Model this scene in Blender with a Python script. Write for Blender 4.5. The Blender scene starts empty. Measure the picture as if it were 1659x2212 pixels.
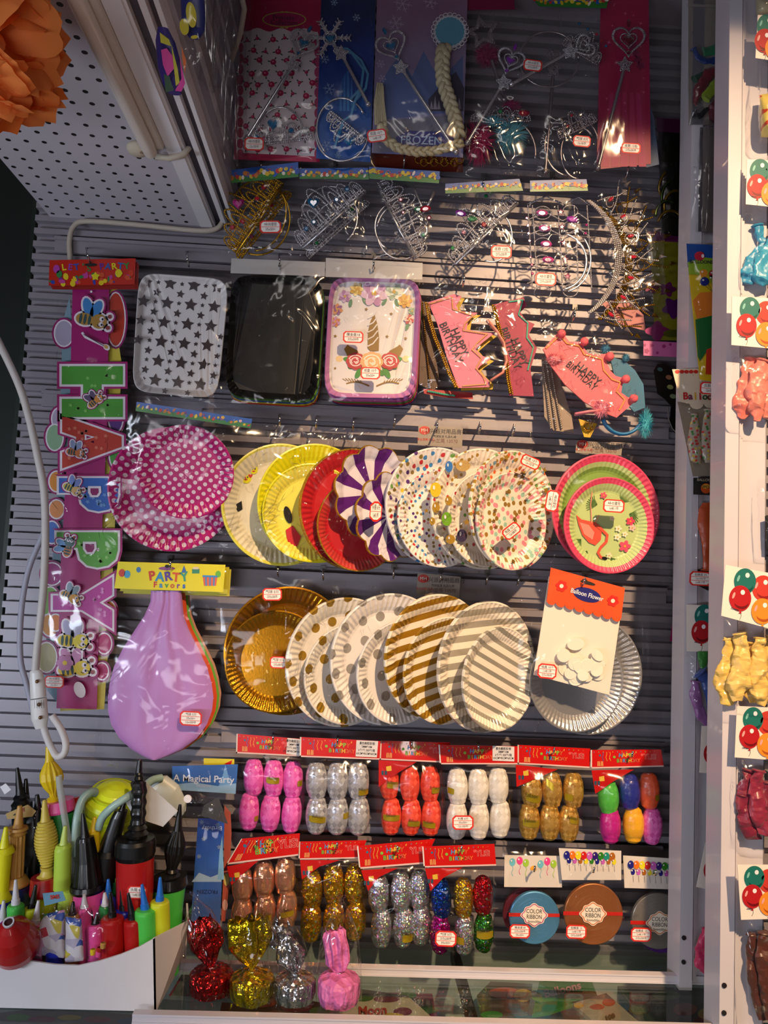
import bpy, math, random
from mathutils import Vector, Matrix, noise
from math import sin, cos, pi, radians
random.seed(7)
SC = bpy.context.scene
COL = SC.collection
# ---------------------------------------------------------------- camera
FPX, CX, CY = 1650.0, 829.5, 1106.0
cy_ = Vector(((761-CX)/FPX, -(1235-CY)/FPX, -1)).normalized()
cz_ = Vector((sin(.049), cos(.049), 0)); cz_ = (cz_ - cy_*cz_.dot(cy_)).normalized()
cx_ = cy_.cross(cz_)
CAM = Vector((0, -1.35, 1.5))
R3 = Matrix((cx_, cy_, cz_))            # rows: world axes seen by the camera -> maps camera vectors to world
cd = bpy.data.cameras.new('camera'); cam = bpy.data.objects.new('camera', cd); COL.objects.link(cam)
cam.matrix_world = Matrix.Translation(CAM) @ R3.to_4x4()
cd.sensor_fit = 'VERTICAL'; cd.sensor_height = 36.0; cd.lens = FPX*36/2212; cd.clip_start = .05
SC.camera = cam
# ---------------------------------------------------------------- light, exposure
SC.view_settings.view_transform = 'Standard'; SC.view_settings.look = 'None'
SC.view_settings.gamma = 1; SC.view_settings.use_curve_mapping = False
SC.view_settings.exposure = -0.3
SC.cycles.transparent_max_bounces = 24; SC.cycles.max_bounces = 8
wd = bpy.data.worlds.new('world'); SC.world = wd; wd.use_nodes = True
wb = wd.node_tree.nodes['Background']; wb.inputs[0].default_value = (.88, .85, .90, 1); wb.inputs[1].default_value = .05
def aim(o, t): o.rotation_euler = (Vector(t)-o.location).to_track_quat('-Z', 'Y').to_euler()
def lamp(name, kind, loc, target, power, color, **k):
    l = bpy.data.lights.new(name, kind); l.energy = power; l.color = color
    for a, b in k.items(): setattr(l, a, b)
    o = bpy.data.objects.new(name, l); COL.objects.link(o); o.location = loc; aim(o, target); return o
lamp('warm_track_spot', 'SPOT', (.76, -2.3, 3.15), (.45, 0, 1.38), 620, (1, .66, .36), spot_size=radians(36), spot_blend=.8, shadow_soft_size=.045)
lamp('cool_shop_tube', 'AREA', (-1.45, -1.15, 1.2), (-.55, 0, .95), 18, (.78, .86, 1), shape='RECTANGLE', size=.9, size_y=.12)
lamp('neutral_shop_tube', 'AREA', (-.1, -1.9, 3.0), (-.05, 0, 1.2), 5.5, (1, .93, .90), shape='RECTANGLE', size=1.0, size_y=.14)
lamp('board_fill_light', 'AREA', (-.45, -1.9, 1.1), (-.5, -.5, 2.1), 7, (.96, .93, 1), shape='RECTANGLE', size=.8, size_y=.2)  # added fill, no visible source: brightens the perforated board from below
for i_, (x_, y_, z_, w_) in enumerate(((-.9, -2.6, 2.3, .5), (.9, -3.0, 1.2, .4), (-.35, -3.2, 1.75, .5), (.3, -2.4, .7, .4), (1.3, -2.0, 2.0, .4))): lamp('film_glint_light', 'AREA', (x_, y_, z_), (0, 0, 1.3), w_, (1, .9, .8), shape='DISK', size=.07)  # added lights behind the camera, for glints on the clear bags
# ---------------------------------------------------------------- projection helpers
def ray(x, y): return R3 @ Vector(((x-CX)/FPX, -(y-CY)/FPX, -1))
class Pl:                                # a plane in the shop: pixel -> point on it (dd metres towards its front)
    def __init__(s, p, n): s.p = Vector(p); s.n = Vector(n).normalized()
    def __call__(s, x, y, dd=0):
        r = ray(x, y); return CAM + r*((s.p+s.n*dd-CAM).dot(s.n)/r.dot(s.n))
def D(d): return Pl((0, -d, 0), (0, -1, 0))
def Zp(z): return Pl((0, 0, z), (0, 0, 1))
def mpx(d): return (1.35-d)/FPX
# ---------------------------------------------------------------- materials
def C(h):
    h = h.lstrip('#'); o = []
    for i in (0, 2, 4):
        v = int(h[i:i+2], 16)/255; o.append(v/12.92 if v <= .04045 else ((v+.055)/1.055)**2.4)
    return (*o, 1)
MC = {}
def M(h, rough=.5, metal=0, key=None, **k):
    kk = (h, rough, metal, tuple(sorted(k.items())))
    if kk in MC: return MC[kk]
    m = bpy.data.materials.new('paint_'+h.strip('#')); m.use_nodes = True
    b = m.node_tree.nodes['Principled BSDF']
    b.inputs['Base Color'].default_value = C(h); b.inputs['Roughness'].default_value = rough; b.inputs['Metallic'].default_value = metal
    if 'trans' in k: b.inputs['Transmission Weight'].default_value = k['trans']
    if 'coat' in k: b.inputs['Coat Weight'].default_value = k['coat']
    if 'alpha' in k: b.inputs['Alpha'].default_value = k['alpha']
    if 'sheen' in k: b.inputs['Sheen Weight'].default_value = k['sheen']
    MC[kk] = m; return m
class N:                                  # small node-graph writer
    def __init__(s, name):
        s.m = bpy.data.materials.new(name); s.m.use_nodes = True; s.t = s.m.node_tree; s.b = s.t.nodes['Principled BSDF']; s.out = s.t.nodes['Material Output']
    def n(s, typ, ins=(), **k):
        x = s.t.nodes.new(typ)
        for a, b in k.items(): setattr(x, a, b)
        for i, v in (ins.items() if isinstance(ins, dict) else enumerate(ins)):
            if v is None: continue
            if hasattr(v, 'is_linked') or isinstance(v, bpy.types.NodeSocket): s.t.links.new(v, x.inputs[i])
            else: x.inputs[i].default_value = v
        return x
    def ma(s, op, a, b=None, c=None): return s.n('ShaderNodeMath', (a, b, c), operation=op).outputs[0]
    def mix(s, f, a, b):
        x = s.t.nodes.new('ShaderNodeMix'); x.data_type = 'RGBA'
        for i, v in ((0, f), (6, a), (7, b)):
            if isinstance(v, bpy.types.NodeSocket): s.t.links.new(v, x.inputs[i])
            else: x.inputs[i].default_value = v
        return x.outputs[2]
    def obj(s): return s.n('ShaderNodeTexCoord').outputs['Object']
    def xyz(s, v): return s.n('ShaderNodeSeparateXYZ', (v,)).outputs
    def vec(s, a, b, c=0.0): return s.n('ShaderNodeCombineXYZ', (a, b, c)).outputs[0]
    def set(s, **k):
        for a, v in k.items():
            i = s.b.inputs[a.replace('_', ' ')]
            if isinstance(v, bpy.types.NodeSocket): s.t.links.new(v, i)
            else: i.default_value = v
    def bump(s, h, st=.5, dist=.001): s.t.links.new(s.n('ShaderNodeBump', {'Strength': st, 'Distance': dist, 'Height': h}).outputs[0], s.b.inputs['Normal'])
    def ramp(s, f, stops, const=True):
        r = s.n('ShaderNodeValToRGB', (f,)); e = r.color_ramp; e.interpolation = 'CONSTANT' if const else 'LINEAR'
        while len(e.elements) < len(stops): e.elements.new(.5)
        for el, (p, c) in zip(e.elements, stops): el.position = p; el.color = C(c)
        return r.outputs[0]
def film(name, amt=.02, tint=(.975, .975, .98, 1), rough=.11, scale=1.0, crease=.5, bdist=.004, sparse=.60):
    g = N(name); t = g.t; o = g.obj()
    nt = g.n('ShaderNodeTexNoise', {'Vector': o, 'Scale': 13*scale, 'Detail': 2.0, 'Distortion': .8}); nz = nt.outputs[0]
    st = g.n('ShaderNodeVectorMath', (o, (30*scale, 30*scale, 11*scale)), operation='MULTIPLY').outputs[0]
    st = g.n('ShaderNodeVectorMath', (st, g.n('ShaderNodeVectorMath', (nt.outputs[1], (5., 5., 5.)), operation='MULTIPLY').outputs[0]), operation='ADD').outputs[0]
    vo = g.n('ShaderNodeTexVoronoi', {'Vector': st, 'Scale': 1.0}, feature='DISTANCE_TO_EDGE').outputs[0]
    mask = g.ma('MAXIMUM', 0.0, g.ma('MULTIPLY', g.ma('SUBTRACT', g.n('ShaderNodeTexNoise', {'Vector': o, 'Scale': 19*scale}).outputs[0], sparse), 9.0))
    cr = g.ma('MULTIPLY', g.ma('MAXIMUM', 0.0, g.ma('SUBTRACT', 1.0, g.ma('MULTIPLY', vo, 16.0))), g.ma('MINIMUM', mask, 1.0))
    bp = g.n('ShaderNodeBump', {'Strength': 1.0, 'Distance': bdist, 'Height': g.ma('ADD', g.ma('MULTIPLY', nz, 2.0), cr)}).outputs[0]
    fr = g.ma('ADD', .02, g.ma('MULTIPLY', g.ma('POWER', g.n('ShaderNodeLayerWeight', {'Blend': .5, 'Normal': bp}).outputs['Facing'], 4.5), .8))
    f = g.ma('MINIMUM', g.ma('ADD', g.ma('ADD', fr, amt-.02), g.ma('MULTIPLY', cr, crease*.05)), .5)
    tr = g.n('ShaderNodeBsdfTransparent', (tint,)).outputs[0]
    gl = g.n('ShaderNodeBsdfGlossy', {'Roughness': rough, 'Normal': bp, 'Color': (1, 1, 1, 1)}).outputs[0]
    t.links.new(g.n('ShaderNodeMixShader', (f, tr, gl)).outputs[0], g.out.inputs[0]); return g.m
FILM = film('clear_film'); FILM2 = film('crinkled_film', .03, crease=1.0, bdist=.006, scale=1.3, sparse=.52)
FILMS = film('smooth_film', .02, scale=.6, crease=.3, bdist=.003, rough=.09)
def glass():
    g = N('counter_glass')
    fr = g.ma('ADD', .04, g.ma('MULTIPLY', g.ma('POWER', g.n('ShaderNodeLayerWeight', {'Blend': .5}).outputs['Facing'], 5.0), .9))
    mx = g.n('ShaderNodeMixShader', (fr, g.n('ShaderNodeBsdfTransparent', ((.84, .88, .87, 1),)).outputs[0], g.n('ShaderNodeBsdfGlossy', {'Roughness': .04}).outputs[0])).outputs[0]
    g.t.links.new(mx, g.out.inputs[0]); return g.m
GLASS = glass()
def metalm(name, h, rough=.25, bump=0, sc=300, metal=1.0):
    g = N(name); o = g.obj(); g.set(Base_Color=C(h), Roughness=rough, Metallic=metal)
    if bump: g.bump(g.n('ShaderNodeTexNoise', {'Vector': o, 'Scale': sc, 'Detail': 2.0}).outputs[0], bump, .002)
    return g.m
SILVER = M('#d8d8de', .22, .9); GOLD = M('#d9a82e', .25, .9); CHROME = M('#cfcfd2', .12, 1)
WHITE = M('#e9e6ea', .45); BLACK = M('#0b0b0c', .35); CARD = M('#efe9e6', .5); DARK = M('#15120f', .6)
RED = M('#c3160f', .35); INK = M('#1c1a2a', .6)
PLW = M('#e4e1e8', .35)
# ---------------------------------------------------------------- mesh builder
class B:
    def __init__(s): s.v = []; s.f = []; s.mi = []; s.sm = []; s.mats = []; s.x = None
    def m(s, mat):
        if mat not in s.mats: s.mats.append(mat)
        return s.mats.index(mat)
    def add(s, vs, fs, mat, smooth=False):
        o = len(s.v); i = s.m(mat)
        s.v += [Vector(v) for v in vs]
        for f in fs: s.f.append([a+o for a in f]); s.mi.append(i); s.sm.append(smooth)
    def box(s, a, b, mat):
        x0, y0, z0 = [min(p, q) for p, q in zip(a, b)]; x1, y1, z1 = [max(p, q) for p, q in zip(a, b)]
        s.add([(x0,y0,z0),(x1,y0,z0),(x1,y1,z0),(x0,y1,z0),(x0,y0,z1),(x1,y0,z1),(x1,y1,z1),(x0,y1,z1)],
              [(0,3,2,1),(4,5,6,7),(0,1,5,4),(1,2,6,5),(2,3,7,6),(3,0,4,7)], mat)
    def poly(s, pr, pts, mat, dd=0, th=0):            # flat print / card traced on a plane
        n = len(pts); a = [pr(x, y, dd) for x, y in pts]
        s.add(a, [list(range(n))], mat)
        if th:
            b = [pr(x, y, dd) - pr.n*th for x, y in pts]
            s.add(b, [list(range(n))[::-1]], mat)
            s.add(a+b, [(i, (i+1) % n, (i+1) % n+n, i+n) for i in range(n)], mat)
    def ell(s, pr, cx, cy, rx, ry, mat, dd=0, ang=0, n=20, th=0, a0=0, a1=360):
        c, q = cos(radians(ang)), sin(radians(ang)); full = a1-a0 >= 360
        pts = []
        for i in range(n if full else n+1):
            t = radians(a0+(a1-a0)*i/n); u, v = rx*cos(t), ry*sin(t); pts.append((cx+u*c-v*q, cy+u*q+v*c))
        s.poly(pr, pts, mat, dd, th)
    def star(s, pr, cx, cy, r, mat, dd=0, ang=0, k=.45, n=5, th=0):
        s.poly(pr, [(cx+(r if i % 2 == 0 else r*k)*sin(radians(ang)+pi*i/n), cy-(r if i % 2 == 0 else r*k)*cos(radians(ang)+pi*i/n)) for i in range(2*n)], mat, dd, th)
    def heart(s, pr, cx, cy, r, mat, dd=0, ang=0, th=0):
        s.poly(pr, [rot(cx, cy, r*x, r*y, ang) for x, y in heart_pts(20)], mat, dd, th)
    def stroke(s, pr, pts, w, mat, dd=0, th=0, closed=False):  # printed line of width w px
        n = len(pts)
        L, Rr = [], []
        for i, (x, y) in enumerate(pts):
            a = pts[i-1] if (i or closed) else pts[i]; b = pts[(i+1) % n] if (i < n-1 or closed) else pts[i]
            dx, dy = b[0]-a[0], b[1]-a[1]; l = math.hypot(dx, dy) or 1
            L.append((x-dy/l*w/2, y+dx/l*w/2)); Rr.append((x+dy/l*w/2, y-dx/l*w/2))
        vs = [pr(*p, dd) for p in L]+[pr(*p, dd) for p in Rr]
        s.add(vs, [(i, (i+1) % n, (i+1) % n+n, i+n) for i in range(n if closed else n-1)], mat)
    def text(s, pr, st, cx, cy, size, mat, dd=.0005, ang=0, off=0, sx=1.0, shear=0):
        vs, fs = glyphs(st, off)
        if not vs: return
        w = [pr(*rot(cx, cy, (x*sx+shear*y)*size, -y*size, ang), dd) for x, y in vs]
        s.add(w, fs, mat)
    def tube(s, pts, r, mat, n=8, closed=False, flat=1.0, cap=True):
        pts = [Vector(p) for p in pts]; m = len(pts); rr = r if isinstance(r, (list, tuple)) else [r]*m
        up = Vector((0, -1, 0.13)); vs = []; u = None
        for i, p in enumerate(pts):
            a = pts[i-1] if (i or closed) else p; b = pts[(i+1) % m] if (i < m-1 or closed) else p
            t = (b-a).normalized() if (b-a).length > 1e-9 else Vector((0, 0, 1))
            if u is None or u.cross(t).length < .05:
                u = up if abs(up.normalized().dot(t)) < .95 else Vector((1, 0, 0))
            u = (u - t*u.dot(t)).normalized(); w = t.cross(u)
            for k in range(n):
                an = 2*pi*k/n; vs.append(p+(u*cos(an)*flat+w*sin(an))*rr[i])
        fs = [(i*n+k, i*n+(k+1) % n, ((i+1) % m)*n+(k+1) % n, ((i+1) % m)*n+k) for i in range(m if closed else m-1) for k in range(n)]
        if cap and not closed: fs += [list(range(n))[::-1], [(m-1)*n+k for k in range(n)]]
        s.add(vs, fs, mat, True)
    def lathe(s, rings, mat, n=24, flute=None, flat=1.0, axis=None, rough=0, mats=None, cap=True):
        # rings: [(Vector centre, radius)], along an axis; flute=(count, depth); flat squashes towards the wall
        P = [Vector(a) for a, _ in rings]; ax = axis or (P[-1]-P[0]).normalized()
        u = Vector((0, -1, 0)) if abs(ax.y) < .9 else Vector((0, 0, 1)); u = (u-ax*u.dot(ax)).normalized(); w = ax.cross(u); vs = []
        for i, (c, r) in enumerate(rings):
            for k in range(n):
                an = 2*pi*k/n; q = r
                if flute: q = r*(1-flute[1]*(.5+.5*cos(an*flute[0])))
                pt = Vector(c)+(u*cos(an)*flat+w*sin(an))*q
                if rough: pt += noise.noise_vector(pt*70)*rough + noise.noise_vector(pt*160+Vector((5, 5, 5)))*rough*.4
                vs.append(pt)
        m = len(rings)
        for i in range(m-1):
            mm = mats[i] if mats else mat
            base = len(s.v)
            s.add(vs[i*n:(i+2)*n], [(k, (k+1) % n, (k+1) % n+n, k+n) for k in range(n)], mm, True)
        if cap: s.add(vs[:n], [list(range(n))[::-1]], mats[0] if mats else mat); s.add(vs[-n:], [list(range(n))], mats[-1] if mats else mat)
    def ball(s, c, r, mat, n=8, m=5, sc=(1, 1, 1), axis=None):
        c = Vector(c); vs = [c+Vector((0, 0, r*sc[2]))]
        for i in range(1, m):
            t = pi*i/m
            for k in range(n): vs.append(c+Vector((r*sin(t)*cos(2*pi*k/n)*sc[0], r*sin(t)*sin(2*pi*k/n)*sc[1], r*cos(t)*sc[2])))
        vs.append(c-Vector((0, 0, r*sc[2])))
        fs = [(0, 1+k, 1+(k+1) % n) for k in range(n)]
        for i in range(m-2): fs += [(1+i*n+k, 1+(i+1)*n+k, 1+(i+1)*n+(k+1) % n, 1+i*n+(k+1) % n) for k in range(n)]
        L = len(vs)-1; fs += [(L, 1+(m-2)*n+(k+1) % n, 1+(m-2)*n+k) for k in range(n)]
        s.add(vs, fs, mat, True)
    def beads(s, pr, pts, r, mat, dd=0, gap=1.7, closed=False):   # a beaded wire along a pixel path; r in px
        if closed: pts = list(pts)+[pts[0]]
        acc = 0.0; last = None
        for (x0, y0), (x1, y1) in zip(pts, pts[1:]):
            l = math.hypot(x1-x0, y1-y0); t = acc
            while t <= l:
                u = t/l if l else 0
                p = pr(x0+(x1-x0)*u, y0+(y1-y0)*u, dd); s.ball(p, r*(1.35+p.y if False else abs(p.y+1.35))/FPX, mat, 6, 4)
                t += r*gap
            acc = t-l
    def gem(s, pr, pts, c, mat, dd=0, h=.004):                    # faceted stone: outline -> inner table
        n = len(pts); a = [pr(x, y, dd) for x, y in pts]; b = [pr(c[0]+(x-c[0])*.55, c[1]+(y-c[1])*.55, dd+h) for x, y in pts]
        s.add(a+b, [(i, (i+1) % n, (i+1) % n+n, i+n) for i in range(n)]+[[n+i for i in range(n)]], mat)
    def build(s, name, parent=None, origin=None):
        me = bpy.data.meshes.new(name); o = bpy.data.objects.new(name, me)
        org = Vector(origin) if origin is not None else (parent_world(parent) if parent else Vector((0, 0, 0)))
        if s.v:
            if parent is None and origin is None:
                n = len(s.v); org = Vector((sum(v.x for v in s.v)/n, sum(v.y for v in s.v)/n, min(v.z for v in s.v)))
        me.from_pydata([tuple(v-org) for v in s.v], [], s.f)
        for m in s.mats: me.materials.append(m)
        me.polygons.foreach_set('material_index', s.mi); me.polygons.foreach_set('use_smooth', s.sm); me.update()
        COL.objects.link(o)
        if parent: o.parent = parent; o['_w'] = tuple(org)
        else: o.location = org
        return o
def parent_world(p): return Vector(p['_w']) if '_w' in p else Vector(p.location)
def rot(cx, cy, x, y, a): c, q = cos(radians(a)), sin(radians(a)); return (cx+x*c-y*q, cy+x*q+y*c)
def heart_pts(n): return [(16*sin(2*pi*i/n)**3/17, -(13*cos(2*pi*i/n)-5*cos(4*pi*i/n)-2*cos(6*pi*i/n)-cos(8*pi*i/n))/17) for i in range(n)]
GC = {}
def glyphs(st, off=0):
    if (st, off) in GC: return GC[(st, off)]
    c = bpy.data.curves.new('t', 'FONT'); c.body = st; c.size = 1; c.align_x = 'CENTER'; c.align_y = 'CENTER'; c.offset = off; c.resolution_u = 3
    o = bpy.data.objects.new('t', c); COL.objects.link(o)
    dg = bpy.context.evaluated_depsgraph_get(); me = bpy.data.meshes.new_from_object(o.evaluated_get(dg))
    r = ([(v.co.x, v.co.y) for v in me.vertices], [list(p.vertices) for p in me.polygons])
    bpy.data.objects.remove(o); bpy.data.curves.remove(c); bpy.data.meshes.remove(me)
    GC[(st, off)] = r; return r
def tag(o, label, cat, group=None, kind=None):
    o['label'] = label; o['category'] = cat
    if group: o['group'] = group
    if kind: o['kind'] = kind
    return o
def thing(name, label, cat, loc, group=None):
    o = bpy.data.objects.new(name, None); COL.objects.link(o); o.location = loc; o.empty_display_size = .02
    return tag(o, label, cat, group)
def struct(b, name): o = b.build(name, origin=(0, 0, 0)); o['kind'] = 'structure'; return o
def bil(Q, u, v):                        # quad TL,TR,BR,BL
    a = (Q[0][0]*(1-u)+Q[1][0]*u, Q[0][1]*(1-u)+Q[1][1]*u); b = (Q[3][0]*(1-u)+Q[2][0]*u, Q[3][1]*(1-u)+Q[2][1]*u)
    return (a[0]*(1-v)+b[0]*v, a[1]*(1-v)+b[1]*v)
def sheet(Q, pr, parent, mat=None, bulge=.012, wr=.003, nx=16, ny=22, name='clear_bag', seed=None):
    sd = seed if seed is not None else random.random()*50
    b = B(); vs = []
    for j in range(ny+1):
        for i in range(nx+1):
            u, v = i/nx, j/ny; e = (4*u*(1-u))**.35*(min(1, 3*v)*min(1, 4*(1-v)))**.5 if 0 < u < 1 and 0 < v < 1 else 0
            x, y = bil(Q, u, v)
            ej = .0 if e else 1
            x += ej*noise.noise(Vector((x*.03, y*.03, sd)))*4; y += ej*noise.noise(Vector((x*.04, y*.04, sd+9)))*3
            w = noise.noise(Vector((x*.022+v*2, y*.014, sd)))+.5*noise.noise(Vector((x*.07, y*.03, sd)))
            vs.append(pr(x, y, bulge*e+wr*w*(.4+e)))
    b.add(vs, [(j*(nx+1)+i, j*(nx+1)+i+1, (j+1)*(nx+1)+i+1, (j+1)*(nx+1)+i) for j in range(ny) for i in range(nx)], mat or FILM, True)
    return b.build(name, parent)
def hook(px, py, d=.10, label='', length=26, base_y=-16):
    a = D(0)(px-2, py+base_y, 0); root = thing('display_hook', label, 'hook', a, 'metal display hooks on the slat wall')
    w = D(0)(px, py+base_y); e = D(d)(px, py+4)
    b = B(); b.tube([w+Vector((0, .004, 0)), w+Vector((0, -.01, -.004)), e+Vector((0, .012, -.004)), e, e+Vector((0, -.004, .009))], .0016, CHROME, 8); b.build('prong', root)
    b = B(); b.box(w+Vector((-.0045, -.003, -.005)), w+Vector((.0045, .001, .005)), M('#6a6664', .4, .4)); b.build('mounting_clip', root)
    return root
WR = ['膜金盘18', '铝膜盘 23', '纸盘 10个', 'A8-05皇冠', '气球 5只', '皮筋 12包', '头箍 6只']
def sticker(parent, cx, cy, w, h, pr, ang=0, dd=.001, lines=2, seed=0):
    b = B(); k = h*.2
    def oc(w, h, k): return [rot(cx, cy, x, y, ang) for x, y in ((-w/2+k, -h/2), (w/2-k, -h/2), (w/2, -h/2+k), (w/2, h/2-k), (w/2-k, h/2), (-w/2+k, h/2), (-w/2, h/2-k), (-w/2, -h/2+k))]
    b.poly(pr, oc(w, h, k), M('#d62a20', .5), dd, .0004)
    b.poly(pr, oc(w*.86, h*.8, k*.8), M('#f0ebe6', .6), dd+.0003)
    for i in range(1, lines): b.stroke(pr, [rot(cx, cy, -w*.42, -h*.4+h*.8*i/lines, ang), rot(cx, cy, w*.42, -h*.4+h*.8*i/lines, ang)], 1, M('#d62a20', .5), dd+.0005)
    for i in range(lines):
        t = WR[(seed+i) % len(WR)] if i == 0 else ['23元x200/件', '35x50=', '12x100/中', '1x48.1/件'][(seed+i) % 4]
        b.text(pr, t, *rot(cx, cy, 0, -h*.4+h*.8*(i+.5)/lines, ang), h*.62/lines*.95, INK, dd+.0006, ang, sx=min(1, w*.78/(len(t)*h*.5/lines)))
    return b.build('price_sticker', parent)
# ---------------------------------------------------------------- the setting
ZC = D(0)(1300, 2037).z                 # top of the glass counter
P1, P2 = -Zp(ZC)(1003, 2112).y, -Zp(ZC)(1003, 2226).y                      # sliding panels stand this far out
ALU = N('slat_aluminium'); _o = ALU.obj()
ALU.set(Base_Color=ALU.mix(ALU.n('ShaderNodeTexNoise', {'Vector': _o, 'Scale': 6.0}).outputs[0], C('#85808a'), C('#969097')), Roughness=.42, Metallic=.15); ALU = ALU.m
FRAME = M('#c9c5cf', .3, coat=.3)
def slats(b, x0, x1, z0, z1, y, pitch=.0238, depth=.017, skip=()):
    z = z0; prof = []
    while z < z1:
        prof += [(y, z), (y, z+pitch*.44), (y+depth, z+pitch*.50), (y+depth, z+pitch*.97)]
        z += pitch
    n = len(prof); vs = [Vector((x0, a, c)) for a, c in prof]+[Vector((x1, a, c)) for a, c in prof]
    b.add(vs, [(i, i+n, i+n+1, i+1) for i in range(n-1)], ALU)
W0 = D(0)
XL = W0(75, 480).x
b = B(); slats(b, XL, .80, ZC-.02, 2.75, 0)
b.box((XL, .014, ZC-.3), (.80, .03, 2.8), ALU)
struct(b, 'wall_back')
# flat hanging rails between the rows of goods
for i, (yl, yr) in enumerate([(540, 590), (870, 905), (1232, 1262), (1572, 1612), (1800, 1830)]):
    z = W0(480, yl+12).z
    b = B(); b.box((W0(480, yl).x if i > 2 else XL+.04, -.004, z-.014), (.56, .002, z+.014), ALU); b.box((W0(480, yl).x if i > 2 else XL+.04, -.009, z+.008), (.56, .002, z+.014), ALU)
    struct(b, 'trim_%d' % (i+1))
b = B(); b.box((-1.6, .25, .2), (XL-.02, .27, 2.9), M('#06110c', .6)); b.box((XL-.02, .03, .2), (XL-.012, .25, 2.9), M('#0a1a12', .5)); struct(b, 'wall_left')  # near-black colour stands in for the dark void left of the slats
b = B(); b.box((-1.75, -1.25, .3), (-1.6, .27, 2.9), M('#07090a', .6)); struct(b, 'wall_far_left')
b = B(); b.box((-.24, -.80, 2.56), (1.6, .04, 2.6), M('#8d8792', .6)); struct(b, 'ceiling')  # unseen overhang board, deepened so that it shades the top row
XA = D(P1)(1466, 2093).x; XB = D(P2)(1551, 2195).x
def panel(x, d, nm, k, w2, z0):
    b = B(); b.box((x, -d, z0), (x+w2, -d+.012, 2.75), FRAME)
    b.box((x+w2, -d+.004, z0), (x+w2+.004, -d+.014, 2.75), ALU); struct(b, 'trim_%d' % (k+1))
    b = B(); slats(b, x+w2, x+.6, z0+.005, 2.75, -d+.012); b.box((x+.002, -d+.026, z0), (x+.6, -d+.032, 2.75), ALU); struct(b, nm)
    b = B()                                             # upright post with a stepped profile
    b.box((x-.004, -d-.012, z0-.012), (x+.016, -d+.034, 2.75), FRAME); b.box((x+.016, -d-.004, z0-.004), (x+.026, -d+.02, 2.75), FRAME)
    b.box((x+.019, -d-.008, z0), (x+.021, -d-.003, 2.75), FRAME)
    for dz in (.03, .066):
        b.lathe([(Vector((x+.002, -d-.0135, z0+dz)), .0035), (Vector((x+.002, -d-.0115, z0+dz)), .0035)], M('#39353a', .4, .6), 10, axis=Vector((0, 1, 0)))
    struct(b, 'trim_%d' % k)
panel(XA, P1, 'wall_right', 6, .055, ZC+.008)
panel(XB, P2, 'wall_front_right', 8, .062, ZC+.008)
# ceiling panel on the left: perforated board, edge profile
ZB = W0(270, 478).z; XR = W0(462, 476).x; XPL = W0(107, 474).x
g = N('perforated_board'); o = g.xyz(g.obj())
def cell(c, s): return g.ma('SUBTRACT', g.ma('FRACT', g.ma('MULTIPLY', c, 1/s)), .5)
px_, py_ = cell(o[0], .0262), cell(o[1], .0262)
dst = g.ma('SQRT', g.ma('ADD', g.ma('MULTIPLY', px_, px_), g.ma('MULTIPLY', py_, py_)))
hole = g.ma('LESS_THAN', dst, .145)
g.set(Base_Color=g.mix(hole, C('#c9c3cc'), C('#060506')), Roughness=.5); PEG = g.m
b = B(); b.box((XPL, -1.3, ZB), (XR-.022, 0, ZB+.006), PEG); b.box((XPL, -1.3, ZB+.006), (XR-.022, 0, ZB+.012), WHITE)
struct(b, 'ceiling_left')
b = B()
for x0, x1, z0, z1, m in [(-.022, 0, -.004, .03, 'w'), (0, .004, .0, .034, 'w'), (.004, .016, .008, .03, 'd'), (.016, .024, .002, .034, 'w'), (.024, .032, .012, .03, 'd'), (.032, .038, .006, .9, 'w')]:
    b.box((XR+x0, -1.3, ZB+z0), (XR+x1, 0, ZB+z1), WHITE if m == 'w' else M('#55505a', .4, .5))
for k in range(9): b.box((XR+.038, -1.3, ZB+.03+k*.07), (XR+.045, 0, ZB+.06+k*.07), M('#a7a2ad', .4, .2))
struct(b, 'trim_10')
# tube lamp under the board (switched off)
a0 = Zp(ZB-.012)(335, 322); a1 = Vector((a0.x-.0, -1.25, a0.z))
t = thing('tube_lamp', 'switched off white tube lamp fixed under the perforated board at top left', 'lamp', (a0.x, a0.y, ZB))
b = B(); b.box((a0.x-.012, a0.y, ZB-.012), (a0.x+.012, -1.25, ZB), M('#d9cfc4', .4)); b.build('base', t)
b = B(); b.lathe([(Vector((a0.x-.006, a0.y-.001, ZB-.018)), .0095), (Vector((a0.x-.006, a0.y-.02, ZB-.018)), .0105), (Vector((a0.x-.006, -1.25, ZB-.018)), .0105)], M('#e6ddd3', .2), 16); b.build('tube', t)
b = B(); q = Zp(ZB-.008)(297, 322); b.ball(q, .016, M('#c9bda8', .7), 12, 8, (1, 1, .6)); b.ball(q+Vector((.006, -.004, -.002)), .011, M('#8a7458', .8), 10, 6, (1.2, .5, .6)); b.build('tape_knot', t)
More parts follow.
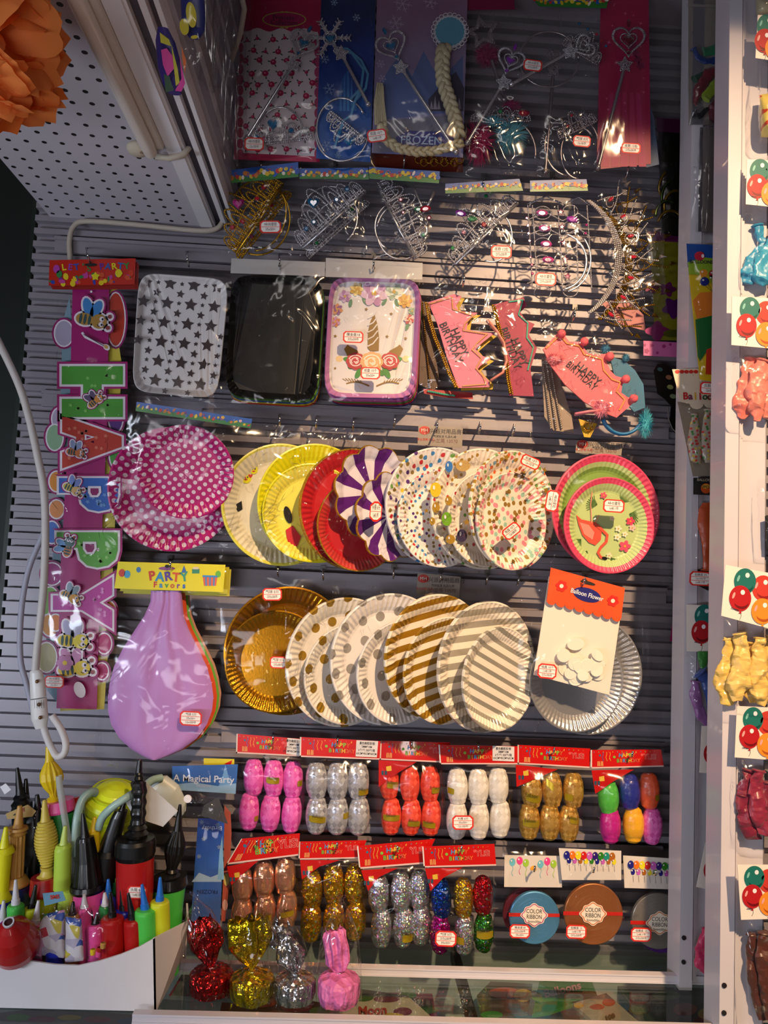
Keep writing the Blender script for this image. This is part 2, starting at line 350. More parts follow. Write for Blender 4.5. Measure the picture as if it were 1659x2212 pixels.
# cables
def cable(name, label, pts, d, r, h, cat='cord', rough=.55, extra=None):
    P = [D(dd if extra else d)(x, y) for x, y, *rest in pts for dd in [(rest[0] if rest else d)]]
    sm = []
    for i in range(len(P)-1):
        p0, p1, p2, p3 = P[max(i-1, 0)], P[i], P[i+1], P[min(i+2, len(P)-1)]
        for k in range(7):
            t = k/7; sm.append(.5*((2*p1)+(p2-p0)*t+(2*p0-5*p1+4*p2-p3)*t*t+(3*p1-p0-3*p2+p3)*t**3))
    sm.append(P[-1]); b = B(); b.tube(sm, r, M(h, rough), 10); return sm, b
sm, b = cable('c', '', [(152, 562), (150, 520), (160, 488), (190, 478), (300, 486), (420, 498), (462, 496), (480, 480), (490, 440)], .012, .0045, '#b9ad9f')
tag(b.build('power_cable'), 'off white cable running along the slats just below the perforated board', 'cable')
b = B(); zt = Zp(ZB-.012); P = [zt(335, 338), zt(365, 342), zt(395, 335), Zp(ZB+.02)(415, 310), Zp(ZB+.05)(420, 280), Zp(ZB+.08)(428, 245)]
b.tube(P, .0045, M('#c3b7a6', .6), 8); tag(b.build('power_cable'), 'short beige cable from the tube lamp round the board edge', 'cable')
b = B(); p0 = D(.30)(515, -40); b.tube([p0, D(.28)(528, 20), D(.24)(520, 70), D(.22)(500, 130)], .004, M('#9c9188', .6), 8); tag(b.build('power_cable'), 'dull white cable hanging beside the rose print card at top', 'cable')
_, b = cable('c', '', [(-30, 690), (0, 745), (40, 830), (62, 900), (82, 990), (95, 1060), (98, 1150), (95, 1250), (88, 1330), (80, 1400), (76, 1452)], .13, .0058, '#cfc9c4')
tag(b.build('extension_cord'), 'thick white taped cord hanging in front of the left slats down to the connector', 'cord')
_, b = cable('c', '', [(95, 1150), (62, 1230), (46, 1320), (44, 1420), (58, 1480), (78, 1560)], .10, .0045, '#a9a9b8')
tag(b.build('extension_cord'), 'thinner grey white cord looping left behind the connector', 'cord')
_, b = cable('c', '', [(92, 1562), (100, 1590), (112, 1618), (124, 1634), (138, 1628), (142, 1606), (132, 1576), (112, 1545)], .13, .0052, '#d8d4d2')
tag(b.build('extension_cord'), 'white cord loop below the connector above the yellow pump', 'cord')
t = thing('cord_connector', 'white plug and socket connector with screws on the hanging cord', 'connector', D(.13)(84, 1575))
for nm, ys in (('plug', [(76, 1448, 11), (78, 1453, 13), (80, 1470, 15), (82, 1490, 16), (83, 1507, 16)]), ('socket', [(83.5, 1509, 16.5), (84, 1530, 17), (86, 1552, 17), (88, 1568, 13), (89, 1573, 12)])):
    b = B(); b.lathe([(D(.13)(x, y), r*mpx(.13)) for x, y, r in ys], M('#e3dfda', .35), 20, flat=.7)
    for x, y in ((80, 1472),) if nm == 'plug' else ((84, 1522), (87, 1550)): b.ball(D(.14)(x, y), .003, M('#8c6a4a', .3, .8), 8, 5)
    for k in range(5): b.stroke(D(.1435), [(74+k*5, 1512), (75+k*5, 1530)], .8, INK) if nm == 'socket' else None
    b.build(nm, t)
# ---------------------------------------------------------------- counter
zt = Zp(ZC)
b = B(); b.box((-1.1, -.36, ZC-.008), (1.25, -.002, ZC), GLASS); tag(b.build('glass_counter_top'), 'clear glass counter top under the foil weights and the pump box', 'counter top')
for k, (y, x0, lab) in enumerate([(-P1, zt(352, 2100).x, 'rear'), (-P2, zt(288, 2205).x, 'front')]):
    b = B(); b.box((x0, y-.003, ZC+.0005), (1.2, y+.008, ZC+.013), FRAME); b.box((x0, y-.0042, ZC+.0105), (1.2, y-.003, ZC+.013), FRAME); b.box((x0, y-.0042, ZC+.0005), (1.2, y-.003, ZC+.003), FRAME)
    tag(b.build('sliding_track'), lab+' white metal sliding track on the glass counter', 'track')
b = B(); b.box((-1.1, -.36, ZC-.12), (1.25, .014, ZC-.11), M('#a4aeaa', .5)); b.box((-1.1, -.0, ZC-.12), (1.25, .01, ZC-.02), M('#98a29e', .5))
tag(b.build('display_shelf'), 'grey green inner shelf below the glass counter top', 'shelf')
b = B(); b.box((-1.1, -.36, ZC-.010), (1.25, -.352, ZC+.0015), M('#a8c4bc', .15)); tag(b.build('glass_edge_strip'), 'pale green glass edge along the front of the counter', 'edge strip')
b = B(); x = zt(1003, 2110).x; b.box((x-.006, -.34, ZC-.03), (x+.006, -.01, ZC-.0085), M('#0d0d0e', .4)); tag(b.build('support_bar'), 'black support bar running under the glass counter', 'bar')
# packets lying inside the counter
def packet(label, pts, z, col, prints=(), txt=None):
    pr = Zp(z); b = B(); b.poly(pr, pts, M(col, .35, coat=.5), 0, .006)
    for p in prints:
        if p[0] == 'e': b.ell(pr, *p[1:6], M(p[6], .35), .0006, p[5] if False else 0)
        if p[0] == 'p': b.poly(pr, p[1], M(p[2], .35), .0004)
    if txt: b.text(pr, txt[0], txt[1], txt[2], txt[3], M(txt[4], .4), .002, txt[5], .03, sx=1.0)
    tag(b.build('balloon_packet', origin=pr(*pts[0])), label, 'packet', 'packets inside the glass counter')
def E(x, y, rx, ry, c): return ('x', x, y, rx, ry, c)
def packet2(label, pts, z, col, ells=(), txt=None, polys=()):
    pr = Zp(z); b = B(); b.poly(pr, pts, M(col, .35, coat=.5), 0, .006)
    for k, (q, c) in enumerate(polys): b.poly(pr, q, M(c, .35, coat=.4), .0004+.0001*k)
    for k, (x, y, rx, ry, c) in enumerate(ells): b.ell(pr, x, y, rx, ry, M(c, .35, coat=.4), .0008+.0001*k)
    if txt: b.text(pr, txt[0], txt[1], txt[2], txt[3]*1.0, M(txt[4], .4), .0025, txt[5], .03); 
    tag(b.build('balloon_packet', origin=pr(*pts[0])), label, 'packet', 'packets inside the glass counter')
packet2('cream packet lettered Moon with green and maroon balloons under the glass', [(690, 2218), (715, 2140), (770, 2135), (880, 2150), (960, 2222)], ZC-.06, '#c9b8a0', [(785, 2155, 22, 8, '#4f6b33'), (835, 2158, 28, 7, '#7a3a40'), (870, 2185, 20, 9, '#7b2f3f'), (850, 2200, 28, 12, '#c9a63c'), (720, 2170, 20, 8, '#7d9a46')], ('Moon', 805, 2183, 26, '#b03a28', -3))
packet2('purple packet behind the cream one under the glass', [(780, 2100), (840, 2095), (930, 2130), (950, 2220), (880, 2222), (850, 2150)], ZC-.09, '#71244a', [(880, 2150, 20, 9, '#2f5f2a'), (925, 2180, 22, 10, '#315c24')])
packet2('green packet lettered Balloons under the glass', [(1150, 2190), (1165, 2120), (1275, 2110), (1290, 2150), (1185, 2185)], ZC-.05, '#3d7d35', [(1175, 2155, 26, 10, '#5f9a3c')], ('Balloons', 1215, 2138, 24, '#d89a9a', -14))
packet2('pink and yellow balloon packet under the glass right of the cream one', [(1030, 2150), (1060, 2120), (1150, 2125), (1140, 2185), (1040, 2195)], ZC-.06, '#54463a', [(1090, 2145, 36, 12, '#c85a4c'), (1130, 2150, 20, 14, '#c9a13c'), (1062, 2192, 24, 8, '#3f8a34')])
packet2('white packet with red print and a number 100 under the glass', [(1235, 2165), (1310, 2145), (1385, 2212), (1300, 2222)], ZC-.05, '#a89c8c', [(1290, 2175, 16, 6, '#a6382a'), (1315, 2165, 14, 8, '#b0402c'), (1250, 2172, 10, 6, '#c9a13c')], ('100', 1318, 2197, 15, '#4a4a20', -20))
packet2('dark green mixed balloon packet under the glass at right', [(1330, 2125), (1540, 2135), (1545, 2215), (1400, 2212)], ZC-.07, '#2a3d2c', [(1440, 2150, 30, 10, '#3d7a35'), (1480, 2180, 26, 14, '#a5543a'), (1525, 2190, 18, 12, '#aaa03c'), (1380, 2180, 22, 12, '#3a5a35')])
packet2('orange and red balloon packet under the glass below the foil weights', [(480, 2160), (560, 2140), (690, 2165), (700, 2215), (470, 2215)], ZC-.06, '#7a4a3a', [(560, 2165, 40, 12, '#b8442a'), (640, 2175, 34, 12, '#b03a2c'), (690, 2185, 22, 10, '#7d9a46'), (600, 2195, 40, 12, '#c26a3c')])
packet2('magenta packet beyond the rear track under the glass', [(815, 2078), (850, 2050), (870, 2070), (940, 2080), (935, 2100), (800, 2100)], ZC-.06, '#8a2050')
packet2('colourful balloon packet under the glass below the pump box', [(-20, 2190), (60, 2180), (200, 2185), (330, 2195), (330, 2225), (-20, 2225)], ZC-.05, '#7e6a70', [(40, 2198, 26, 8, '#5f9a4c'), (90, 2202, 30, 7, '#a03a5c'), (150, 2198, 26, 6, '#c99a3c'), (210, 2202, 30, 7, '#b0485c'), (280, 2206, 26, 7, '#3f6a9a')])
packet2('green yellow packet under the glass below the front track', [(330, 2205), (640, 2205), (640, 2230), (330, 2230)], ZC-.05, '#6a7a5a', [(400, 2214, 26, 6, '#c9b23c'), (470, 2214, 22, 6, '#3f8a8a'), (560, 2214, 26, 6, '#b8443a')])
packet2('flattened clear packet with pink edges behind the foil weights', [(365, 2150), (392, 2105), (500, 2110), (520, 2158)], ZC-.02, '#7f8583', (), None, [([(365, 2150), (388, 2112), (391, 2114), (369, 2152)], '#a02a4c'), ([(400, 2150), (440, 2118), (444, 2121), (406, 2152)], '#a0606c')])
# ---------------------------------------------------------------- pattern materials (object space, metres)
def dots(name, base, dot, s, r, rnd=0.0, ang=45, rough=.3, ramp=None, metal=0, shape=None):
    g = N(name); o = g.xyz(g.obj()); a = radians(ang)
    u = g.ma('ADD', g.ma('MULTIPLY', o[0], cos(a)), g.ma('MULTIPLY', o[2], sin(a))); v = g.ma('SUBTRACT', g.ma('MULTIPLY', o[2], cos(a)), g.ma('MULTIPLY', o[0], sin(a)))
    vo = g.n('ShaderNodeTexVoronoi', {'Vector': g.vec(u, v), 'Scale': 1/s, 'Randomness': rnd}, voronoi_dimensions='2D')
    f = g.ma('LESS_THAN', vo.outputs['Distance'], r); col = C(dot)
    if ramp: col = g.ramp(g.xyz(vo.outputs['Color'])[0], ramp)
    g.set(Base_Color=g.mix(f, C(base), col), Roughness=rough, Coat_Weight=.3)
    if metal: g.set(Metallic=g.ma('MULTIPLY', f, metal))
    return g.m
def stripes(name, base, st, w, ang, metal=.55, duty=.5, off=0):
    g = N(name); o = g.xyz(g.obj()); a = radians(ang)
    v = g.ma('ADD', g.ma('MULTIPLY', o[2], cos(a)), g.ma('MULTIPLY', o[0], sin(a)))
    f = g.ma('LESS_THAN', g.ma('FRACT', g.ma('ADD', g.ma('MULTIPLY', v, 1/w), 10+off)), duty)
    g.set(Base_Color=g.mix(f, C(base), C(st)), Metallic=g.ma('MULTIPLY', f, metal), Roughness=g.ma('SUBTRACT', .45, g.ma('MULTIPLY', f, .2))); return g.m
def wedges(name, a, b_, n, ph=0):
    g = N(name); o = g.xyz(g.obj()); an = g.ma('ARCTAN2', o[0], o[2])
    f = g.ma('LESS_THAN', g.ma('FRACT', g.ma('ADD', g.ma('MULTIPLY', an, n/(2*pi)), 10+ph)), .5)
    g.set(Base_Color=g.mix(f, C(a), C(b_)), Roughness=.35); return g.m
def gfoil(name, h, rough=.24): return metalm(name, h, rough, .06, 260, .8)
PINKDOT = dots('pink_polka', '#c01c74', '#ead5de', .0114, .29, ang=38)
PINKDOT2 = dots('pink_polka_large', '#c01c74', '#ead5de', .0125, .30, ang=38)
YEL = M('#e8e312', .35, coat=.3); YELL = M('#efe95a', .35, coat=.3); CREAM = M('#efe7cc', .4)
GDOT = dots('gold_dots', '#e8e4dc', '#b8922c', .033, .24, .12, 20, metal=.6); SDOT = dots('silver_dots', '#e8e4e2', '#b2aeaa', .034, .24, .12, 15, metal=.5)
GSTR = stripes('gold_stripes', '#ece4d4', '#b98d22', .0205, -14); GSTR2 = stripes('gold_stripes_small', '#ece4d4', '#b98d22', .0185, -14, off=.3)
SSTR = stripes('silver_stripes', '#efe6d8', '#c4c0b6', .0205, -5); SSTR2 = stripes('silver_stripes_small', '#efe6d8', '#c8c4b4', .0165, 24, duty=.42)
CONF = dots('confetti', '#f2e7d6', '#000000', .0115, .34, .9, 10, ramp=[(0, '#e8909c'), (.35, '#9ccbb8'), (.5, '#9a7a34'), (.72, '#ef8fa0'), (.86, '#8a6c2c')])
CONF2 = dots('confetti_bright', '#f0e6d6', '#000000', .0105, .30, .9, 30, ramp=[(0, '#e2703c'), (.25, '#7aa85c'), (.42, '#a8842c'), (.6, '#e0707c'), (.8, '#7ea2b8')])
HEARTS = dots('hearts_print', '#e9e5e4', '#000000', .0135, .27, .9, 10, ramp=[(0, '#3f86c4'), (.2, '#8a7434'), (.42, '#c23038'), (.58, '#4f2a7a'), (.72, '#d8c43c'), (.85, '#5f9a3c')])
HEARTS2 = dots('hearts_print_small', '#ece8e4', '#000000', .0098, .25, .9, 40, ramp=[(0, '#3f86c4'), (.2, '#8a7434'), (.42, '#c23038'), (.58, '#4f2a7a'), (.72, '#8a7434'), (.85, '#d8a0a8')])
LEAFY = dots('sparse_gold_print', '#f0e8da', '#000000', .017, .17, .9, 10, ramp=[(0, '#a8842c'), (.6, '#c23038'), (.7, '#a8842c'), (.9, '#5f9a3c')])
GF1 = gfoil('gold_foil', '#b47e10'); GF2 = metalm('gold_foil_dimpled', '#b4861a', .25, .5, 420, .85); SF = metalm('silver_foil', '#b9b9bb', .25, .06, 260, .65)
REDP = M('#c8232c', .4); PURW = wedges('purple_white', '#e6e0ea', '#5a1c78', 9); GLITG = metalm('gold_glitter', '#c79a2e', .35, 1.0, 900)
def plate(name, label, cx, cy, rx, ry, d, mat, rim=None, bandmat=None, yaw=None, pitch=0, flutes=64, outer=None, scal=0, group=None, cat='plate', flat=False):
    R = ry*mpx(d)
    if yaw is None: yaw = math.degrees(math.acos(min(1, rx/ry)))
    o_ = D(d)(cx, cy)
    n = flutes*4; prof = [(1.0, -.10, 0), (1.0, -.145, 0), (.975, -.15, 0), (.95, -.135, 1), (.87, -.10, 1.3), (.79, -.055, 1), (.73, -.012, .3), (.69, 0, 0), (.35, 0, 0), (.0, 0, 0)]
    mm = [rim or mat, rim or mat, bandmat or rim or mat, bandmat or mat, bandmat or mat, mat, mat, mat, mat]
    if outer: mm[2] = mm[3] = outer
    b = B(); vs = []
    for r, y, fl in prof:
        for k in range(n):
            a = 2*pi*k/n; q = r
            if scal and r > .6: q = r*(1-scal*(1-abs(sin(a*5.5)))*(r-.6)/.4)
            dy = .014*fl*(sin(a*flutes) if not scal else .4*sin(a*flutes*.5))
            vs.append(Vector((q*R*sin(a), (y+dy)*R, q*R*cos(a))))
    for i in range(len(prof)-1): b.add(vs[i*n:(i+2)*n], [(k, (k+1) % n, (k+1) % n+n, k+n) for k in range(n)], mm[i], True)
    o = b.build(name, origin=(0, 0, 0)); o.location = o_
    rt = Matrix.Rotation(radians(yaw), 3, 'Z') @ Matrix.Rotation(radians(pitch), 3, 'X')
    o.rotation_euler = rt.to_euler(); tag(o, label, cat, group)
    nrm = rt @ Vector((0, -1, 0)); o['_w'] = tuple(o_)
    return o, Pl(o_, nrm), R
def under(o, part):                     # parent a world-built part to a rotated plate
    bpy.context.view_layer.update()
    part.parent = o; part.matrix_parent_inverse = o.matrix_world.inverted(); return part
FILM_I = [0]
def platebag(label, cx, cy, rx, ry, d, pr, R, tail=1.45, mat=None, group='clear bags round the paper plates', stick=None, dd=.026, w=1.06):
    FILM_I[0] += 1
    t = thing('plate_bag', label, 'bag', pr(cx, cy-ry*tail, dd), group); t['_w'] = tuple(t.location)
    Q = [(cx-rx*w, cy-ry*tail), (cx+rx*w, cy-ry*tail+8), (cx+rx*w, cy+ry*1.06), (cx-rx*w, cy+ry*1.03)]
    P2_ = Pl(pr.p+pr.n*dd, pr.n)
    sheet(Q, P2_, t, mat or FILM, .010, .0022, 14, 20, 'clear_film')
    if stick:
        for s_ in stick: sticker(t, *s_[:4], P2_, s_[4], .013, s_[5] if len(s_) > 5 else 2, seed=FILM_I[0])
    return t, P2_
RG = 'round paper plates hanging on the slat wall'
# row three
o, pr, R = plate('paper_plate', 'large magenta polka dot paper plate behind the smaller one', 374, 1057, 136, 132, .055, PINKDOT2, yaw=8, pitch=6, group=RG)
platebag('clear bag round the large magenta polka dot plate', 374, 1057, 140, 134, .055, pr, R, 1.35, dd=.024)
o, pr, R = plate('paper_plate', 'small magenta polka dot paper plate in front, leftmost of the plate row', 403, 1018, 114, 102, .104, PINKDOT, yaw=4, pitch=18, group=RG)
t, _ = platebag('clear bag with cartoon strip header round the small magenta plate', 403, 1018, 122, 105, .104, pr, R, 1.45)
HB = [(295, 868), (545, 905), (541, 925), (293, 888)]
def strip_header(parent, Q, pr, dd=.004, seed=0, name='printed_header'):
    rd = random.Random(seed); b = B(); b.poly(pr, Q, M('#1d55a8', .35, coat=.3), dd, .0004)
    b.poly(pr, [bil(Q, 0, .52), bil(Q, .2, .62), bil(Q, .4, .5), bil(Q, .7, .62), bil(Q, 1, .5), Q[2], Q[3]], M('#2f7a28', .35), dd+.0003)
    for i in range(26):
        u = (i+.5)/26; x, y = bil(Q, u, rd.uniform(.28, .72)); h = abs(Q[3][1]-Q[0][1]); c = rd.choice(['#d8b82c', '#e0c840', '#c2342c', '#c8782c', '#d8b82c', '#e8dcd0', '#2a56a8'])
        b.ell(pr, x, y, h*rd.uniform(.09, .2), h*rd.uniform(.12, .24), M(c, .4), dd+.0005+.00002*i, rd.uniform(0, 90), 9)
    for i, ch in enumerate('SOSTOS'): b.text(pr, ch, *bil(Q, (i+.7)/6.3, .42), abs(Q[3][1]-Q[0][1])*.5, M(['#c2342c', '#d86a2c', '#b02a5a'][i % 3], .4), dd+.0012)
    return b.build(name, parent)
strip_header(t, HB, _, .004, 3)
o, pr, R = plate('paper_plate', 'large yellow rimmed plate with faces print left of the plain yellow ones', 607, 1091, 124, 131, .048, CREAM, YELL, group=RG)
b = B()
for x, y, r in ((548, 975+40, 9), (532, 1033, 11), (552, 1003, 8), (575, 985, 8)):
    b.ell(pr, x, y, r, r, YEL, .0015); b.ell(pr, x-3, y-2, 1.3, 2, INK, .002); b.ell(pr, x+3, y-2, 1.3, 2, INK, .002); b.ell(pr, x, y+3, 3, 1.5, REDP, .002)
b.heart(pr, 541, 1028, 5, REDP, .002); b.poly(pr, [(505, 1092), (522, 1082), (524, 1100), (514, 1106)], BLACK, .0015)
b.text(pr, '3', 529, 1032, 14, RED, .003, -20); under(o, b.build('face_print', origin=(0, 0, 0)))
platebag('clear bag round the faces print plate', 607, 1091, 126, 132, .048, pr, R, 1.35, dd=.02)
o, pr, R = plate('paper_plate', 'plain bright yellow fluted paper plate behind the other yellow plate', 680, 1088, 122, 128, .060, YEL, group=RG)
b = B(); b.ell(pr, 612, 1024, 6, 5, BLACK, .003); b.ell(pr, 618, 1105, 4, 14, BLACK, .002); under(o, b.build('eye_print', origin=(0, 0, 0)))
o, pr, R = plate('paper_plate', 'smaller yellow face plate with black eye and red mouth', 672, 1108, 104, 106, .080, YELL, YEL, group=RG)
b = B(); b.ell(pr, 622, 1112, 8, 19, BLACK, .002, -15); b.poly(pr, [(617, 1145), (632, 1135), (650, 1160), (640, 1185), (622, 1175)], REDP, .002); under(o, b.build('face_print', origin=(0, 0, 0)))
platebag('clear bag round the two yellow face plates', 675, 1095, 118, 130, .070, pr, R, 1.36, dd=.03, mat=FILM2)
o, pr, R = plate('paper_plate', 'large red paper plate with gold glitter rim', 762, 1101, 118, 131, .068, REDP, GLITG, bandmat=REDP, group=RG)
o, pr, R = plate('paper_plate', 'small red paper plate with gold glitter rim in front of the large red one', 772, 1136, 90, 98, .085, REDP, GLITG, bandmat=M('#c23a34', .3), group=RG)
platebag('clear bag round the red and gold plates', 766, 1105, 112, 128, .080, pr, R, 1.4, dd=.022)
o, pr, R = plate('paper_plate', 'large scalloped purple and white plate with gold edge', 806, 1068, 92, 107, .088, PURW, GLITG, bandmat=PURW, scal=.10, group=RG)
o, pr, R = plate('paper_plate', 'small scalloped purple and white plate in front of the large one', 838, 1116, 80, 98, .104, PURW, GLITG, bandmat=PURW, scal=.10, group=RG)
platebag('clear bag round the purple and white plates', 820, 1092, 98, 122, .100, pr, R, 1.42, stick=[(812, 1105, 26, 44, 4, 2)], dd=.02)
o, pr, R = plate('paper_plate', 'large white paper plate with coloured hearts print', 940, 1096, 118, 129, .080, HEARTS, group=RG)
o, pr, R = plate('paper_plate', 'small white paper plate with tiny coloured hearts in front of the large hearts plate', 948, 1120, 98, 106, .098, HEARTS2, group=RG)
platebag('clear bag round the hearts print plates', 944, 1100, 112, 128, .09, pr, R, 1.4, dd=.018)
o, pr, R = plate('paper_plate', 'large cream plate with printed balloons and gold stars', 1036, 1100, 120, 131, .090, LEAFY, group=RG)
b = B()
for x, y, rx, ry, c in ((970, 1008, 8, 12, '#3a76c0'), (941, 1058, 12, 16, '#d8bc2c'), (1000, 1006, 16, 12, '#b89a5c'), (942, 1096, 8, 12, '#a8842c'), (934, 1126, 6, 8, '#a8842c')):
    b.ell(pr, x, y, rx, ry, M(c, .35), .016); b.ell(pr, x-rx*.3, y-ry*.3, rx*.2, ry*.3, WHITE, .017)
for x, y in ((941, 1022), (921, 1103), (944, 1162), (985, 1030)): b.star(pr, x, y, 6, M('#8a6c24', .4), .016)
under(o, b.build('balloon_print', origin=(0, 0, 0)))
o, pr, R = plate('paper_plate', 'small cream plate with green balloon print in front of the balloon print plate', 1044, 1122, 92, 104, .106, LEAFY, group=RG)
b = B()
for x, y, rx, ry, c in ((965, 1121, 11, 15, '#6faa2c'), (969, 1082, 8, 10, '#a8842c'), (998, 1157, 11, 14, '#3a3050'), (973, 1165, 10, 10, '#a8842c')):
    b.ell(pr, x, y, rx, ry, M(c, .35), .014); b.ell(pr, x-rx*.3, y-ry*.3, rx*.2, ry*.3, WHITE, .015)
under(o, b.build('balloon_print', origin=(0, 0, 0)))
platebag('clear bag round the balloon print plates', 1040, 1102, 108, 130, .10, pr, R, 1.38, dd=.018, mat=FILM2)
o, pr, R = plate('paper_plate', 'large cream plate with bright confetti and star print', 1098, 1103, 108, 130, .098, CONF2, group=RG)
b = B()
for x, y in ((1014, 1050), (1094, 988), (1130, 1022), (1175, 1016), (1008, 1128), (1180, 1060), (1172, 1146)): b.star(pr, x, y, 8, M('#94742a', .4), .014, x)
under(o, b.build('star_print', origin=(0, 0, 0)))
o, pr, R = plate('paper_plate', 'small cream plate with pink, mint and gold confetti', 1097, 1126, 88, 106, .116, CONF, group=RG)
b = B()
for x, y in ((1046, 1044), (1129, 1043), (1056, 1070), (1096, 1063), (1070, 1102), (1067, 1125), (1112, 1120), (1149, 1142), (1112, 1166), (1063, 1185), (1109, 1212), (1072, 1138), (1144, 1068)): b.star(pr, x, y, 5.5, M('#7a5e22', .4), .012 if math.hypot(x-1097, y-1126) > 70 else .002, x)
under(o, b.build('star_print', origin=(0, 0, 0)))
t, PB = platebag('clear bag round the confetti plates', 1098, 1106, 110, 130, .110, pr, R, 1.42, stick=[(1105, 1147, 40, 26, -38, 2), (1146, 998, 42, 24, 24, 2)], dd=.020)
PGREEN = M('#b4c884', .4); PPINK = M('#d8466a', .35, coat=.3); PGR2 = M('#7fa04c', .4)
o, pr, R = plate('paper_plate', 'large pink rimmed green paper plate behind the flamingo plate', 1302, 1107, 126, 127, .070, PGR2, PPINK, bandmat=PGREEN, outer=PPINK, yaw=10, group=RG)
o, pr, R = plate('paper_plate', 'small flamingo paper plate with pink rim, right end of the plate row', 1310, 1135, 103, 105, .098, PGREEN, PPINK, bandmat=PGREEN, outer=PPINK, yaw=8, group=RG)
b = B(); FL = M('#d8503c', .4); FL2 = M('#e88a78', .4); GL = M('#4f7434', .5)
for cx, cy, a0 in ((1345, 1085, -60), (1290, 1090, 200), (1255, 1165, 140), (1320, 1205, 60), (1360, 1110, 20), (1268, 1190, 120)):
    for k in range(9):
        a = radians(a0-50+k*12); L = 24
        b.stroke(pr, [(cx, cy), (cx+L*.6*cos(a), cy+L*.6*sin(a)+1), (cx+L*cos(a+.15), cy+L*sin(a+.15)+3)], 1.4, GL, .0012)
b.poly(pr, [(1245, 1112), (1256, 1122), (1284, 1128), (1300, 1146), (1298, 1166), (1286, 1178), (1272, 1172), (1258, 1156), (1250, 1134)], FL, .002)
b.poly(pr, [(1252, 1128), (1272, 1134), (1284, 1150), (1280, 1166), (1262, 1154)], FL2, .0024)
b.stroke(pr, [(1284, 1130), (1300, 1144), (1312, 1156), (1310, 1170), (1298, 1182), (1292, 1194), (1298, 1204), (1308, 1206)], 6, FL, .0028)
b.stroke(pr, [(1278, 1130), (1277, 1108), (1276, 1090), (1279, 1062)], 1.8, FL2, .0026); b.stroke(pr, [(1286, 1130), (1294, 1112)], 1.6, FL2, .0026)
b.ell(pr, 1306, 1206, 6, 3.5, BLACK, .003, 10)
for x, y, r, c in ((1362, 1126, 9, '#d83a5c'), (1350, 1180, 12, '#d84a6a'), (1336, 1142, 7, '#f0e2c4'), (1334, 1160, 7, '#f0e2c4'), (1350, 1154, 6, '#f0e2c4'), (1366, 1140, 7, '#e8b8b0'), (1322, 1120, 5, '#f0e2c4'), (1316, 1200, 6, '#f0d8b4'), (1304, 1070, 7, '#d8506a')):
    for k in range(5): b.ell(pr, x+r*.6*cos(k*1.257), y+r*.6*sin(k*1.257), r*.5, r*.38, M(c, .45), .003+.0001*k, k*72)
    b.ell(pr, x, y, r*.22, r*.22, M('#d8a02c', .4), .004)
under(o, b.build('flamingo_print', origin=(0, 0, 0)))
platebag('clear bag round the flamingo plates', 1310, 1110, 130, 128, .095, pr, R, 1.3, stick=[(1326, 1093, 46, 28, 4, 2), (1193, 1082, 46, 28, 100, 2)], mat=FILMS, dd=.022)
# row four
o, pr, R = plate('foil_plate', 'large gold foil plate with fluted rim behind the smaller gold one', 620, 1403, 130, 134, .040, GF1, group='gold foil plates')
o, pr, R = plate('foil_plate', 'smaller gold foil plate with dimpled rim in front of the large gold one', 597, 1427, 105, 107, .062, GF1, GF1, bandmat=GF2, yaw=6, group='gold foil plates')
platebag('clear bag round the gold foil plates', 612, 1405, 128, 132, .055, pr, R, 1.2, stick=[(588, 1284, 42, 27, 0, 2), (601, 1431, 36, 26, 2, 2)], mat=FILMS, dd=.03)
RW = [('white paper plate with large gold dots', 738, 1427, 120, 135, GDOT, 'small white paper plate with gold dots', 750, 1454, 94, 105, .060),
      ('white paper plate with large silver dots', 836, 1421, 126, 138, SDOT, 'small white paper plate with silver dots', 862, 1450, 97, 109, .078)]
for la, x, y, rx, ry, m, lb, x2, y2, rx2, ry2, d in RW:
    o, pr, R = plate('paper_plate', 'large '+la, x, y, rx, ry, d, m, group=RG)
    o, pr, R = plate('paper_plate', lb+' in front of the large one', x2, y2, rx2, ry2, d+.018, m, group=RG)
    platebag('clear bag round the '+la.replace('white paper plate', 'pair of white plates'), x, y, rx*.96, ry, d+.012, pr, R, 1.22, dd=.02, mat=FILM2 if m is GDOT else FILM)
RW = [('white paper plate with gold stripes', 936, 1416, 116, 132, GSTR, GSTR2, 'small white paper plate with gold stripes', 956, 1446, 96, 113, .094),
      ('white paper plate with silver stripes', 1042, 1437, 116, 138, SSTR, SSTR2, 'small white paper plate with diagonal silver stripes', 1070, 1464, 90, 110, .108)]
for la, x, y, rx, ry, m, m2, lb, x2, y2, rx2, ry2, d in RW:
    o, pr, R = plate('paper_plate', 'large '+la, x, y, rx, ry, d, m, group=RG)
    o, pr, R = plate('paper_plate', lb+' in front of the large one', x2, y2, rx2, ry2, d+.018, m2, group=RG)
    platebag('clear bag round the '+la.replace('white paper plate', 'pair of white plates'), x+6, y, rx*.98, ry, d+.012, pr, R, 1.22, dd=.02)
o, pr, R = plate('foil_plate', 'large silver foil plate behind the balloon flower card', 1263, 1455, 124, 126, .060, SF, yaw=10, group='silver foil plates')
o, pr, R = plate('foil_plate', 'smaller silver foil plate partly under the balloon flower card', 1240, 1470, 104, 106, .080, SF, yaw=8, group='silver foil plates')
platebag('clear bag round the silver foil plates', 1262, 1440, 142, 134, .072, pr, R, 1.45, mat=FILMS, dd=.022, w=1.0)
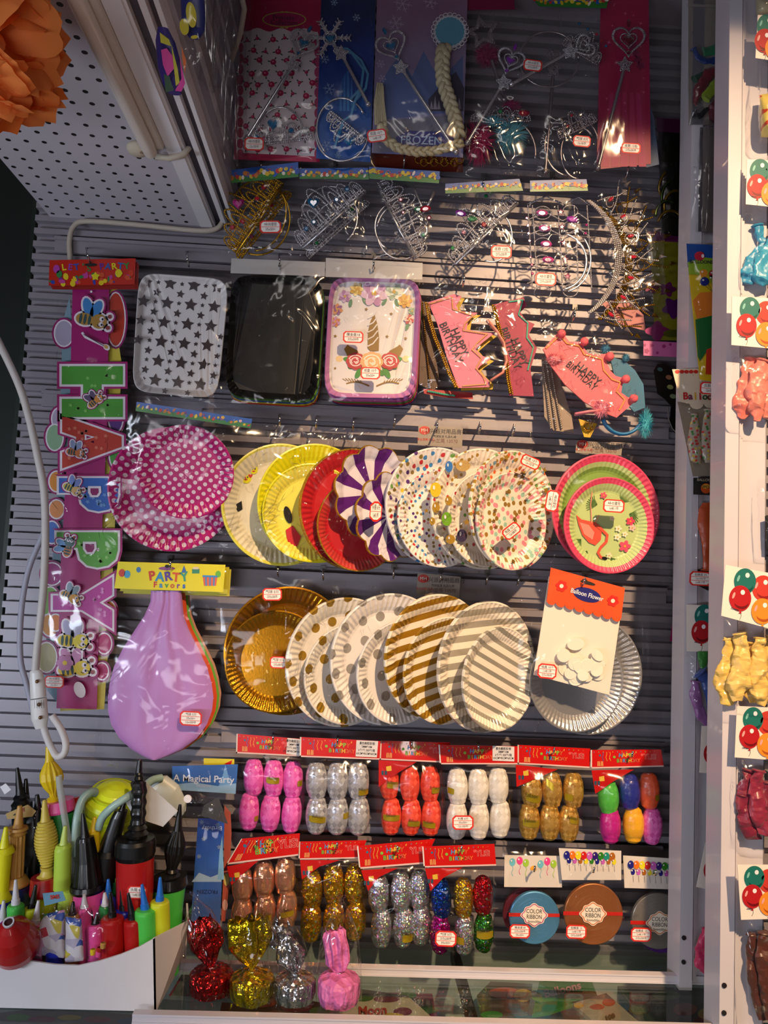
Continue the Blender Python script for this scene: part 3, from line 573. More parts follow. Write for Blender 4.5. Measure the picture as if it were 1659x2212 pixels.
def supplier_card(Q, d, lab):
    pr = D(d); b = B(); b.poly(pr, Q, M('#8f857a', .5), 0, .0006)
    x, y = bil(Q, .14, .25); b.ell(pr, x, y, 12, 9, M('#b8342c', .5), .0004); b.text(pr, 'MH', x, y, 10, M('#e0d4c4'), .0008)
    b.text(pr, '明兴派对用品商行', *bil(Q, .62, .25), 12, INK, .0004, 2, sx=.95); b.text(pr, '气球批发 礼品礼袋', *bil(Q, .6, .5), 6, INK, .0004, 2)
    b.text(pr, '小兰英 13570', *bil(Q, .6, .72), 10, M('#6a3a34'), .0004, 2); b.text(pr, '专业定制 礼品', *bil(Q, .18, .72), 6, RED, .0004, 2)
    o = b.build('business_card', origin=pr(*Q[0])); tag(o, lab, 'card')
supplier_card([(904, 918), (1000, 925), (998, 968), (902, 960)], .045, 'grey supplier card with red oval mark above the hearts plates')
supplier_card([(902, 1237), (995, 1246), (992, 1292), (900, 1284)], .045, 'grey supplier card with red oval mark above the gold striped plates')
supplier_card([(1245, 952), (1345, 958), (1342, 984), (1243, 978)], .03, 'small grey supplier card above the flamingo plates')
# balloon flower card
pr = D(.125); t = thing('flower_balloon_pack', 'white card with orange scalloped top lettered Balloon Flower over the silver plates', 'pack', pr(1265, 1240)); t['_w'] = tuple(t.location)
b = B(); b.poly(pr, [(1186, 1245), (1346, 1290), (1316, 1501), (1153, 1458)], M('#eadfd0', .5), 0, .002); b.build('backing_card', t)
top = [(1190, 1226), (1350, 1270), (1342, 1336)]; sc = []
n = 8
for i in range(n):
    x0 = 1342-(1342-1181)*i/n; y0 = 1336-(1336-1295)*i/n; x1 = 1342-(1342-1181)*(i+1)/n; y1 = 1336-(1336-1295)*(i+1)/n
    for k in range(7): a = pi*k/7; sc.append(((x0+x1)/2+(x0-x1)/2*cos(a)-1, (y0+y1)/2+(y0-y1)/2*cos(a)+9*sin(a)))
b = B(); b.poly(pr, top+sc, M('#e8501a', .45), .006, .0015)
b.ell(pr, 1268, 1285, 31, 15, M('#1c1f6e', .4), .0066, 16); b.text(pr, 'Balloon Flower', 1268, 1285, 14, WHITE, .007, 16, .01, sx=.85)
for fx, fy in ((1213, 1266), (1324, 1298)):
    for k in range(6): b.ell(pr, fx+8*cos(k*1.047+.3), fy+8*sin(k*1.047+.3), 5.2, 4.6, M('#d8241c', .4), .0068+.00005*k)
    b.ell(pr, fx, fy, 4.4, 4.4, M('#f0dcc8', .4), .0075)
b.ell(pr, 1270, 1259, 17, 3.6, DARK, .0068, 15); b.ell(pr, 1263, 1254, 6, 4, DARK, .0069, 15); b.build('scalloped_header', t)
b = B(); WB = M('#efe6d6', .35, coat=.3); rd = random.Random(4)
for i in range(26):
    a = rd.uniform(0, 2*pi); r = 44*math.sqrt(rd.random()); x, y = 1258+r*cos(a)*1.05, 1432+r*sin(a)*.95+(r*cos(a))*.25
    b.ell(pr, x, y, rd.uniform(12, 19), rd.uniform(10, 15), WB, .0012+.00035*i, rd.uniform(0, 180), 16, th=.0006)
b.build('white_balloon_petals', t)
sheet([(1186, 1232), (1348, 1276), (1316, 1504), (1150, 1462)], pr, t, FILMS, .011, .001)
sticker(t, 1182, 1450, 41, 32, pr, 6, .013, 3, 2)
# oblong trays
def tray(label, Q, d, mats, wide=0, group='oblong paper trays', drop=0, decals=None, flut=1):
    pr = D(d); b = B(); n = 320
    def rr(s, dd, fl=0, rad=.20):
        L = []
        for k in range(n):
            a = 2*pi*(k+.5)/n; c_, s_ = cos(a), sin(a); p = 7.0
            r = (abs(c_)**p+abs(s_)**p)**(-1/p); ux, uy = r*c_, r*s_
            cr = min(1, max(0, (abs(ux)+abs(uy)-1.45)*3))
            w = .0030*fl*cr*sin(k*pi/3+.4)
            L.append(pr(*bil(Q, .5+ux*s[0]*.5, .5+uy*s[1]*.5), dd+w))
        return L
    Ls = [(rr((1, 1), -.004), 0), (rr((1, 1), .010, .6), 0), (rr((.985, .99), .0115, 1), 0), (rr((.95, .965), .009, 1.2), 0 if wide else 1), (rr((.90, .925), .003, 1.2), 0 if wide else 1), (rr((.865, .90), .0, .5), 1)]
    for (A, _), (Bq, mi) in zip(Ls, Ls[1:]): b.add(A+Bq, [(k, (k+1) % n, (k+1) % n+n, k+n) for k in range(n)], mats[min(mi, len(mats)-1)], True)
    b.add(Ls[-1][0], [list(range(n))], mats[-1])
    if decals: decals(b, pr)
    o = b.build('paper_tray', origin=pr(*Q[3])); return tag(o, label, 'tray', group)
TW = M('#dedad9', .4, coat=.4); STARM = M('#6f6a6c', .28, .85)
QS = [(300, 588), (496, 603), (470, 862), (284, 845)]
def star_dec(b, pr):
    for j in range(-1, 13):
        for i in range(-1, 8):
            for (du, dv, r, ang) in ((0, 0, 15, 8), (.5, .5, 9.5, 12), (.5, -.02, 5.5, 5)):
                u = .09+(i+du+(j % 2)*0)*.262-.0*j; v = .075+(j+dv)*.163 if True else 0
                u2 = u-.018*(j+dv)
                if .03 < u2 < .97 and .03 < v < .975:
                    x, y = bil(QS, u2, v); e = min(u2, 1-u2, v, 1-v)
                    cr = (abs(u2-.5)+abs(v-.5)) > .84
                    if cr: continue
                    b.star(pr, x, y, r*(1 if e > .06 else .8), STARM, .0012 if (.075 < u2 < .925 and .055 < v < .945) else .0128, ang, .47)
tray('white paper tray printed with silver stars', QS, .075, [TW, TW], decals=star_dec)
BL = M('#090909', .38, coat=.12)
QB = [(500, 592), (701, 603), (684, 868), (486, 856)]
QU = [(712, 597), (910, 602), (896, 862), (698, 858)]
def sh(Q, dy, dx=0): return [(x+dx, y+dy) for x, y in Q]
for i, (c, nm) in enumerate((('#b83a22', 'red'), ('#c8b028', 'yellow'), ('#1f58a8', 'blue'), ('#5a8a3c', 'green'))): tray(nm+' paper tray edge showing below the glossy black tray', sh(QB, 14-3*i, 6-i), .022+.008*i, [M(c, .4)]*2)
tray('glossy black paper tray between the star and unicorn trays', QB, .066, [BL, BL])
for i, (c, nm) in enumerate((('#3a2a6a', 'violet'), ('#a02a3c', 'dark red'), ('#4f7a34', 'green'), ('#b0508c', 'plum'), ('#c070b0', 'pale mauve'))): tray(nm+' paper tray edge showing below the unicorn tray', sh(QU, 18-3.2*i, 6-i), .020+.008*i, [M(c, .4)]*2)
def flower(b, pr, x, y, r, c1, c2, dd, n=7, seed=0):
    rd = random.Random(seed)
    for k in range(n):
        a = 2*pi*k/n+seed; b.ell(pr, x+r*.55*cos(a), y+r*.55*sin(a), r*.52, r*.34, M(c1 if k % 2 else c2, .45), dd+.00008*k, math.degrees(a), 12)
    for k in range(n): a = 2*pi*k/n+seed+.4; b.ell(pr, x+r*.26*cos(a), y+r*.26*sin(a), r*.3, r*.2, M(c2 if k % 2 else c1, .45), dd+.0008+.00005*k, math.degrees(a), 10)
def rose(b, pr, x, y, r, c, c2, dd):
    for k in range(8): a = 2*pi*k/8; b.ell(pr, x+r*.6*cos(a), y+r*.55*sin(a), r*.45, r*.42, M(c, .45), dd+.00005*k, 0, 12)
    b.ell(pr, x, y, r*.85, r*.8, M(c, .45), dd+.0006)
    for k, (q, s0) in enumerate(((.75, 200), (.6, 30), (.45, 140), (.3, 280), (.15, 0))):
        b.stroke(pr, [(x+r*q*cos(radians(s0+t*16)), y+r*q*.85*sin(radians(s0+t*16))) for t in range(12)], r*.11, M(c2, .45), dd+.0008)
def uni_dec(b, pr):
    z = .0012; GD = M('#8a6a2c', .4)
    b.poly(pr, [(808, 676), (798, 700), (795, 722), (794, 752), (800, 758), (818, 758), (819, 730), (815, 700)], GD, z)
    for k in range(5): b.stroke(pr, [(794, 748-k*15), (806, 742-k*15), (817-k, 728-k*14)], 2.6, TW, z+.0004)
    for s in (-1, 1):
        b.poly(pr, [(807+s*56, 744), (807+s*52, 748), (807+s*34, 758), (807+s*30, 770), (807+s*55, 772), (807+s*64, 754)], GD, z)
        for k in range(7): b.stroke(pr, [(805+s*(24+k*5.5), 826-k*.5), (805+s*(27+k*6.4), 817+(k-4)**2*.3)], 1.6, GD, z)
        b.stroke(pr, [(805+s*(8+k*7), 834-9*sin(k*.36)) for k in range(8)], 3, GD, z)
        for q in ((40, 790, 20), (50, 777, -10), (30, 805, 60)): b.ell(pr, 805+s*q[0], q[1], 14, 6, M('#3f8a3c', .45), z+.0002, s*q[2])
        b.ell(pr, 805+s*72, 775, 8, 7, M('#e0c490', .45), z)
    rose(b, pr, 768, 780, 20, '#b83a40', '#f0d8d4', z+.001); rose(b, pr, 842, 780, 20, '#b83a40', '#f0d8d4', z+.001); rose(b, pr, 803, 782, 24, '#dcae78', '#f4e6d0', z+.002)
    b.ell(pr, 820, 804, 12, 6, M('#3f8a3c', .45), z, 30)
    for x, y, r, c1, c2 in ((808, 633, 28, '#b884b0', '#d8b8d0'), (851, 630, 18, '#9fb49a', '#dfe6d4'), (770, 625, 14, '#c8a040', '#e0c878'), (875, 650, 15, '#d8b050', '#c8903c'), (745, 640, 13, '#a878a8', '#c8a8c8'), (728, 668, 12, '#8a5a90', '#c88a60'), (724, 695, 11, '#c090b8', '#c87a50'), (884, 690, 11, '#b04a4c', '#e0c0b8'), (890, 672, 8, '#9fb49a', '#7a9a7c')):
        flower(b, pr, x, y, r, c1, c2, z+.0003, 7, x % 5)
        b.ell(pr, x, y, r*.2, r*.2, M('#c8a03c', .45), z+.0018)
    for x, y, a in ((788, 650, 60), (830, 652, 120), (757, 655, 100), (857, 655, 70), (880, 705, 110)): b.ell(pr, x, y, 9, 4, M('#5f8a6c', .5), z, a)
    for x, y in ((791, 668), (845, 678), (836, 727), (876, 731), (724, 726), (724, 796)): b.star(pr, x, y, 4.2, GD, z, 10)
tray('unicorn print paper tray with mauve rim, roses and lashes', QU, .066, [M('#b878b2', .35, coat=.2), M('#c07ab8', .35), TW][0:1]+[TW], wide=1, decals=uni_dec)
def flatbag(label, Q, d, hdr=None, hole=None, stickers=(), mat=None, cat='bag', group=None, bulge=.010, nm='display_bag', header_mat=None, wr=.002):
    pr = D(d); t = thing(nm, label, cat, pr(*bil(Q, .5, 0)), group); t['_w'] = tuple(t.location)
    sheet(Q, pr, t, mat or FILM, bulge, wr, 16, 22, 'clear_film')
    if hdr:
        b = B(); b.poly(pr, hdr, header_mat or M('#b4b0ae', .3, coat=.6), .003, .0005)
        if hole: b.ell(pr, hole[0], hole[1], 3.4, 3.4, DARK, .0036)
        b.build('bag_header', t)
    for i, s_ in enumerate(stickers): sticker(t, *s_[:4], pr, s_[4], bulge+.002, s_[5] if len(s_) > 5 else 2, seed=int(s_[0]))
    return t, pr
flatbag('clear bag round the silver star tray', [(290, 578), (502, 590), (480, 880), (274, 868)], .09)
flatbag('clear bag with milky header round the black tray', [(500, 560), (705, 568), (696, 872), (478, 870)], .082, [(500, 558), (703, 566), (701, 597), (498, 590)], (604, 574))
flatbag('clear bag with milky header round the unicorn tray', [(703, 556), (914, 566), (905, 868), (690, 868)], .082, [(704, 557), (913, 568), (912, 604), (703, 598)], (807, 579), [(763, 728, 44, 25, 2), (800, 806, 42, 26, 2)])
# ---------------------------------------------------------------- curling ribbon eggs
def weave(name, h, h2, rough=.3, metal=0.0):
    g = N(name); o = g.xyz(g.obj()); an = g.ma('MULTIPLY', g.ma('ARCTAN2', o[0], g.ma('MULTIPLY', o[1], -1.0)), .0165); z = g.ma('MULTIPLY', o[2], .95)
    s = 1/.0100
    p, q = g.ma('MULTIPLY', g.ma('ADD', an, z), s), g.ma('MULTIPLY', g.ma('SUBTRACT', an, z), s)
    fp, fq = g.ma('FLOOR', p), g.ma('FLOOR', q)
    wn = g.n('ShaderNodeTexWhiteNoise', {'Vector': g.vec(fp, fq)}, noise_dimensions='2D').outputs[0]
    par = g.ma('FRACT', g.ma('MULTIPLY', g.ma('ADD', fp, fq), .5)); par = g.ma('GREATER_THAN', g.ma('ADD', par, g.ma('MULTIPLY', wn, .35)), .42)
    g.set(Base_Color=g.mix(g.ma('ADD', g.ma('MULTIPLY', par, .38), g.ma('MULTIPLY', wn, .62)), C(h2), C(h)), Roughness=rough, Metallic=metal, Coat_Weight=.4, Coat_Roughness=.25)
    pp, qq = g.ma('FRACT', p), g.ma('FRACT', q)
    hh = g.ma('ADD', g.ma('MULTIPLY', par, pp), g.ma('MULTIPLY', g.ma('SUBTRACT', 1.0, par), qq)); g.bump(g.ma('ADD', hh, g.ma('MULTIPLY', par, .6)), .55, .0014); return g.m
def holo(name, h, hue=.35, rough=.28, sc=520):
    g = N(name); o = g.obj(); vo = g.n('ShaderNodeTexVoronoi', {'Vector': o, 'Scale': float(sc)}); co = vo.outputs['Color']; x = g.xyz(co)
    rb = g.n('ShaderNodeCombineColor', (x[0], .8, 1.0), mode='HSV').outputs[0]
    g.set(Base_Color=g.mix(g.ma('MULTIPLY', g.ma('GREATER_THAN', x[1], 1-hue), .6), C(h), rb), Metallic=.9, Roughness=rough)
    st = g.n('ShaderNodeTexNoise', {'Vector': o, 'Scale': 90.0, 'Distortion': 1.0}).outputs[0]
    nm = g.n('ShaderNodeNormalMap', {'Strength': .55, 'Color': co}, space='OBJECT'); gm = g.n('ShaderNodeNewGeometry').outputs['Normal']
    nv = g.n('ShaderNodeVectorMath', (g.n('ShaderNodeVectorMath', (co, (.5, .5, .5)), operation='SUBTRACT').outputs[0], (.75, .75, .75)), operation='MULTIPLY').outputs[0]
    nn = g.n('ShaderNodeVectorMath', (g.n('ShaderNodeVectorMath', (gm, nv), operation='ADD').outputs[0],), operation='NORMALIZE').outputs[0]
    g.t.nodes.remove(nm); bp = g.n('ShaderNodeBump', {'Strength': .35, 'Distance': .003, 'Height': st, 'Normal': nn}); g.t.links.new(bp.outputs[0], g.b.inputs['Normal']); return g.m
WV = {'pink': weave('weave_pink', '#f47cd0', '#c8389a'), 'silver': weave('weave_silver', '#d4d4da', '#85858e', .28, .35), 'red': weave('weave_red', '#f4604a', '#c42c1a'),
      'white': weave('weave_white', '#f4efe6', '#c4beb4'), 'gold': weave('weave_gold', '#e4b860', '#9c7020', .28, .5), 'green': weave('weave_green', '#5cc04a', '#44a43a'),
      'blue': weave('weave_blue', '#2a3494', '#1c2478'), 'magenta': weave('weave_magenta', '#c41c8c', '#ac1478'), 'yellow': weave('weave_yellow', '#f0b424', '#dc9c18'), 'orange': weave('weave_orange', '#ee6034', '#d84c24'),
      'rose gold': metalm('rose_gold_foil', '#f0b494', .2, .45, 110, .85), 'gold holographic': holo('holo_gold', '#c89a1c', .22, .25, 420), 'silver holographic': holo('holo_silver', '#b4b4bc', .35, .3), 'blue glitter': holo('holo_blue', '#123c9c', .06),
      'red glitter': holo('holo_red', '#a81420', .06), 'magenta glitter': holo('holo_magenta', '#a8107c', .1), 'green glitter': holo('holo_green', '#2c6c1c', .15), 'gold glitter': holo('holo_gold_glitter', '#c8981c', .2)}
GL_ = M('#b8a020', .3, .5)
def egg(x, y, rx, ry, d, mat, label, group, tilt=0, lab=None, kind='curling_ribbon_egg'):
    k = mpx(d); ax = Vector((sin(radians(tilt)), 0, cos(radians(tilt)))); o_ = D(d)(x, y); b = B(); rings = []
    for i in range(15):
        t = -1+2*i/14; t2 = max(-1, min(1, t)); r = (1-abs(t2)**2.6)**.5*.86+.14 if abs(t2) < 1 else .30
        if i in (0, 14): r = .50
        if i in (1, 13): r = .74
        rings.append((o_+ax*t*ry*k, r*rx*k))
    b.lathe(rings, mat, 26, flat=.92, axis=ax, rough=.0012 if 'holo' in mat.name or 'rose' in mat.name else .0004)
    for s in (1,): b.lathe([(o_+ax*ry*k*.97, rx*k*.36), (o_+ax*ry*k*1.03, rx*k*.34), (o_+ax*ry*k*1.02, rx*k*.2)], mat, 16, axis=ax)
    o = b.build(kind, origin=o_); tag(o, label, 'ribbon', group)
    if lab:                                           # small gold foil label wrapped on the front
        dx, dy, w, h, a = lab; b = B(); rr = rx*k
        us = [-.5+j/6 for j in range(7)]; vs = []
        for v in (-.5, .5):
            for u in us:
                X = dx*rx+w*u; Z = -dy*ry-h*v*(.82 if abs(u) > .45 else 1)+u*w*math.tan(radians(-a)); xx = max(-.97, min(.97, X/rx)); zz = min(.95, abs(Z/ry))
                rad = ((1-zz**2.6)**.5*.86+.14)*rr*.92
                vs.append(o_+Vector((xx*rx*k, -(rad*math.sqrt(max(.02, 1-xx*xx))+.0012), Z*k)))
        b.add(vs, [(j, j+1, j+8, j+7) for j in range(6)], GL_, True)
        c = D(d)(x+dx*rx, y+dy*ry); p2 = Pl(c-Vector((0, rr*.92+.0016, 0)), (0, -1, 0))
        if w > 16: b.text(Pl((0, -d-rr*.92*math.sqrt(max(.05, 1-dx*dx))-.0022, 0), (0, -1, 0)), 'Balloon', x+dx*rx, y+dy*ry, h*.8, M('#3a3208', .5), 0, a, sx=.75)
        b.build('gold_label', o)
    return o
def header(parent, Q, pr, brand=True, white=None, dd=.004, flap=None, flp2=False):
    b = B(); RD = M('#c4120e', .28, coat=.5); b.poly(pr, Q, RD, dd, .0004)
    w = math.hypot(Q[1][0]-Q[0][0], Q[1][1]-Q[0][1]); h = math.hypot(Q[3][0]-Q[0][0], Q[3][1]-Q[0][1]); an = math.degrees(math.atan2(Q[1][1]-Q[0][1], Q[1][0]-Q[0][0]))
    b.poly(pr, [bil(Q, 0, 0), bil(Q, .018, 0), bil(Q, .018, 1), bil(Q, 0, 1)], M('#d8d4d0', .5), dd+.0003)
    b.poly(pr, [bil(Q, 0, .93), bil(Q, 1, .93), bil(Q, 1, 1), bil(Q, 0, 1)], M('#d8b8b4', .35), dd+.0003)
    cs = ['#4a8ac0', '#7ab84a', '#d8982c', '#c85a2c', '#d8b83c']
    for i, ch in enumerate('HAPPY'): b.text(pr, ch, *bil(Q, .42+.045*i, .32), h*.30, M(cs[(i*2) % 5], .4), dd+.0006, an+(-6 if i % 2 else 6), .03)
    for i, ch in enumerate('BIRTHDAY'): b.text(pr, ch, *bil(Q, .38+.041*i, .62), h*.27, M(['#6aa83c', '#d8a02c', '#4a8ac0', '#5ca04c', '#d8b83c', '#c8603c', '#c0503c', '#d8602c'][i], .4), dd+.0007, an, .03)
    for u, v, r, c in ((.13, .30, .055, '#2c6a8c'), (.33, .40, .07, '#7ab43c'), (.72, .30, .075, '#d8504c'), (.50, .14, .035, '#4a8a4c'), (.26, .5, .03, '#d8782c'), (.64, .16, .03, '#e0b03c')): b.ell(pr, *bil(Q, u, v), h*r, h*r, M(c, .4), dd+.0005, n=10)
    for u in (.11, .155): b.poly(pr, [bil(Q, u-.015, .62), bil(Q, u+.015, .62), bil(Q, u+.018, .88), bil(Q, u-.018, .88)], M('#d8a05c', .4), dd+.0005); b.stroke(pr, [bil(Q, u, .6), bil(Q, u, .88)], 1, RED, dd+.0007)
    for u, s_ in ((.17, '#3c5a9c'), (.22, '#d89a3c'), (.27, '#d89a3c')): b.stroke(pr, [bil(Q, u+.008*sin(t*1.6), .12+.1*t) for t in range(6)], 1.2, M(s_, .4), dd+.0005)
    for i in range(14): b.poly(pr, [bil(Q, .04+.066*i, .10), bil(Q, .055+.066*i, .10), bil(Q, .047+.066*i, .16)], M(cs[i % 5], .4), dd+.0005)
    if brand:
        b.text(pr, 'YLiSi', *bil(Q, .83, .42), h*.40, M('#d8a09c', .4), dd+.0006, an, .035, sx=.85); b.text(pr, 'YLiSi', *bil(Q, .83, .42), h*.40, RD, dd+.0008, an, .008, sx=.85)
    if white:
        Wq = white; b.poly(pr, Wq, M('#d6d2d2', .5), dd+.001, .0003)
        for i, t in enumerate(('素色橄榄球/银', '5MM*10M', '6个/包 300包/箱', '65CM*45CM*60CM')): b.text(pr, t, *bil(Wq, .5, .18+.21*i), 6.6, INK, dd+.0014, an, .006, sx=.8)
    if flap:
        b.poly(pr, flap, M('#b8100c', .3, coat=.4), dd-.001, .0003)
        x, y = flap[0][0]+16, flap[0][1]+20; b.poly(pr, [(x, y-6), (x+11, y-8), (x+12, y+3), (x+1, y+4)], M('#d8b43c', .4), dd-.0006)
        for k in (0, 7): b.poly(pr, [(x-10+k, y+3), (x-5+k, y+3), (x-5+k, y+12), (x-10+k, y+12)], M('#2c4a5c', .4), dd-.0006)
    return b.build('bag_header', parent)
def pack(nm, Qh, Qb, eggs, mats, white=None, d=.05, flap=None, labs={}, r=(21, 37), st=(), desc='', names=None):
    pr = D(d); t = thing('ribbon_pack', 'clear pack with red header holding %s' % nm, 'bag', pr(*bil(Qh, .5, 0)), 'ribbon egg packs'); t['_w'] = tuple(t.location)
    header(t, Qh, pr, True, white, .016, flap); sheet(Qb, pr, t, FILM, .030, .003, 16, 20, 'clear_film')
    pos = ['upper left', 'upper middle', 'upper right', 'lower left', 'lower middle', 'lower right']
    for i, (x, y) in enumerate(eggs):
        mt = mats[i] if isinstance(mats, list) else mats
        egg(x, y, r[0], r[1], d, WV[mt], '%s curling ribbon egg, %s one in the %s' % (mt, pos[i], desc or nm), 'curling ribbon eggs', (i*37 % 9)-4, labs.get(i))
    for s_ in st: sticker(t, *s_[:4], pr, s_[4], .033, 3, seed=int(s_[0]))
    return t
def bq(x0, y0, x1, y1, k=6): return [(x0, y0), (x1, y0+k), (x1, y1+k), (x0, y1)]
pack('six pink ribbon eggs', [(511, 1585), (650, 1596), (650, 1634), (510, 1627)], bq(506, 1612, 655, 1795), [(548, 1679), (591, 1681), (633, 1684), (538, 1752), (584, 1755), (630, 1758)], 'pink', [(621, 1594), (650, 1597), (648, 1632), (618, 1628)], .046, labs={1: (0, .0, 27, 13, 2), 2: (.8, .1, 12, 12, 0), 3: (.85, .3, 8, 11, 0)}, desc='pink pack')
pack('six silver ribbon eggs', [(648, 1592), (822, 1601), (820, 1641), (647, 1635)], bq(648, 1620, 822, 1800), [(684, 1686), (729, 1687), (774, 1687), (684, 1760), (729, 1761), (775, 1762)], 'silver', [(770, 1599), (817, 1601), (814, 1636), (768, 1634)], .062, labs={2: (.5, .5, 20, 12, -3), 3: (.1, .1, 34, 13, 6), 4: (.8, -.1, 12, 12, 0)}, r=(23, 37), desc='silver pack')
pack('six red ribbon eggs', [(822, 1600), (972, 1604), (972, 1648), (820, 1641)], bq(812, 1628, 962, 1795), [(840, 1687), (885, 1692), (929, 1693), (845, 1763), (888, 1764), (931, 1765)], 'red', None, .05, labs={0: (.35, .1, 24, 13, 3), 2: (.5, .25, 17, 12, 0), 3: (0, -.05, 35, 12, 0), 4: (.25, .25, 26, 11, 3), 5: (-.25, .3, 26, 12, 3)}, r=(21, 36), desc='red pack', flap=[(818, 1642), (900, 1646), (862, 1668), (818, 1700)])
pack('six white ribbon eggs', [(947, 1609), (1118, 1612), (1118, 1651), (950, 1651)], bq(952, 1635, 1108, 1800), [(988, 1699), (1033, 1700), (1076, 1697), (987, 1771), (1034, 1772), (1080, 1768)], 'white', [(1064, 1611), (1111, 1613), (1111, 1645), (1064, 1643)], .062, labs={0: (-.75, .15, 14, 12, 3), 3: (.3, -.1, 22, 12, -3)}, r=(22, 37), st=[(1000, 1777, 46, 31, 0)], desc='white pack')
pack('six gold ribbon eggs', [(1118, 1609), (1275, 1617), (1274, 1659), (1118, 1650)], bq(1112, 1640, 1262, 1805), [(1148, 1708), (1192, 1706), (1238, 1707), (1143, 1773), (1187, 1775), (1228, 1778)], 'gold', None, .054, labs={0: (0, .3, 30, 16, 10), 1: (-.4, -.4, 14, 15, 40), 2: (-.6, .3, 14, 14, 0), 3: (.1, .0, 38, 14, 3), 5: (.4, -.3, 24, 13, 10)}, r=(22, 36), flap=[(1114, 1652), (1205, 1662), (1150, 1685), (1116, 1700)], desc='gold pack')
pack('six mixed colour ribbon eggs', [(1276, 1620), (1428, 1619), (1434, 1656), (1276, 1660)], bq(1278, 1645, 1432, 1815), [(1314, 1721), (1360, 1710), (1402, 1708), (1318, 1782), (1368, 1781), (1408, 1784)], ['green', 'blue', 'orange', 'magenta', 'yellow', 'pink'], None, .058, labs={2: (.6, .25, 14, 12, 0)}, r=(22, 36), flap=[(1278, 1664), (1370, 1662), (1325, 1688), (1286, 1715)], desc='mixed colour pack')
pack('six rose gold ribbon eggs', [(521, 1812), (648, 1800), (644, 1848), (488, 1868)], [(500, 1850), (644, 1845), (648, 1995), (485, 1990)], [(523, 1910), (570, 1900), (616, 1892), (522, 1975), (572, 1968), (620, 1962)], 'rose gold', None, .052, labs={4: (.1, .2, 26, 13, -10), 5: (.1, .1, 26, 11, -12)}, r=(22, 36), flap=[(490, 1872), (560, 1858), (528, 1885), (500, 1912)], desc='rose gold pack')
pack('six gold holographic ribbon eggs', [(646, 1818), (792, 1815), (776, 1854), (645, 1857)], bq(642, 1840, 792, 2025, 2), [(674, 1920), (721, 1910), (766, 1909), (672, 1990), (721, 1988), (767, 1987)], 'gold holographic', None, .048, labs={}, r=(22, 38), flap=[(648, 1858), (735, 1858), (690, 1872), (652, 1900)], desc='gold holographic pack')
pack('six silver holographic ribbon eggs', [(771, 1828), (940, 1812), (915, 1866), (776, 1877)], [(780, 1860), (915, 1850), (932, 2035), (790, 2050)], [(818, 1930), (866, 1927), (906, 1922), (824, 2003), (871, 2002), (909, 1997)], 'silver holographic', None, .060, labs={4: (.4, .4, 22, 16, 0)}, r=(22, 38), flap=[(780, 1880), (860, 1875), (818, 1895), (795, 1925)], desc='silver holographic pack')
pack('six mixed glitter ribbon eggs', [(912, 1829), (1068, 1823), (1072, 1870), (915, 1874)], bq(914, 1855, 1070, 2055), [(953, 1941), (1001, 1940), (1043, 1934), (951, 2016), (1002, 2018), (1045, 2013)], ['blue glitter', 'gold glitter', 'red glitter', 'magenta glitter', 'silver holographic', 'green glitter'], None, .074, labs={5: (0, -.05, 34, 15, -4), 4: (-.5, .15, 16, 14, 0)}, r=(21, 38), st=[(963, 2028, 46, 34, 3)], flap=[(918, 1876), (1000, 1874), (958, 1896), (930, 1925)], desc='mixed glitter pack')
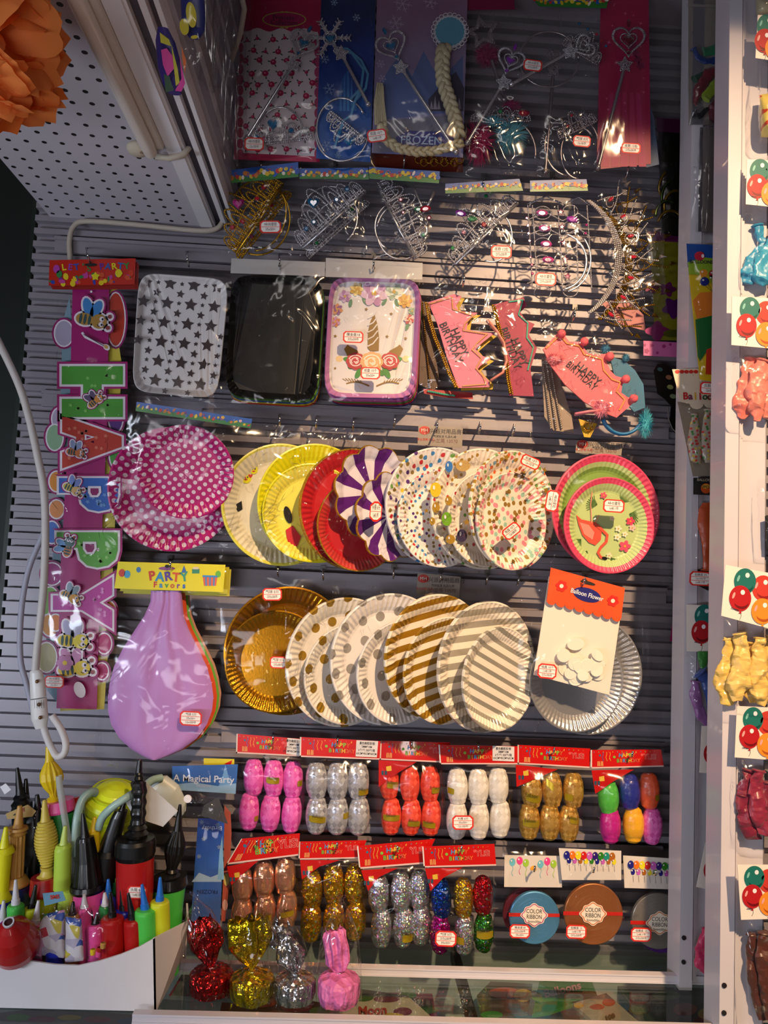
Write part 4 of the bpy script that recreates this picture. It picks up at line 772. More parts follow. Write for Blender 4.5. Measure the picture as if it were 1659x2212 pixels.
# ---------------------------------------------------------------- flat colour ribbon discs
def disc_mat(name, h):
    g = N(name); o = g.xyz(g.obj()); r = g.ma('SQRT', g.ma('ADD', g.ma('MULTIPLY', o[0], o[0]), g.ma('MULTIPLY', o[2], o[2])))
    g.set(Base_Color=C(h), Roughness=.35, Metallic=.55, Anisotropic=.6); g.bump(g.n('ShaderNodeTexNoise', {'Vector': g.vec(g.ma('MULTIPLY', r, 900.0), 0.0), 'Scale': 1.0}).outputs[0], .5, .001); return g.m
BALC = ['#1c1c7c', '#e0701c', '#e0d024', '#c81818', '#c05cb4', '#2c146c', '#2c7a1c', '#1c8a7a', '#a8601c', '#2c1c6c']
def ribbon(lab, Qh, cx, cy, r, h, Qb, lc, st, tilt, style, d, badge):
    pr = D(d); t = thing('ribbon_bag', 'clear bag with balloon print header round the %s ribbon disc' % lab, 'bag', pr(*bil(Qh, .5, 0)), 'colour ribbon bags'); t['_w'] = tuple(t.location)
    b = B(); b.poly(pr, Qh, M('#d8d0c8', .35, coat=.4), .008, .0004); rd = random.Random(int(cx))
    if style == 0:
        for i, (u, v, c) in enumerate(((.14, .22, '#6ab8c8'), (.27, .17, '#e0408c'), (.38, .24, '#9cc43c'), (.64, .27, '#6ab8c8'), (.76, .18, '#e0408c'), (.87, .26, '#9cc43c'))):
            x, y = bil(Qh, u, v); b.ell(pr, x, y, 6.5, 8.5, M(c, .4), .0086+.0001*i); b.ell(pr, x-2, y-3, 1.5, 2.2, WHITE, .0096); b.stroke(pr, [(x+1.5*sin(k), y+9+3*k) for k in range(8)], .9, M(c, .4), .0086)
        b.ell(pr, *bil(Qh, .51, .42), 6.5, 6.5, M('#e0a01c', .4), .0088)
    else:
        for i in range(18):
            row = i % 2; u = .12+.78*(i//2)/8.5+.03*row; x, y = bil(Qh, u, (.62 if row else .34)*(.62 if style == 1 else .8)); c = BALC[(i*7+3) % 10 if row else (i//2) % 10]
            b.ell(pr, x, y, 6.5 if not row else 4.5, 9 if not row else 6.5, M(c, .4), .0086+.0001*(18-i if not row else 0)); b.ell(pr, x-2, y-3, 1.3, 1.8, WHITE, .0108); b.stroke(pr, [(x, y+8), (x+1, y+22)], .6, INK, .0085)
    b.build('bag_header', t); sheet(Qb, pr, t, FILM, .012, .0012, 14, 18, 'clear_film'); sticker(t, *st[:4], pr, 2, .014, 3, seed=int(cx)+1)
    o_ = pr(cx, cy); k = mpx(d); b = B(); ax = Vector((0, 1, 0))
    b.lathe([(o_+ax*.004, r*k*.96), (o_+ax*.003, r*k), (o_-ax*.003, r*k), (o_-ax*.004, r*k*.975), (o_-ax*.0042, r*k*.3), (o_-ax*.0042, .0001)], disc_mat('ribbon_'+lab.split()[0], h), 64, axis=ax)
    o = b.build('ribbon_disc', origin=o_); tag(o, 'flat %s ribbon disc tied with a red band and round badge' % lab, 'ribbon', 'flat colour ribbon discs')
    b = B(); bx, by = badge; b.poly(pr, [(cx-r-2, by-5), (cx+r+2, by-3), (cx+r+2, by+4), (cx-r-2, by+3)], M('#c01c14', .4), .0048, .0006); b.build('red_band', o)
    b = B(); P = []
    for q in range(48):
        a = 2*pi*q/48; rr_ = 24*(1+.05*cos(4*a)+.07*cos(8*a)); P.append((bx+rr_*1.12*cos(a), by+rr_*.98*sin(a)))
    b.poly(pr, P, M('#e8dcc8', .5), .0060, .0004); b.poly(pr, [(bx+(x-bx)*.93, by+(y-by)*.93) for x, y in P], M(lc, .5), .0062); b.poly(pr, [(bx+(x-bx)*.85, by+(y-by)*.85) for x, y in P], M('#ece2d0', .5), .0064)
    b.text(pr, 'COLOR', bx, by-8, 13, INK, .0066, 2, .004, sx=.78); b.text(pr, 'RIBBON', bx, by+4, 13, INK, .0066, 2, .004, sx=.72); b.text(pr, '5mmx50m', bx, by+14, 6.5, INK, .0066, 2, .01)
    b.build('badge', o)
ribbon('blue', [(1090, 1847), (1211, 1849), (1214, 1917), (1089, 1916)], 1154, 1981, 53, '#5a9ac8', [(1086, 1838), (1214, 1842), (1215, 2040), (1089, 2040)], '#c0508c', (1123, 2012, 44, 30), 0, 0, .055, (1154, 1977))
ribbon('brown', [(1207, 1832), (1342, 1838), (1342, 1901), (1214, 1901)], 1281, 1973, 62, '#a8683c', [(1207, 1830), (1344, 1836), (1352, 2042), (1216, 2042)], '#d8783c', (1245, 2013, 44, 30), 0, 1, .065, (1281, 1974))
ribbon('grey', [(1346, 1848), (1480, 1856), (1478, 1922), (1349, 1918)], 1421, 1988, 57, '#8a8680', [(1344, 1846), (1484, 1852), (1484, 2046), (1352, 2044)], '#d8783c', (1385, 2019, 44, 30), 0, 2, .058, (1425, 1994))
b = B(); o_ = D(.045)(1428, 2000); ax = Vector((0, 1, 0)); b.lathe([(o_+ax*.003, .042), (o_-ax*.003, .042), (o_-ax*.003, .001)], disc_mat('ribbon_violet', '#5a2c8c'), 48, axis=ax); tag(b.build('ribbon_disc', origin=o_), 'violet ribbon disc peeking out below the grey one', 'ribbon')
b = B(); o_ = D(.04)(1140, 1972); b.lathe([(o_+ax*.003, .042), (o_-ax*.003, .042), (o_-ax*.003, .001)], disc_mat('ribbon_maroon', '#7a3040'), 48, axis=ax); tag(b.build('ribbon_disc', origin=o_), 'maroon ribbon disc hidden behind the blue one', 'ribbon')
# ---------------------------------------------------------------- foil balloon weights
def crinkle(name, h, sc=60, metal=.95, rough=.18):
    g = N(name); o = g.obj(); v = g.n('ShaderNodeTexVoronoi', {'Vector': g.n('ShaderNodeVectorMath', (o, (1, 1, .45)), operation='MULTIPLY').outputs[0], 'Scale': sc*1.9}).outputs['Distance']
    g.set(Base_Color=C(h), Metallic=metal, Roughness=rough); g.bump(g.ma('ADD', v, g.n('ShaderNodeTexNoise', {'Vector': o, 'Scale': float(sc)*1.6}).outputs[0]), 1.0, .006); return g.m
def weight(lab, cx, yb, rb, hb, neck, top, wtop, mat, lean, d, film_top, pts=None):
    base = Zp(ZC+.0008)(cx, yb-12); dd = -base.y; k = mpx(dd); t = thing('balloon_weight', lab, 'balloon weight', base, 'foil balloon weights on the counter'); z0 = ZC+.001
    b = B(); rr = rb*k; H = hb*k
    b.lathe([(base, rr*.3), (base+Vector((0, 0, .0004)), rr*.92), (base+Vector((0, 0, H*.3)), rr), (base+Vector((0, 0, H*.72)), rr*1.0), (base+Vector((0, 0, H*.82)), rr*.93), (base+Vector((0, 0, H*.92)), rr*.6), (base+Vector((0, 0, H*1.04)), rr*.2)], mat, 72, flute=(24, .05), axis=Vector((0, 0, 1)), rough=.0012); b.build('wrapped_base', t)
    neckp = base+Vector((0, 0, H*1.03)); tp = D(dd)(*top); L = tp-neckp; b = B()
    rings = []; prof = pts or [(0, .12), (.08, .3), (.25, .62), (.45, .9), (.65, 1), (.82, .85), (.95, .55), (1, .3)]
    for u, r in prof: rings.append((neckp+L*u, r*wtop*k))
    b.lathe(rings, mat, 60, flute=(9, .35), flat=.6, axis=L.normalized(), rough=.004, cap=False)
    for s_ in range(7):
        a = s_*.9; c = neckp+L*.8; e = neckp+L*(1.0+.1*sin(s_*2))+Vector((wtop*k*.8*cos(a), wtop*k*.4*sin(a), 0))
        b.add([c, c+Vector((wtop*k*.7*cos(a-.4), wtop*k*.35*sin(a-.4), .004)), e, c+Vector((wtop*k*.7*cos(a+.4), wtop*k*.35*sin(a+.4), .002))], [(0, 1, 2, 3)], mat)
    b.build('gathered_top', t)
    b = B(); b.tube([neckp+Vector((.0065*cos(q), .0065*sin(q), .001*sin(3*q))) for q in [i*.7 for i in range(10)]], .0007, CHROME, 6); b.build('wire_tie', t)
    b = B(); ft = D(dd)(*film_top); L2 = ft-(base+Vector((0, 0, .002))); rings = [(base+Vector((0, 0, .0006))+L2*u, r*rb*k) for u, r in ((0, 1.08), (.15, 1.12), (.35, 1.05), (.6, .9), (.8, .5), (.92, .16), (.96, .12), (1, .3))]
    b.lathe(rings, FILM2, 40, flat=.9, axis=Vector((0, 0, 1)), rough=.003, cap=False); b.build('clear_wrap', t)
weight('red foil balloon weight, leftmost of the four', 455, 2152, 45, 46, 0, (433, 1985), 38, crinkle('red_foil', '#a81c1c', 55), 0, .2, (425, 1925))
weight('gold foil balloon weight with flared crumpled top', 543, 2166, 46, 50, 0, (535, 1985), 46, crinkle('yellow_foil', '#c8b01c', 45), 0, .2, (560, 1940), [(0, .1), (.1, .28), (.3, .6), (.55, 1), (.8, 1), (1, .95)])
weight('silver foil balloon weight with narrow pointed top', 636, 2168, 43, 48, 0, (606, 2000), 32, crinkle('silver_crinkle', '#b8b8bc', 50), 0, .2, (603, 1950), [(0, .3), (.15, .7), (.35, 1), (.55, .8), (.75, .42), (.9, .3), (1, .15)])
weight('pink paper balloon weight, rightmost of the four', 731, 2174, 44, 56, 0, (722, 2008), 26, crinkle('pink_paper', '#d870b0', 40, 0, .5), 0, .2, (738, 1930), [(0, .14), (.06, .5), (.2, .95), (.5, 1), (.8, 1), (.95, .9), (1, .7)])
# ---------------------------------------------------------------- letter banner
MAG = M('#a0156a', .4, coat=.3); MAG2 = M('#8c1260', .4, coat=.3); WO = M('#e4dce4', .4)
def sidex(y, x): return x + (y-620)*-.034                # the banner leans slightly left as it hangs
pr = D(.075)
t = thing('letter_banner', 'magenta birthday letter banner with bee cutouts in a clear sleeve', 'banner', pr(195, 622), None)
t['_w'] = tuple(t.location)
b = B(); b.poly(pr, [(157, 612), (236, 614), (232, 900), (218, 1200), (209, 1532), (122, 1530), (132, 1200), (150, 900)], MAG, -.004, .0008); b.build('backing_strip', t)
for i, (c, q) in enumerate((('#c8b83c', [(236, 622), (252, 624), (250, 700), (262, 780), (255, 1000), (240, 1300), (225, 1532), (130, 1536), (140, 1300)]), ('#7a98a8', [(150, 640), (135, 700), (128, 1000), (110, 1250), (92, 1480), (130, 1525), (180, 1000)]))):
    b = B(); b.poly(pr, q, M(c, .45), -.010-.003*i, .0005); b.build('folded_card', t)
for i, (x, y, rx, ry, c) in enumerate(((250, 690, 22, 60, '#b8341c'), (138, 720, 22, 30, '#a8a0b8'), (250, 900, 18, 36, '#5a2c7c'), (128, 905, 18, 26, '#a8a0b8'), (250, 980, 16, 34, '#4a9a3c'), (118, 945, 20, 30, '#8ab08c'), (122, 1040, 18, 24, '#d88a2c'), (122, 1100, 18, 22, '#d88a4c'), (112, 1150, 18, 26, '#3c6ab8'), (112, 1240, 24, 26, '#a02a7c'), (108, 1300, 22, 34, '#7ab04c'), (230, 1320, 22, 26, '#d88a2c'), (108, 1350, 20, 26, '#d8943c'), (100, 1420, 24, 34, '#b0a87c'), (225, 1390, 18, 24, '#b01c64'), (120, 1345, 16, 20, '#d87a2c'), (220, 1450, 16, 20, '#b01c64'))):
    b = B(); b.ell(pr, x, y, rx+4, ry+4, MAG2, -.0085+.0002*i, th=.0005); b.ell(pr, x, y, rx, ry, WO, -.008+.0002*i); b.ell(pr, x, y, rx-3, ry-3, M(c, .45), -.0078+.0002*i)
    b.build('folded_card', t)
HOLES = {('A', 955): [([(183, 938), (205, 944), (183, 951)], .5)], ('P', 1065): [([(190, 1050), (218, 1050), (219, 1064), (212, 1074), (196, 1074), (190, 1064)], .62)], ('P', 1184): [([(179, 1170), (208, 1170), (209, 1186), (202, 1197), (186, 1197), (179, 1186)], .66)]}
def letter(ch, x, y, c1, c2, size=150, w=.82):
    b = B()
    b.text(pr, ch, x, y, size, MAG, .0002, 90, .15, sx=w); b.text(pr, ch, x, y, size, WO, .0008, 90, .118, sx=w); b.text(pr, ch, x, y, size, M(c1, .45), .0013, 90, .085, sx=w)
    rd = random.Random(ord(ch)+int(y))
    vs, fs = glyphs(ch, .03); P = [vs[i] for f in fs for i in f]
    for k in range(16):
        f = rd.choice(fs); px = sum(vs[i][0] for i in f)/len(f); py = sum(vs[i][1] for i in f)/len(f); q = vs[rd.choice(list(f))]; px, py = (px*.7+q[0]*.3, py*.7+q[1]*.3)
        X, Y = rot(x, y, px*w*size, -py*size, 90); b.star(pr, X, Y, 5, M(c2, .45), .0024, rd.uniform(0, 60), .5)
    for q_, w_ in HOLES.get((ch, y), ()):
        b.poly(pr, q_, WO, .0026); cx_q = sum(p[0] for p in q_)/len(q_); cy_q = sum(p[1] for p in q_)/len(q_); b.poly(pr, [(cx_q+(p[0]-cx_q)*w_, cy_q+(p[1]-cy_q)*w_) for p in q_], MAG2, .0029)
    b.build('letter_card', t)
letter('H', 193, 846, '#4a9a34', '#7cc05c', 155, .95); letter('A', 192, 955, '#b83424', '#d0745c', 150, .82); letter('P', 185, 1065, '#2c62b8', '#6a98d0', 150, .8)
letter('P', 182, 1184, '#5aa83c', '#8cc86a', 155, .82); letter('Y', 172, 1302, '#b83498', '#d88ac8', 150, .78)
def bee(x, y, s, a, body='#c8a03c', head=None, wing='#4a86b8', big=False):
    b = B(); R_ = lambda u, v: rot(x, y, u*s, v*s, a)
    parts = [(-10, 0, 11, 7.5, 0), (8, 0, 9.5, 9, 0), (-8, -14, 6, 13, -25), (2, -14, 6, 12, 20), (20, -8, 3, 3, 0), (20, 6, 3, 3, 0)]
    for grow, m, z in ((4.5, MAG, .0022), (2.4, WO, .0026)):
        for u, v, rx, ry, aa in parts: b.ell(pr, *R_(u, v), (rx+grow)*s, (ry+grow)*s, m, z, a+aa, 16)
    for u, v, rx, ry, aa in parts[2:4]: b.ell(pr, *R_(u, v), rx*s, ry*s, M(wing, .45), .0030, a+aa, 16)
    b.ell(pr, *R_(-10, 0), 11*s, 7.5*s, M(body, .45), .0034, a)
    for q in (-15, -9.5, -4): b.ell(pr, *R_(q, 0), 1.8*s, 6.6*s, M('#2c4a4c', .5), .0037, a)
    b.ell(pr, *R_(8, 0), 9.5*s, 9*s, M(head or body, .45), .0039, a)
    for v in (-3.4, 3.4): b.ell(pr, *R_(11, v), 3*s, 3.2*s, WO, .0042, a, 12); b.ell(pr, *R_(12, v), 1.4*s, 1.6*s, INK, .0045, a, 8)
    for v in (-8, 6): b.stroke(pr, [R_(14, v*.6), R_(18, v)], 1.1*s, INK, .0041); b.ell(pr, *R_(20, v), 2.6*s, 2.6*s, M('#8c3a3c', .4), .0042, a, 10)
    b.stroke(pr, [R_(6, 4), R_(8, 6), R_(10, 5.5)], .8*s, INK, .0045)
    b.build('bee_cutout', t)
bee(200, 692, 1.75, 10, '#a8803c', None, '#3c80c0'); b = B()
b.stroke(pr, [(177, 718), (184, 728), (226, 748)], 5, WO, .003); b.stroke(pr, [(180, 722), (226, 748)], 1.5, INK, .0033); b.ell(pr, 230, 750, 8, 6, WO, .0031, 40); b.ell(pr, 229, 749, 5, 4, M('#c8a05c', .4), .0034, 40)
b.ell(pr, 197, 630, 2.5, 2.5, WHITE, .0005); b.build('wand_cutout', t)
bee(207, 866, .95, -40, '#d08a3c', None, '#5a4a6a'); bee(164, 978, 1.0, 10, '#c8703c', None, '#8a98c0'); bee(157, 1057, 1.05, 25, '#d0b84c', '#e0b878', '#7a90d0'); bee(148, 1180, 1.1, -75, '#c87a3c', '#4a6a6a', '#6a98c8'); bee(152, 1290, 1.1, 25, '#c8903c', '#d8a03c', '#8aa0b0')
bee(160, 1385, 1.7, 4, '#d8c02c', '#e0d02c', '#b0b0d0'); bee(163, 1445, 1.8, -6, '#d8b82c', '#e0c82c', '#c88ab8')
b = B()
for k in range(6): b.ell(pr, 140+11*cos(k*1.05), 1432+11*sin(k*1.05), 8, 7, M('#b87aa8', .45), .0048+.0001*k)
b.ell(pr, 140, 1432, 5, 5, M('#d8c02c', .45), .0056); b.ell(pr, 172, 1490, 12, 18, WO, .004, -20); b.build('flower_cutout', t)
b = B(); pr2 = D(.084)
for k, (dx, dy) in enumerate(((8, 10), (5, 6))): b.poly(pr2, [(106+dx, 560+dy), (292+dx, 560+dy), (290+dx, 615+dy), (105+dx, 615+dy)], M('#8c1a10', .4), -.003+.001*k, .0006)
Q = [(107, 562), (293, 558), (291, 614), (105, 617)]; b.poly(pr2, Q, M('#b8200c', .35, coat=.4), .001, .0006)
for i, ch in enumerate("LET'S PARTY"):
    if ch != ' ': b.text(pr2, ch, *bil(Q, .17+.073*i, .30+(.06 if i in (4,) else 0)), 19, M(['#d8c81c', '#8c3a9c', '#2c4aa0', '#2c7a3c', '#2c7a3c', '', '#6a2c8c', '#2c5aa0', '#d8c81c', '#2c6ab0', '#2c8a3c'][i], .4), .0018, (-8, 6)[i % 2], .03)
rd = random.Random(5)
for i in range(34): b.ell(pr2, *bil(Q, rd.uniform(.03, .97), rd.uniform(.55, .95)), rd.uniform(3, 8), rd.uniform(2, 6), M(rd.choice(['#2c3c9c', '#2c7a3c', '#d8c01c', '#b83a8c', '#6a2c8c', '#c8502c']), .4), .0014+.00002*i, rd.uniform(0, 90), 9)
for x, y, r, c in ((122, 581, 9, '#a83a9c'), (204, 597, 0, ''), (256, 590, 9, '#d8c81c'), (283, 590, 7, '#c83a1c'), (128, 592, 8, '#2c7a3c')):
    if r: b.ell(pr2, x, y, r*.8, r, M(c, .4), .0024)
b.star(pr2, 206, 597, 10, M('#d8c81c', .4), .0026, 0, .6); b.heart(pr2, 257, 592, 8, M('#d8c81c', .4), .0027); b.ell(pr2, 196, 572, 14, 3.5, DARK, .0022); b.build('printed_header', t)
sheet([(125, 600), (285, 605), (245, 1535), (82, 1520)], D(.078), t, FILMS, .009, .001, 14, 60, 'clear_sleeve'); sticker(t, 117, 1473, 42, 26, D(.078), 2, .012, 3, 3)
# ---------------------------------------------------------------- big balloon pack
d = .085; pr = D(d); t = thing('balloon_pack', 'clear bag with yellow Party Favors header holding large flat balloons', 'bag', pr(370, 1215)); t['_w'] = tuple(t.location)
for k, (dx, dy) in enumerate(((16, 10), (9, 5))):
    b = B(); b.poly(D(d-.012+.004*k), [(260+dx, 1215+dy), (490+dx*.6, 1220+dy), (486+dx*.6, 1278+dy), (250+dx, 1272+dy)], M('#c8c020', .4), 0, .0006); b.build('spare_header', t)
Q = [(255, 1213), (487, 1220), (482, 1279), (247, 1271)]; b = B(); b.poly(pr, Q, M('#e8dc1c', .35, coat=.4), .012, .0006)
for i, ch in enumerate('PARTY'): b.text(pr, ch, *bil(Q, .33+.075*i, .50+(.03 if i % 2 else 0)), 27, M(['#c83c2c', '#2c8ac0', '#5c3c9c', '#d85c2c', '#3c9c7c'][i], .4), .0128, (-8, 5)[i % 2], .035)
for i, ch in enumerate('Favors'): b.text(pr, ch, *bil(Q, .37+.053*i, .82), 17, M(['#c83c2c', '#2c8ac0', '#3c9c4c', '#c85c2c', '#7a3c9c', '#2c6ac0'][i], .4), .0128, 2, .03)
b.ell(pr, *bil(Q, .46, .20), 18, 4, M('#8a4a8c', .5), .0128, 0, 14); b.ell(pr, *bil(Q, .46, .12), 5, 3.5, DARK, .0129)
for u, v, r, c in ((.05, .42, 7, '#c8402c'), (.10, .46, 7, '#3c9cc8'), (.20, .28, 5, '#3c7ab0'), (.60, .30, 0, ''), (.94, .35, 6, '#6ab83c')):
    if r: b.ell(pr, *bil(Q, u, v), r, r*1.2, M(c, .4), .0126)
x, y = bil(Q, .62, .22); b.poly(pr, [(x, y-9), (x+6, y+7), (x-6, y+7)], M('#3c6ab0', .4), .0126); x, y = bil(Q, .73, .25)
b.poly(pr, [(x-8, y-4), (x+8, y-4), (x+8, y+6), (x-8, y+6)], M('#3c8a6c', .4), .0126); b.poly(pr, [(x-6, y-8), (x+6, y-8), (x+6, y-3), (x-6, y-3)], M('#e0d0b0', .4), .0127)
x, y = bil(Q, .87, .6); b.poly(pr, [(x-16, y-10), (x+16, y-9), (x+13, y+11), (x-13, y+11)], M('#d86a50', .4), .0126)
for k in (-9, 0, 9): b.stroke(pr, [(x+k, y-10), (x+k*.9, y+11)], 3, M('#3c8ac8', .4), .0127)
b.poly(pr, [(x-16, y-12), (x+16, y-11), (x+16, y-7), (x-16, y-8)], M('#3c8ac8', .4), .0128); b.build('printed_header', t)
sheet([(250, 1225), (496, 1232), (482, 1690), (200, 1655)], pr, t, FILM, .020, .002, 20, 30, 'clear_film'); sticker(t, 412, 1552, 48, 32, pr, 3, .023, 3, 4)
LAV = M('#b780c4', .42, sheen=.2)
def flatballoon(lab, pts, dd, h, wr=.007, mat=None):
    # closed soft outline (left/right pairs by height) with folds running from the neck
    b = B(); n = 26; vs = []; m = len(pts)
    P = []
    for i in range(m-1):
        for k in range(5):
            s_ = k/5; P.append(tuple(pts[i][j]*(1-s_)+pts[i+1][j]*s_ for j in range(3)))
    P.append(pts[-1])
    p_ = D(dd)
    for side in (1, -1):
        for y, xl, xr in P:
            for k in range(n+1):
                u = k/n; x = xl+(xr-xl)*u; e = (4*u*(1-u))**.45; t_ = (y-P[0][0])/(P[-1][0]-P[0][0])
                fold = sum(a*math.exp(-((u-c-.12*(t_-.5)*q)/.05)**2) for a, c, q in ((.6, .35, -1), (-.9, .42, -1), (.7, .62, 1), (-.8, .70, 1.6), (-.4, .2, .4)))*min(1, 3*(1-t_))*e
                vs.append(p_(x, y, side*(.007*e+.0)+(wr*fold*.35+wr*.6*noise.noise(Vector((x*.02, y*.012, dd*99)))*e)*(1)))
    rws = len(P); st_ = (n+1)*rws
    f = [(j*(n+1)+i, j*(n+1)+i+1, (j+1)*(n+1)+i+1, (j+1)*(n+1)+i) for j in range(rws-1) for i in range(n)]
    b.add(vs[:st_], f, mat or M(h, .42, sheen=.2), True); b.add(vs[st_:], [q[::-1] for q in f], mat or M(h, .42, sheen=.2), True)
    o = b.build('flat_balloon', origin=p_(P[0][1], P[0][0])); return tag(o, lab, 'balloon', 'large flat balloons in the yellow headed bag')
out = [(1276, 326, 392), (1300, 325, 394), (1330, 312, 397), (1360, 292, 408), (1400, 266, 428), (1440, 246, 447), (1475, 237, 457), (1505, 233, 461), (1535, 233, 458), (1565, 240, 447), (1595, 258, 425), (1620, 285, 392), (1636, 312, 355), (1642, 328, 338)]
def shf(o, dx, dy): return [(y+dy*(i/len(o)), l+dx, r+dx) for i, (y, l, r) in enumerate(o)]
flatballoon('peach flat balloon, rearmost edge in the yellow headed bag', shf(out, 17, -16), .052, '#c8927c', .003)
flatballoon('green flat balloon behind the orange one', shf(out, 13, -6), .062, '#6ab43c', .003)
flatballoon('orange flat balloon right behind the lilac one', shf(out, 8, -3), .072, '#e0501c', .003)
flatballoon('large lilac flat balloon in front of the others', out, .088, '#b780c4', .008)
# ---------------------------------------------------------------- tiaras and wands
def gempts(x, y, r, kind, ang=0):
    if kind == 'heart': return [rot(x, y, r*a, r*b_, ang) for a, b_ in heart_pts(14)]
    if kind == 'eye': return [rot(x, y, r*1.5*cos(q*pi/5)*1, r*.85*sin(q*pi/5), ang) for q in range(10)]
    if kind == 'star': return [rot(x, y, (r*1.3 if q % 2 else r*.6)*sin(q*pi/5), (r*1.3 if q % 2 else r*.6)*cos(q*pi/5), ang) for q in range(10)]
    return [rot(x, y, r*cos(q*pi/4), r*sin(q*pi/4), ang) for q in range(8)]
def arc(cx, cy, rx, ry, a0, a1, n=20, ang=0): return [rot(cx, cy, rx*cos(radians(a0+(a1-a0)*i/n)), ry*sin(radians(a0+(a1-a0)*i/n)), ang) for i in range(n+1)]
GEMB = M('#0a6a9c', .08, coat=1); GEMM = M('#b0147c', .08, coat=1); GEMR = M('#b01030', .1, coat=1); GEMG = M('#1c8a4c', .1, coat=1); GEMP = M('#7a1a9c', .08, coat=1)
def arcs(p0, p1, H, nl, side=1):
    # scalloped tiara outline over a base line p0-p1: loops, tallest in the middle
    ux, uy = p1[0]-p0[0], p1[1]-p0[1]; L = math.hypot(ux, uy); ux /= L; uy /= L; vx, vy = uy*side, -ux*side; out = []
    def T(a, h): return (p0[0]+ux*a*L+vx*h, p0[1]+uy*a*L+vy*h)
    ws = [1+.5*(1-abs(2*(i+.5)/nl-1)) for i in range(nl)]; s = sum(ws); a = 0
    for i in range(nl):
        w = ws[i]/s; c = a+w/2; h = H*(.35+.65*(1-abs(2*c-1)))
        out.append([T(c-w*.5*cos(q*pi/12)*(1.08), h*sin(q*pi/12)**.7) for q in range(13)])
        out.append([T(c-w*.28*cos(q*pi/5), h*.45+h*.32*sin(q*pi/5)) for q in range(10)]); a += w
    return out, T
def tiara(label, p0, p1, H, d, mat, gems, nl=5, side=1, band=None, comb=2, r=2.4, bar=None, group='toy tiaras in clear bags'):
    pr = D(d); root = thing('toy_tiara', label, 'tiara', pr((p0[0]+p1[0])/2, (p0[1]+p1[1])/2), group); root['_w'] = tuple(root.location)
    loops, T = arcs(p0, p1, H, nl, side); b = B()
    for l in loops: b.beads(pr, l, r, mat)
    for k in range(comb): b.beads(pr, [T(0, k*r*2.4), T(1, k*r*2.4)], r*1.05, mat, .001)
    b.beads(pr, [T(.06, H*.28), T(.5, H*.42), T(.94, H*.28)], r*.9, mat)
    for k in range(nl*2): b.beads(pr, [T((k+.5)/(nl*2), 2), T((k+.5)/(nl*2)+.02*(-1)**k, H*.3)], r*.8, mat)
    fo = b.build('beaded_front', root)
    if bar: b = B(); b.tube([pr(*T(0, 0), .002), pr(*T(1, 0), .002)], .0022, mat, 6, flat=.5); b.build('comb_bar', root)
    for a, h, s, kind, gm in gems:
        x, y = T(a, h*H); b = B(); b.gem(pr, gempts(x, y, s, kind, 0), (x, y), gm, .002, .004); b.build('gem', fo)
    if band:
        for bb in band: b = B(); b.tube([pr(x, y, -.006) for x, y in arc(*bb)], .0017, mat, 6, flat=.6); b.build('headband', root)
    return root
GLD = M('#c89a24', .25, .85); SLV = M('#cfcdd2', .22, .8)
tiara('gold beaded tiara with magenta heart stone in the first bag', (512, 545), (612, 398), 92, .075, GLD, [(.5, .62, 14, 'heart', GEMM), (.22, .42, 6, '', GEMR), (.35, .3, 6, '', GEMR), (.68, .32, 6, '', GEMR), (.84, .34, 6, '', GEMR)], 7, -1 if False else 1, [(555, 465, 62, 78, -160, 75, 30, 15), (560, 475, 66, 76, -70, 100, 20, 10)], 3, bar=True)
tiara('second gold tiara layered behind the first gold one', (520, 560), (630, 420), 40, .045, GLD, [(.3, .3, 5, '', GEMM), (.75, .5, 5, '', GEMR)], 6, 1, None, 2)
tiara('silver beaded tiara with large blue heart stone in the second bag', (655, 535), (790, 415), 88, .075, SLV, [(.45, .66, 14, 'heart', GEMB), (.18, .30, 6, '', GEMB), (.3, .3, 6, '', GEMB), (.68, .34, 6, '', GEMB), (.86, .36, 6, '', GEMB)], 7, 1, [(712, 468, 60, 66, -180, 50, 30, 0)], 3, bar=True)
tiara('second silver tiara layered behind the blue heart one', (668, 558), (798, 440), 34, .045, SLV, [(.2, .4, 5, '', GEMG), (.8, .5, 5, '', GEMG)], 6, 1, None, 2)
tiara('silver tiara with diagonal flat comb and red eye stone in the third bag', (896, 558), (812, 398), 80, .075, SLV, [(.2, .5, 5, '', GEMG), (.35, .85, 5, '', GEMR), (.5, .7, 6, 'eye', GEMG), (.7, .4, 5, '', GEMR), (.55, .3, 4, '', GEMR)], 7, -1 if False else -1, [(868, 500, 54, 60, -170, 170, 40, 0), (860, 490, 50, 54, 120, 280, 20, 0)], 2, bar=True)
b = B(); b.gem(D(.09), gempts(919, 451, 8, 'eye', -10), (919, 451), GEMR, 0, .004); b.tube([D(.085)(892, 400), D(.085)(908, 440), D(.085)(916, 452)], .0016, SLV, 6); b.tube([D(.085)(938, 415), D(.085)(922, 448)], .0026, SLV, 6, flat=.4); tag(b.build('toy_hair_clip'), 'loose silver clip with red eye stone in the third tiara bag', 'hair clip')
tiara('silver tiara with violet and green stones in the fourth bag', (985, 570), (1118, 440), 74, .075, SLV, [(.1, .4, 5, '', GEMG), (.32, .5, 5, '', GEMR), (.5, .6, 7, 'eye', GEMG), (.55, .25, 6, '', GEMR), (.8, .8, 5, '', GEMG)], 7, 1, [(1062, 510, 44, 56, -80, 110, 30, 0)], 2, bar=True)
b = B(); b.gem(D(.085), gempts(995, 461, 8, 'eye', 15), (995, 461), GEMP, 0, .004); tag(b.build('loose_gem'), 'violet eye shaped stone at the left of the fourth tiara bag', 'gem')
pr = D(.08); t = thing('toy_tiara', 'silver tiara with grid of pink oval and star stones in the fifth bag', 'tiara', pr(1205, 520), 'toy tiaras in clear bags'); t['_w'] = tuple(t.location); b = B()
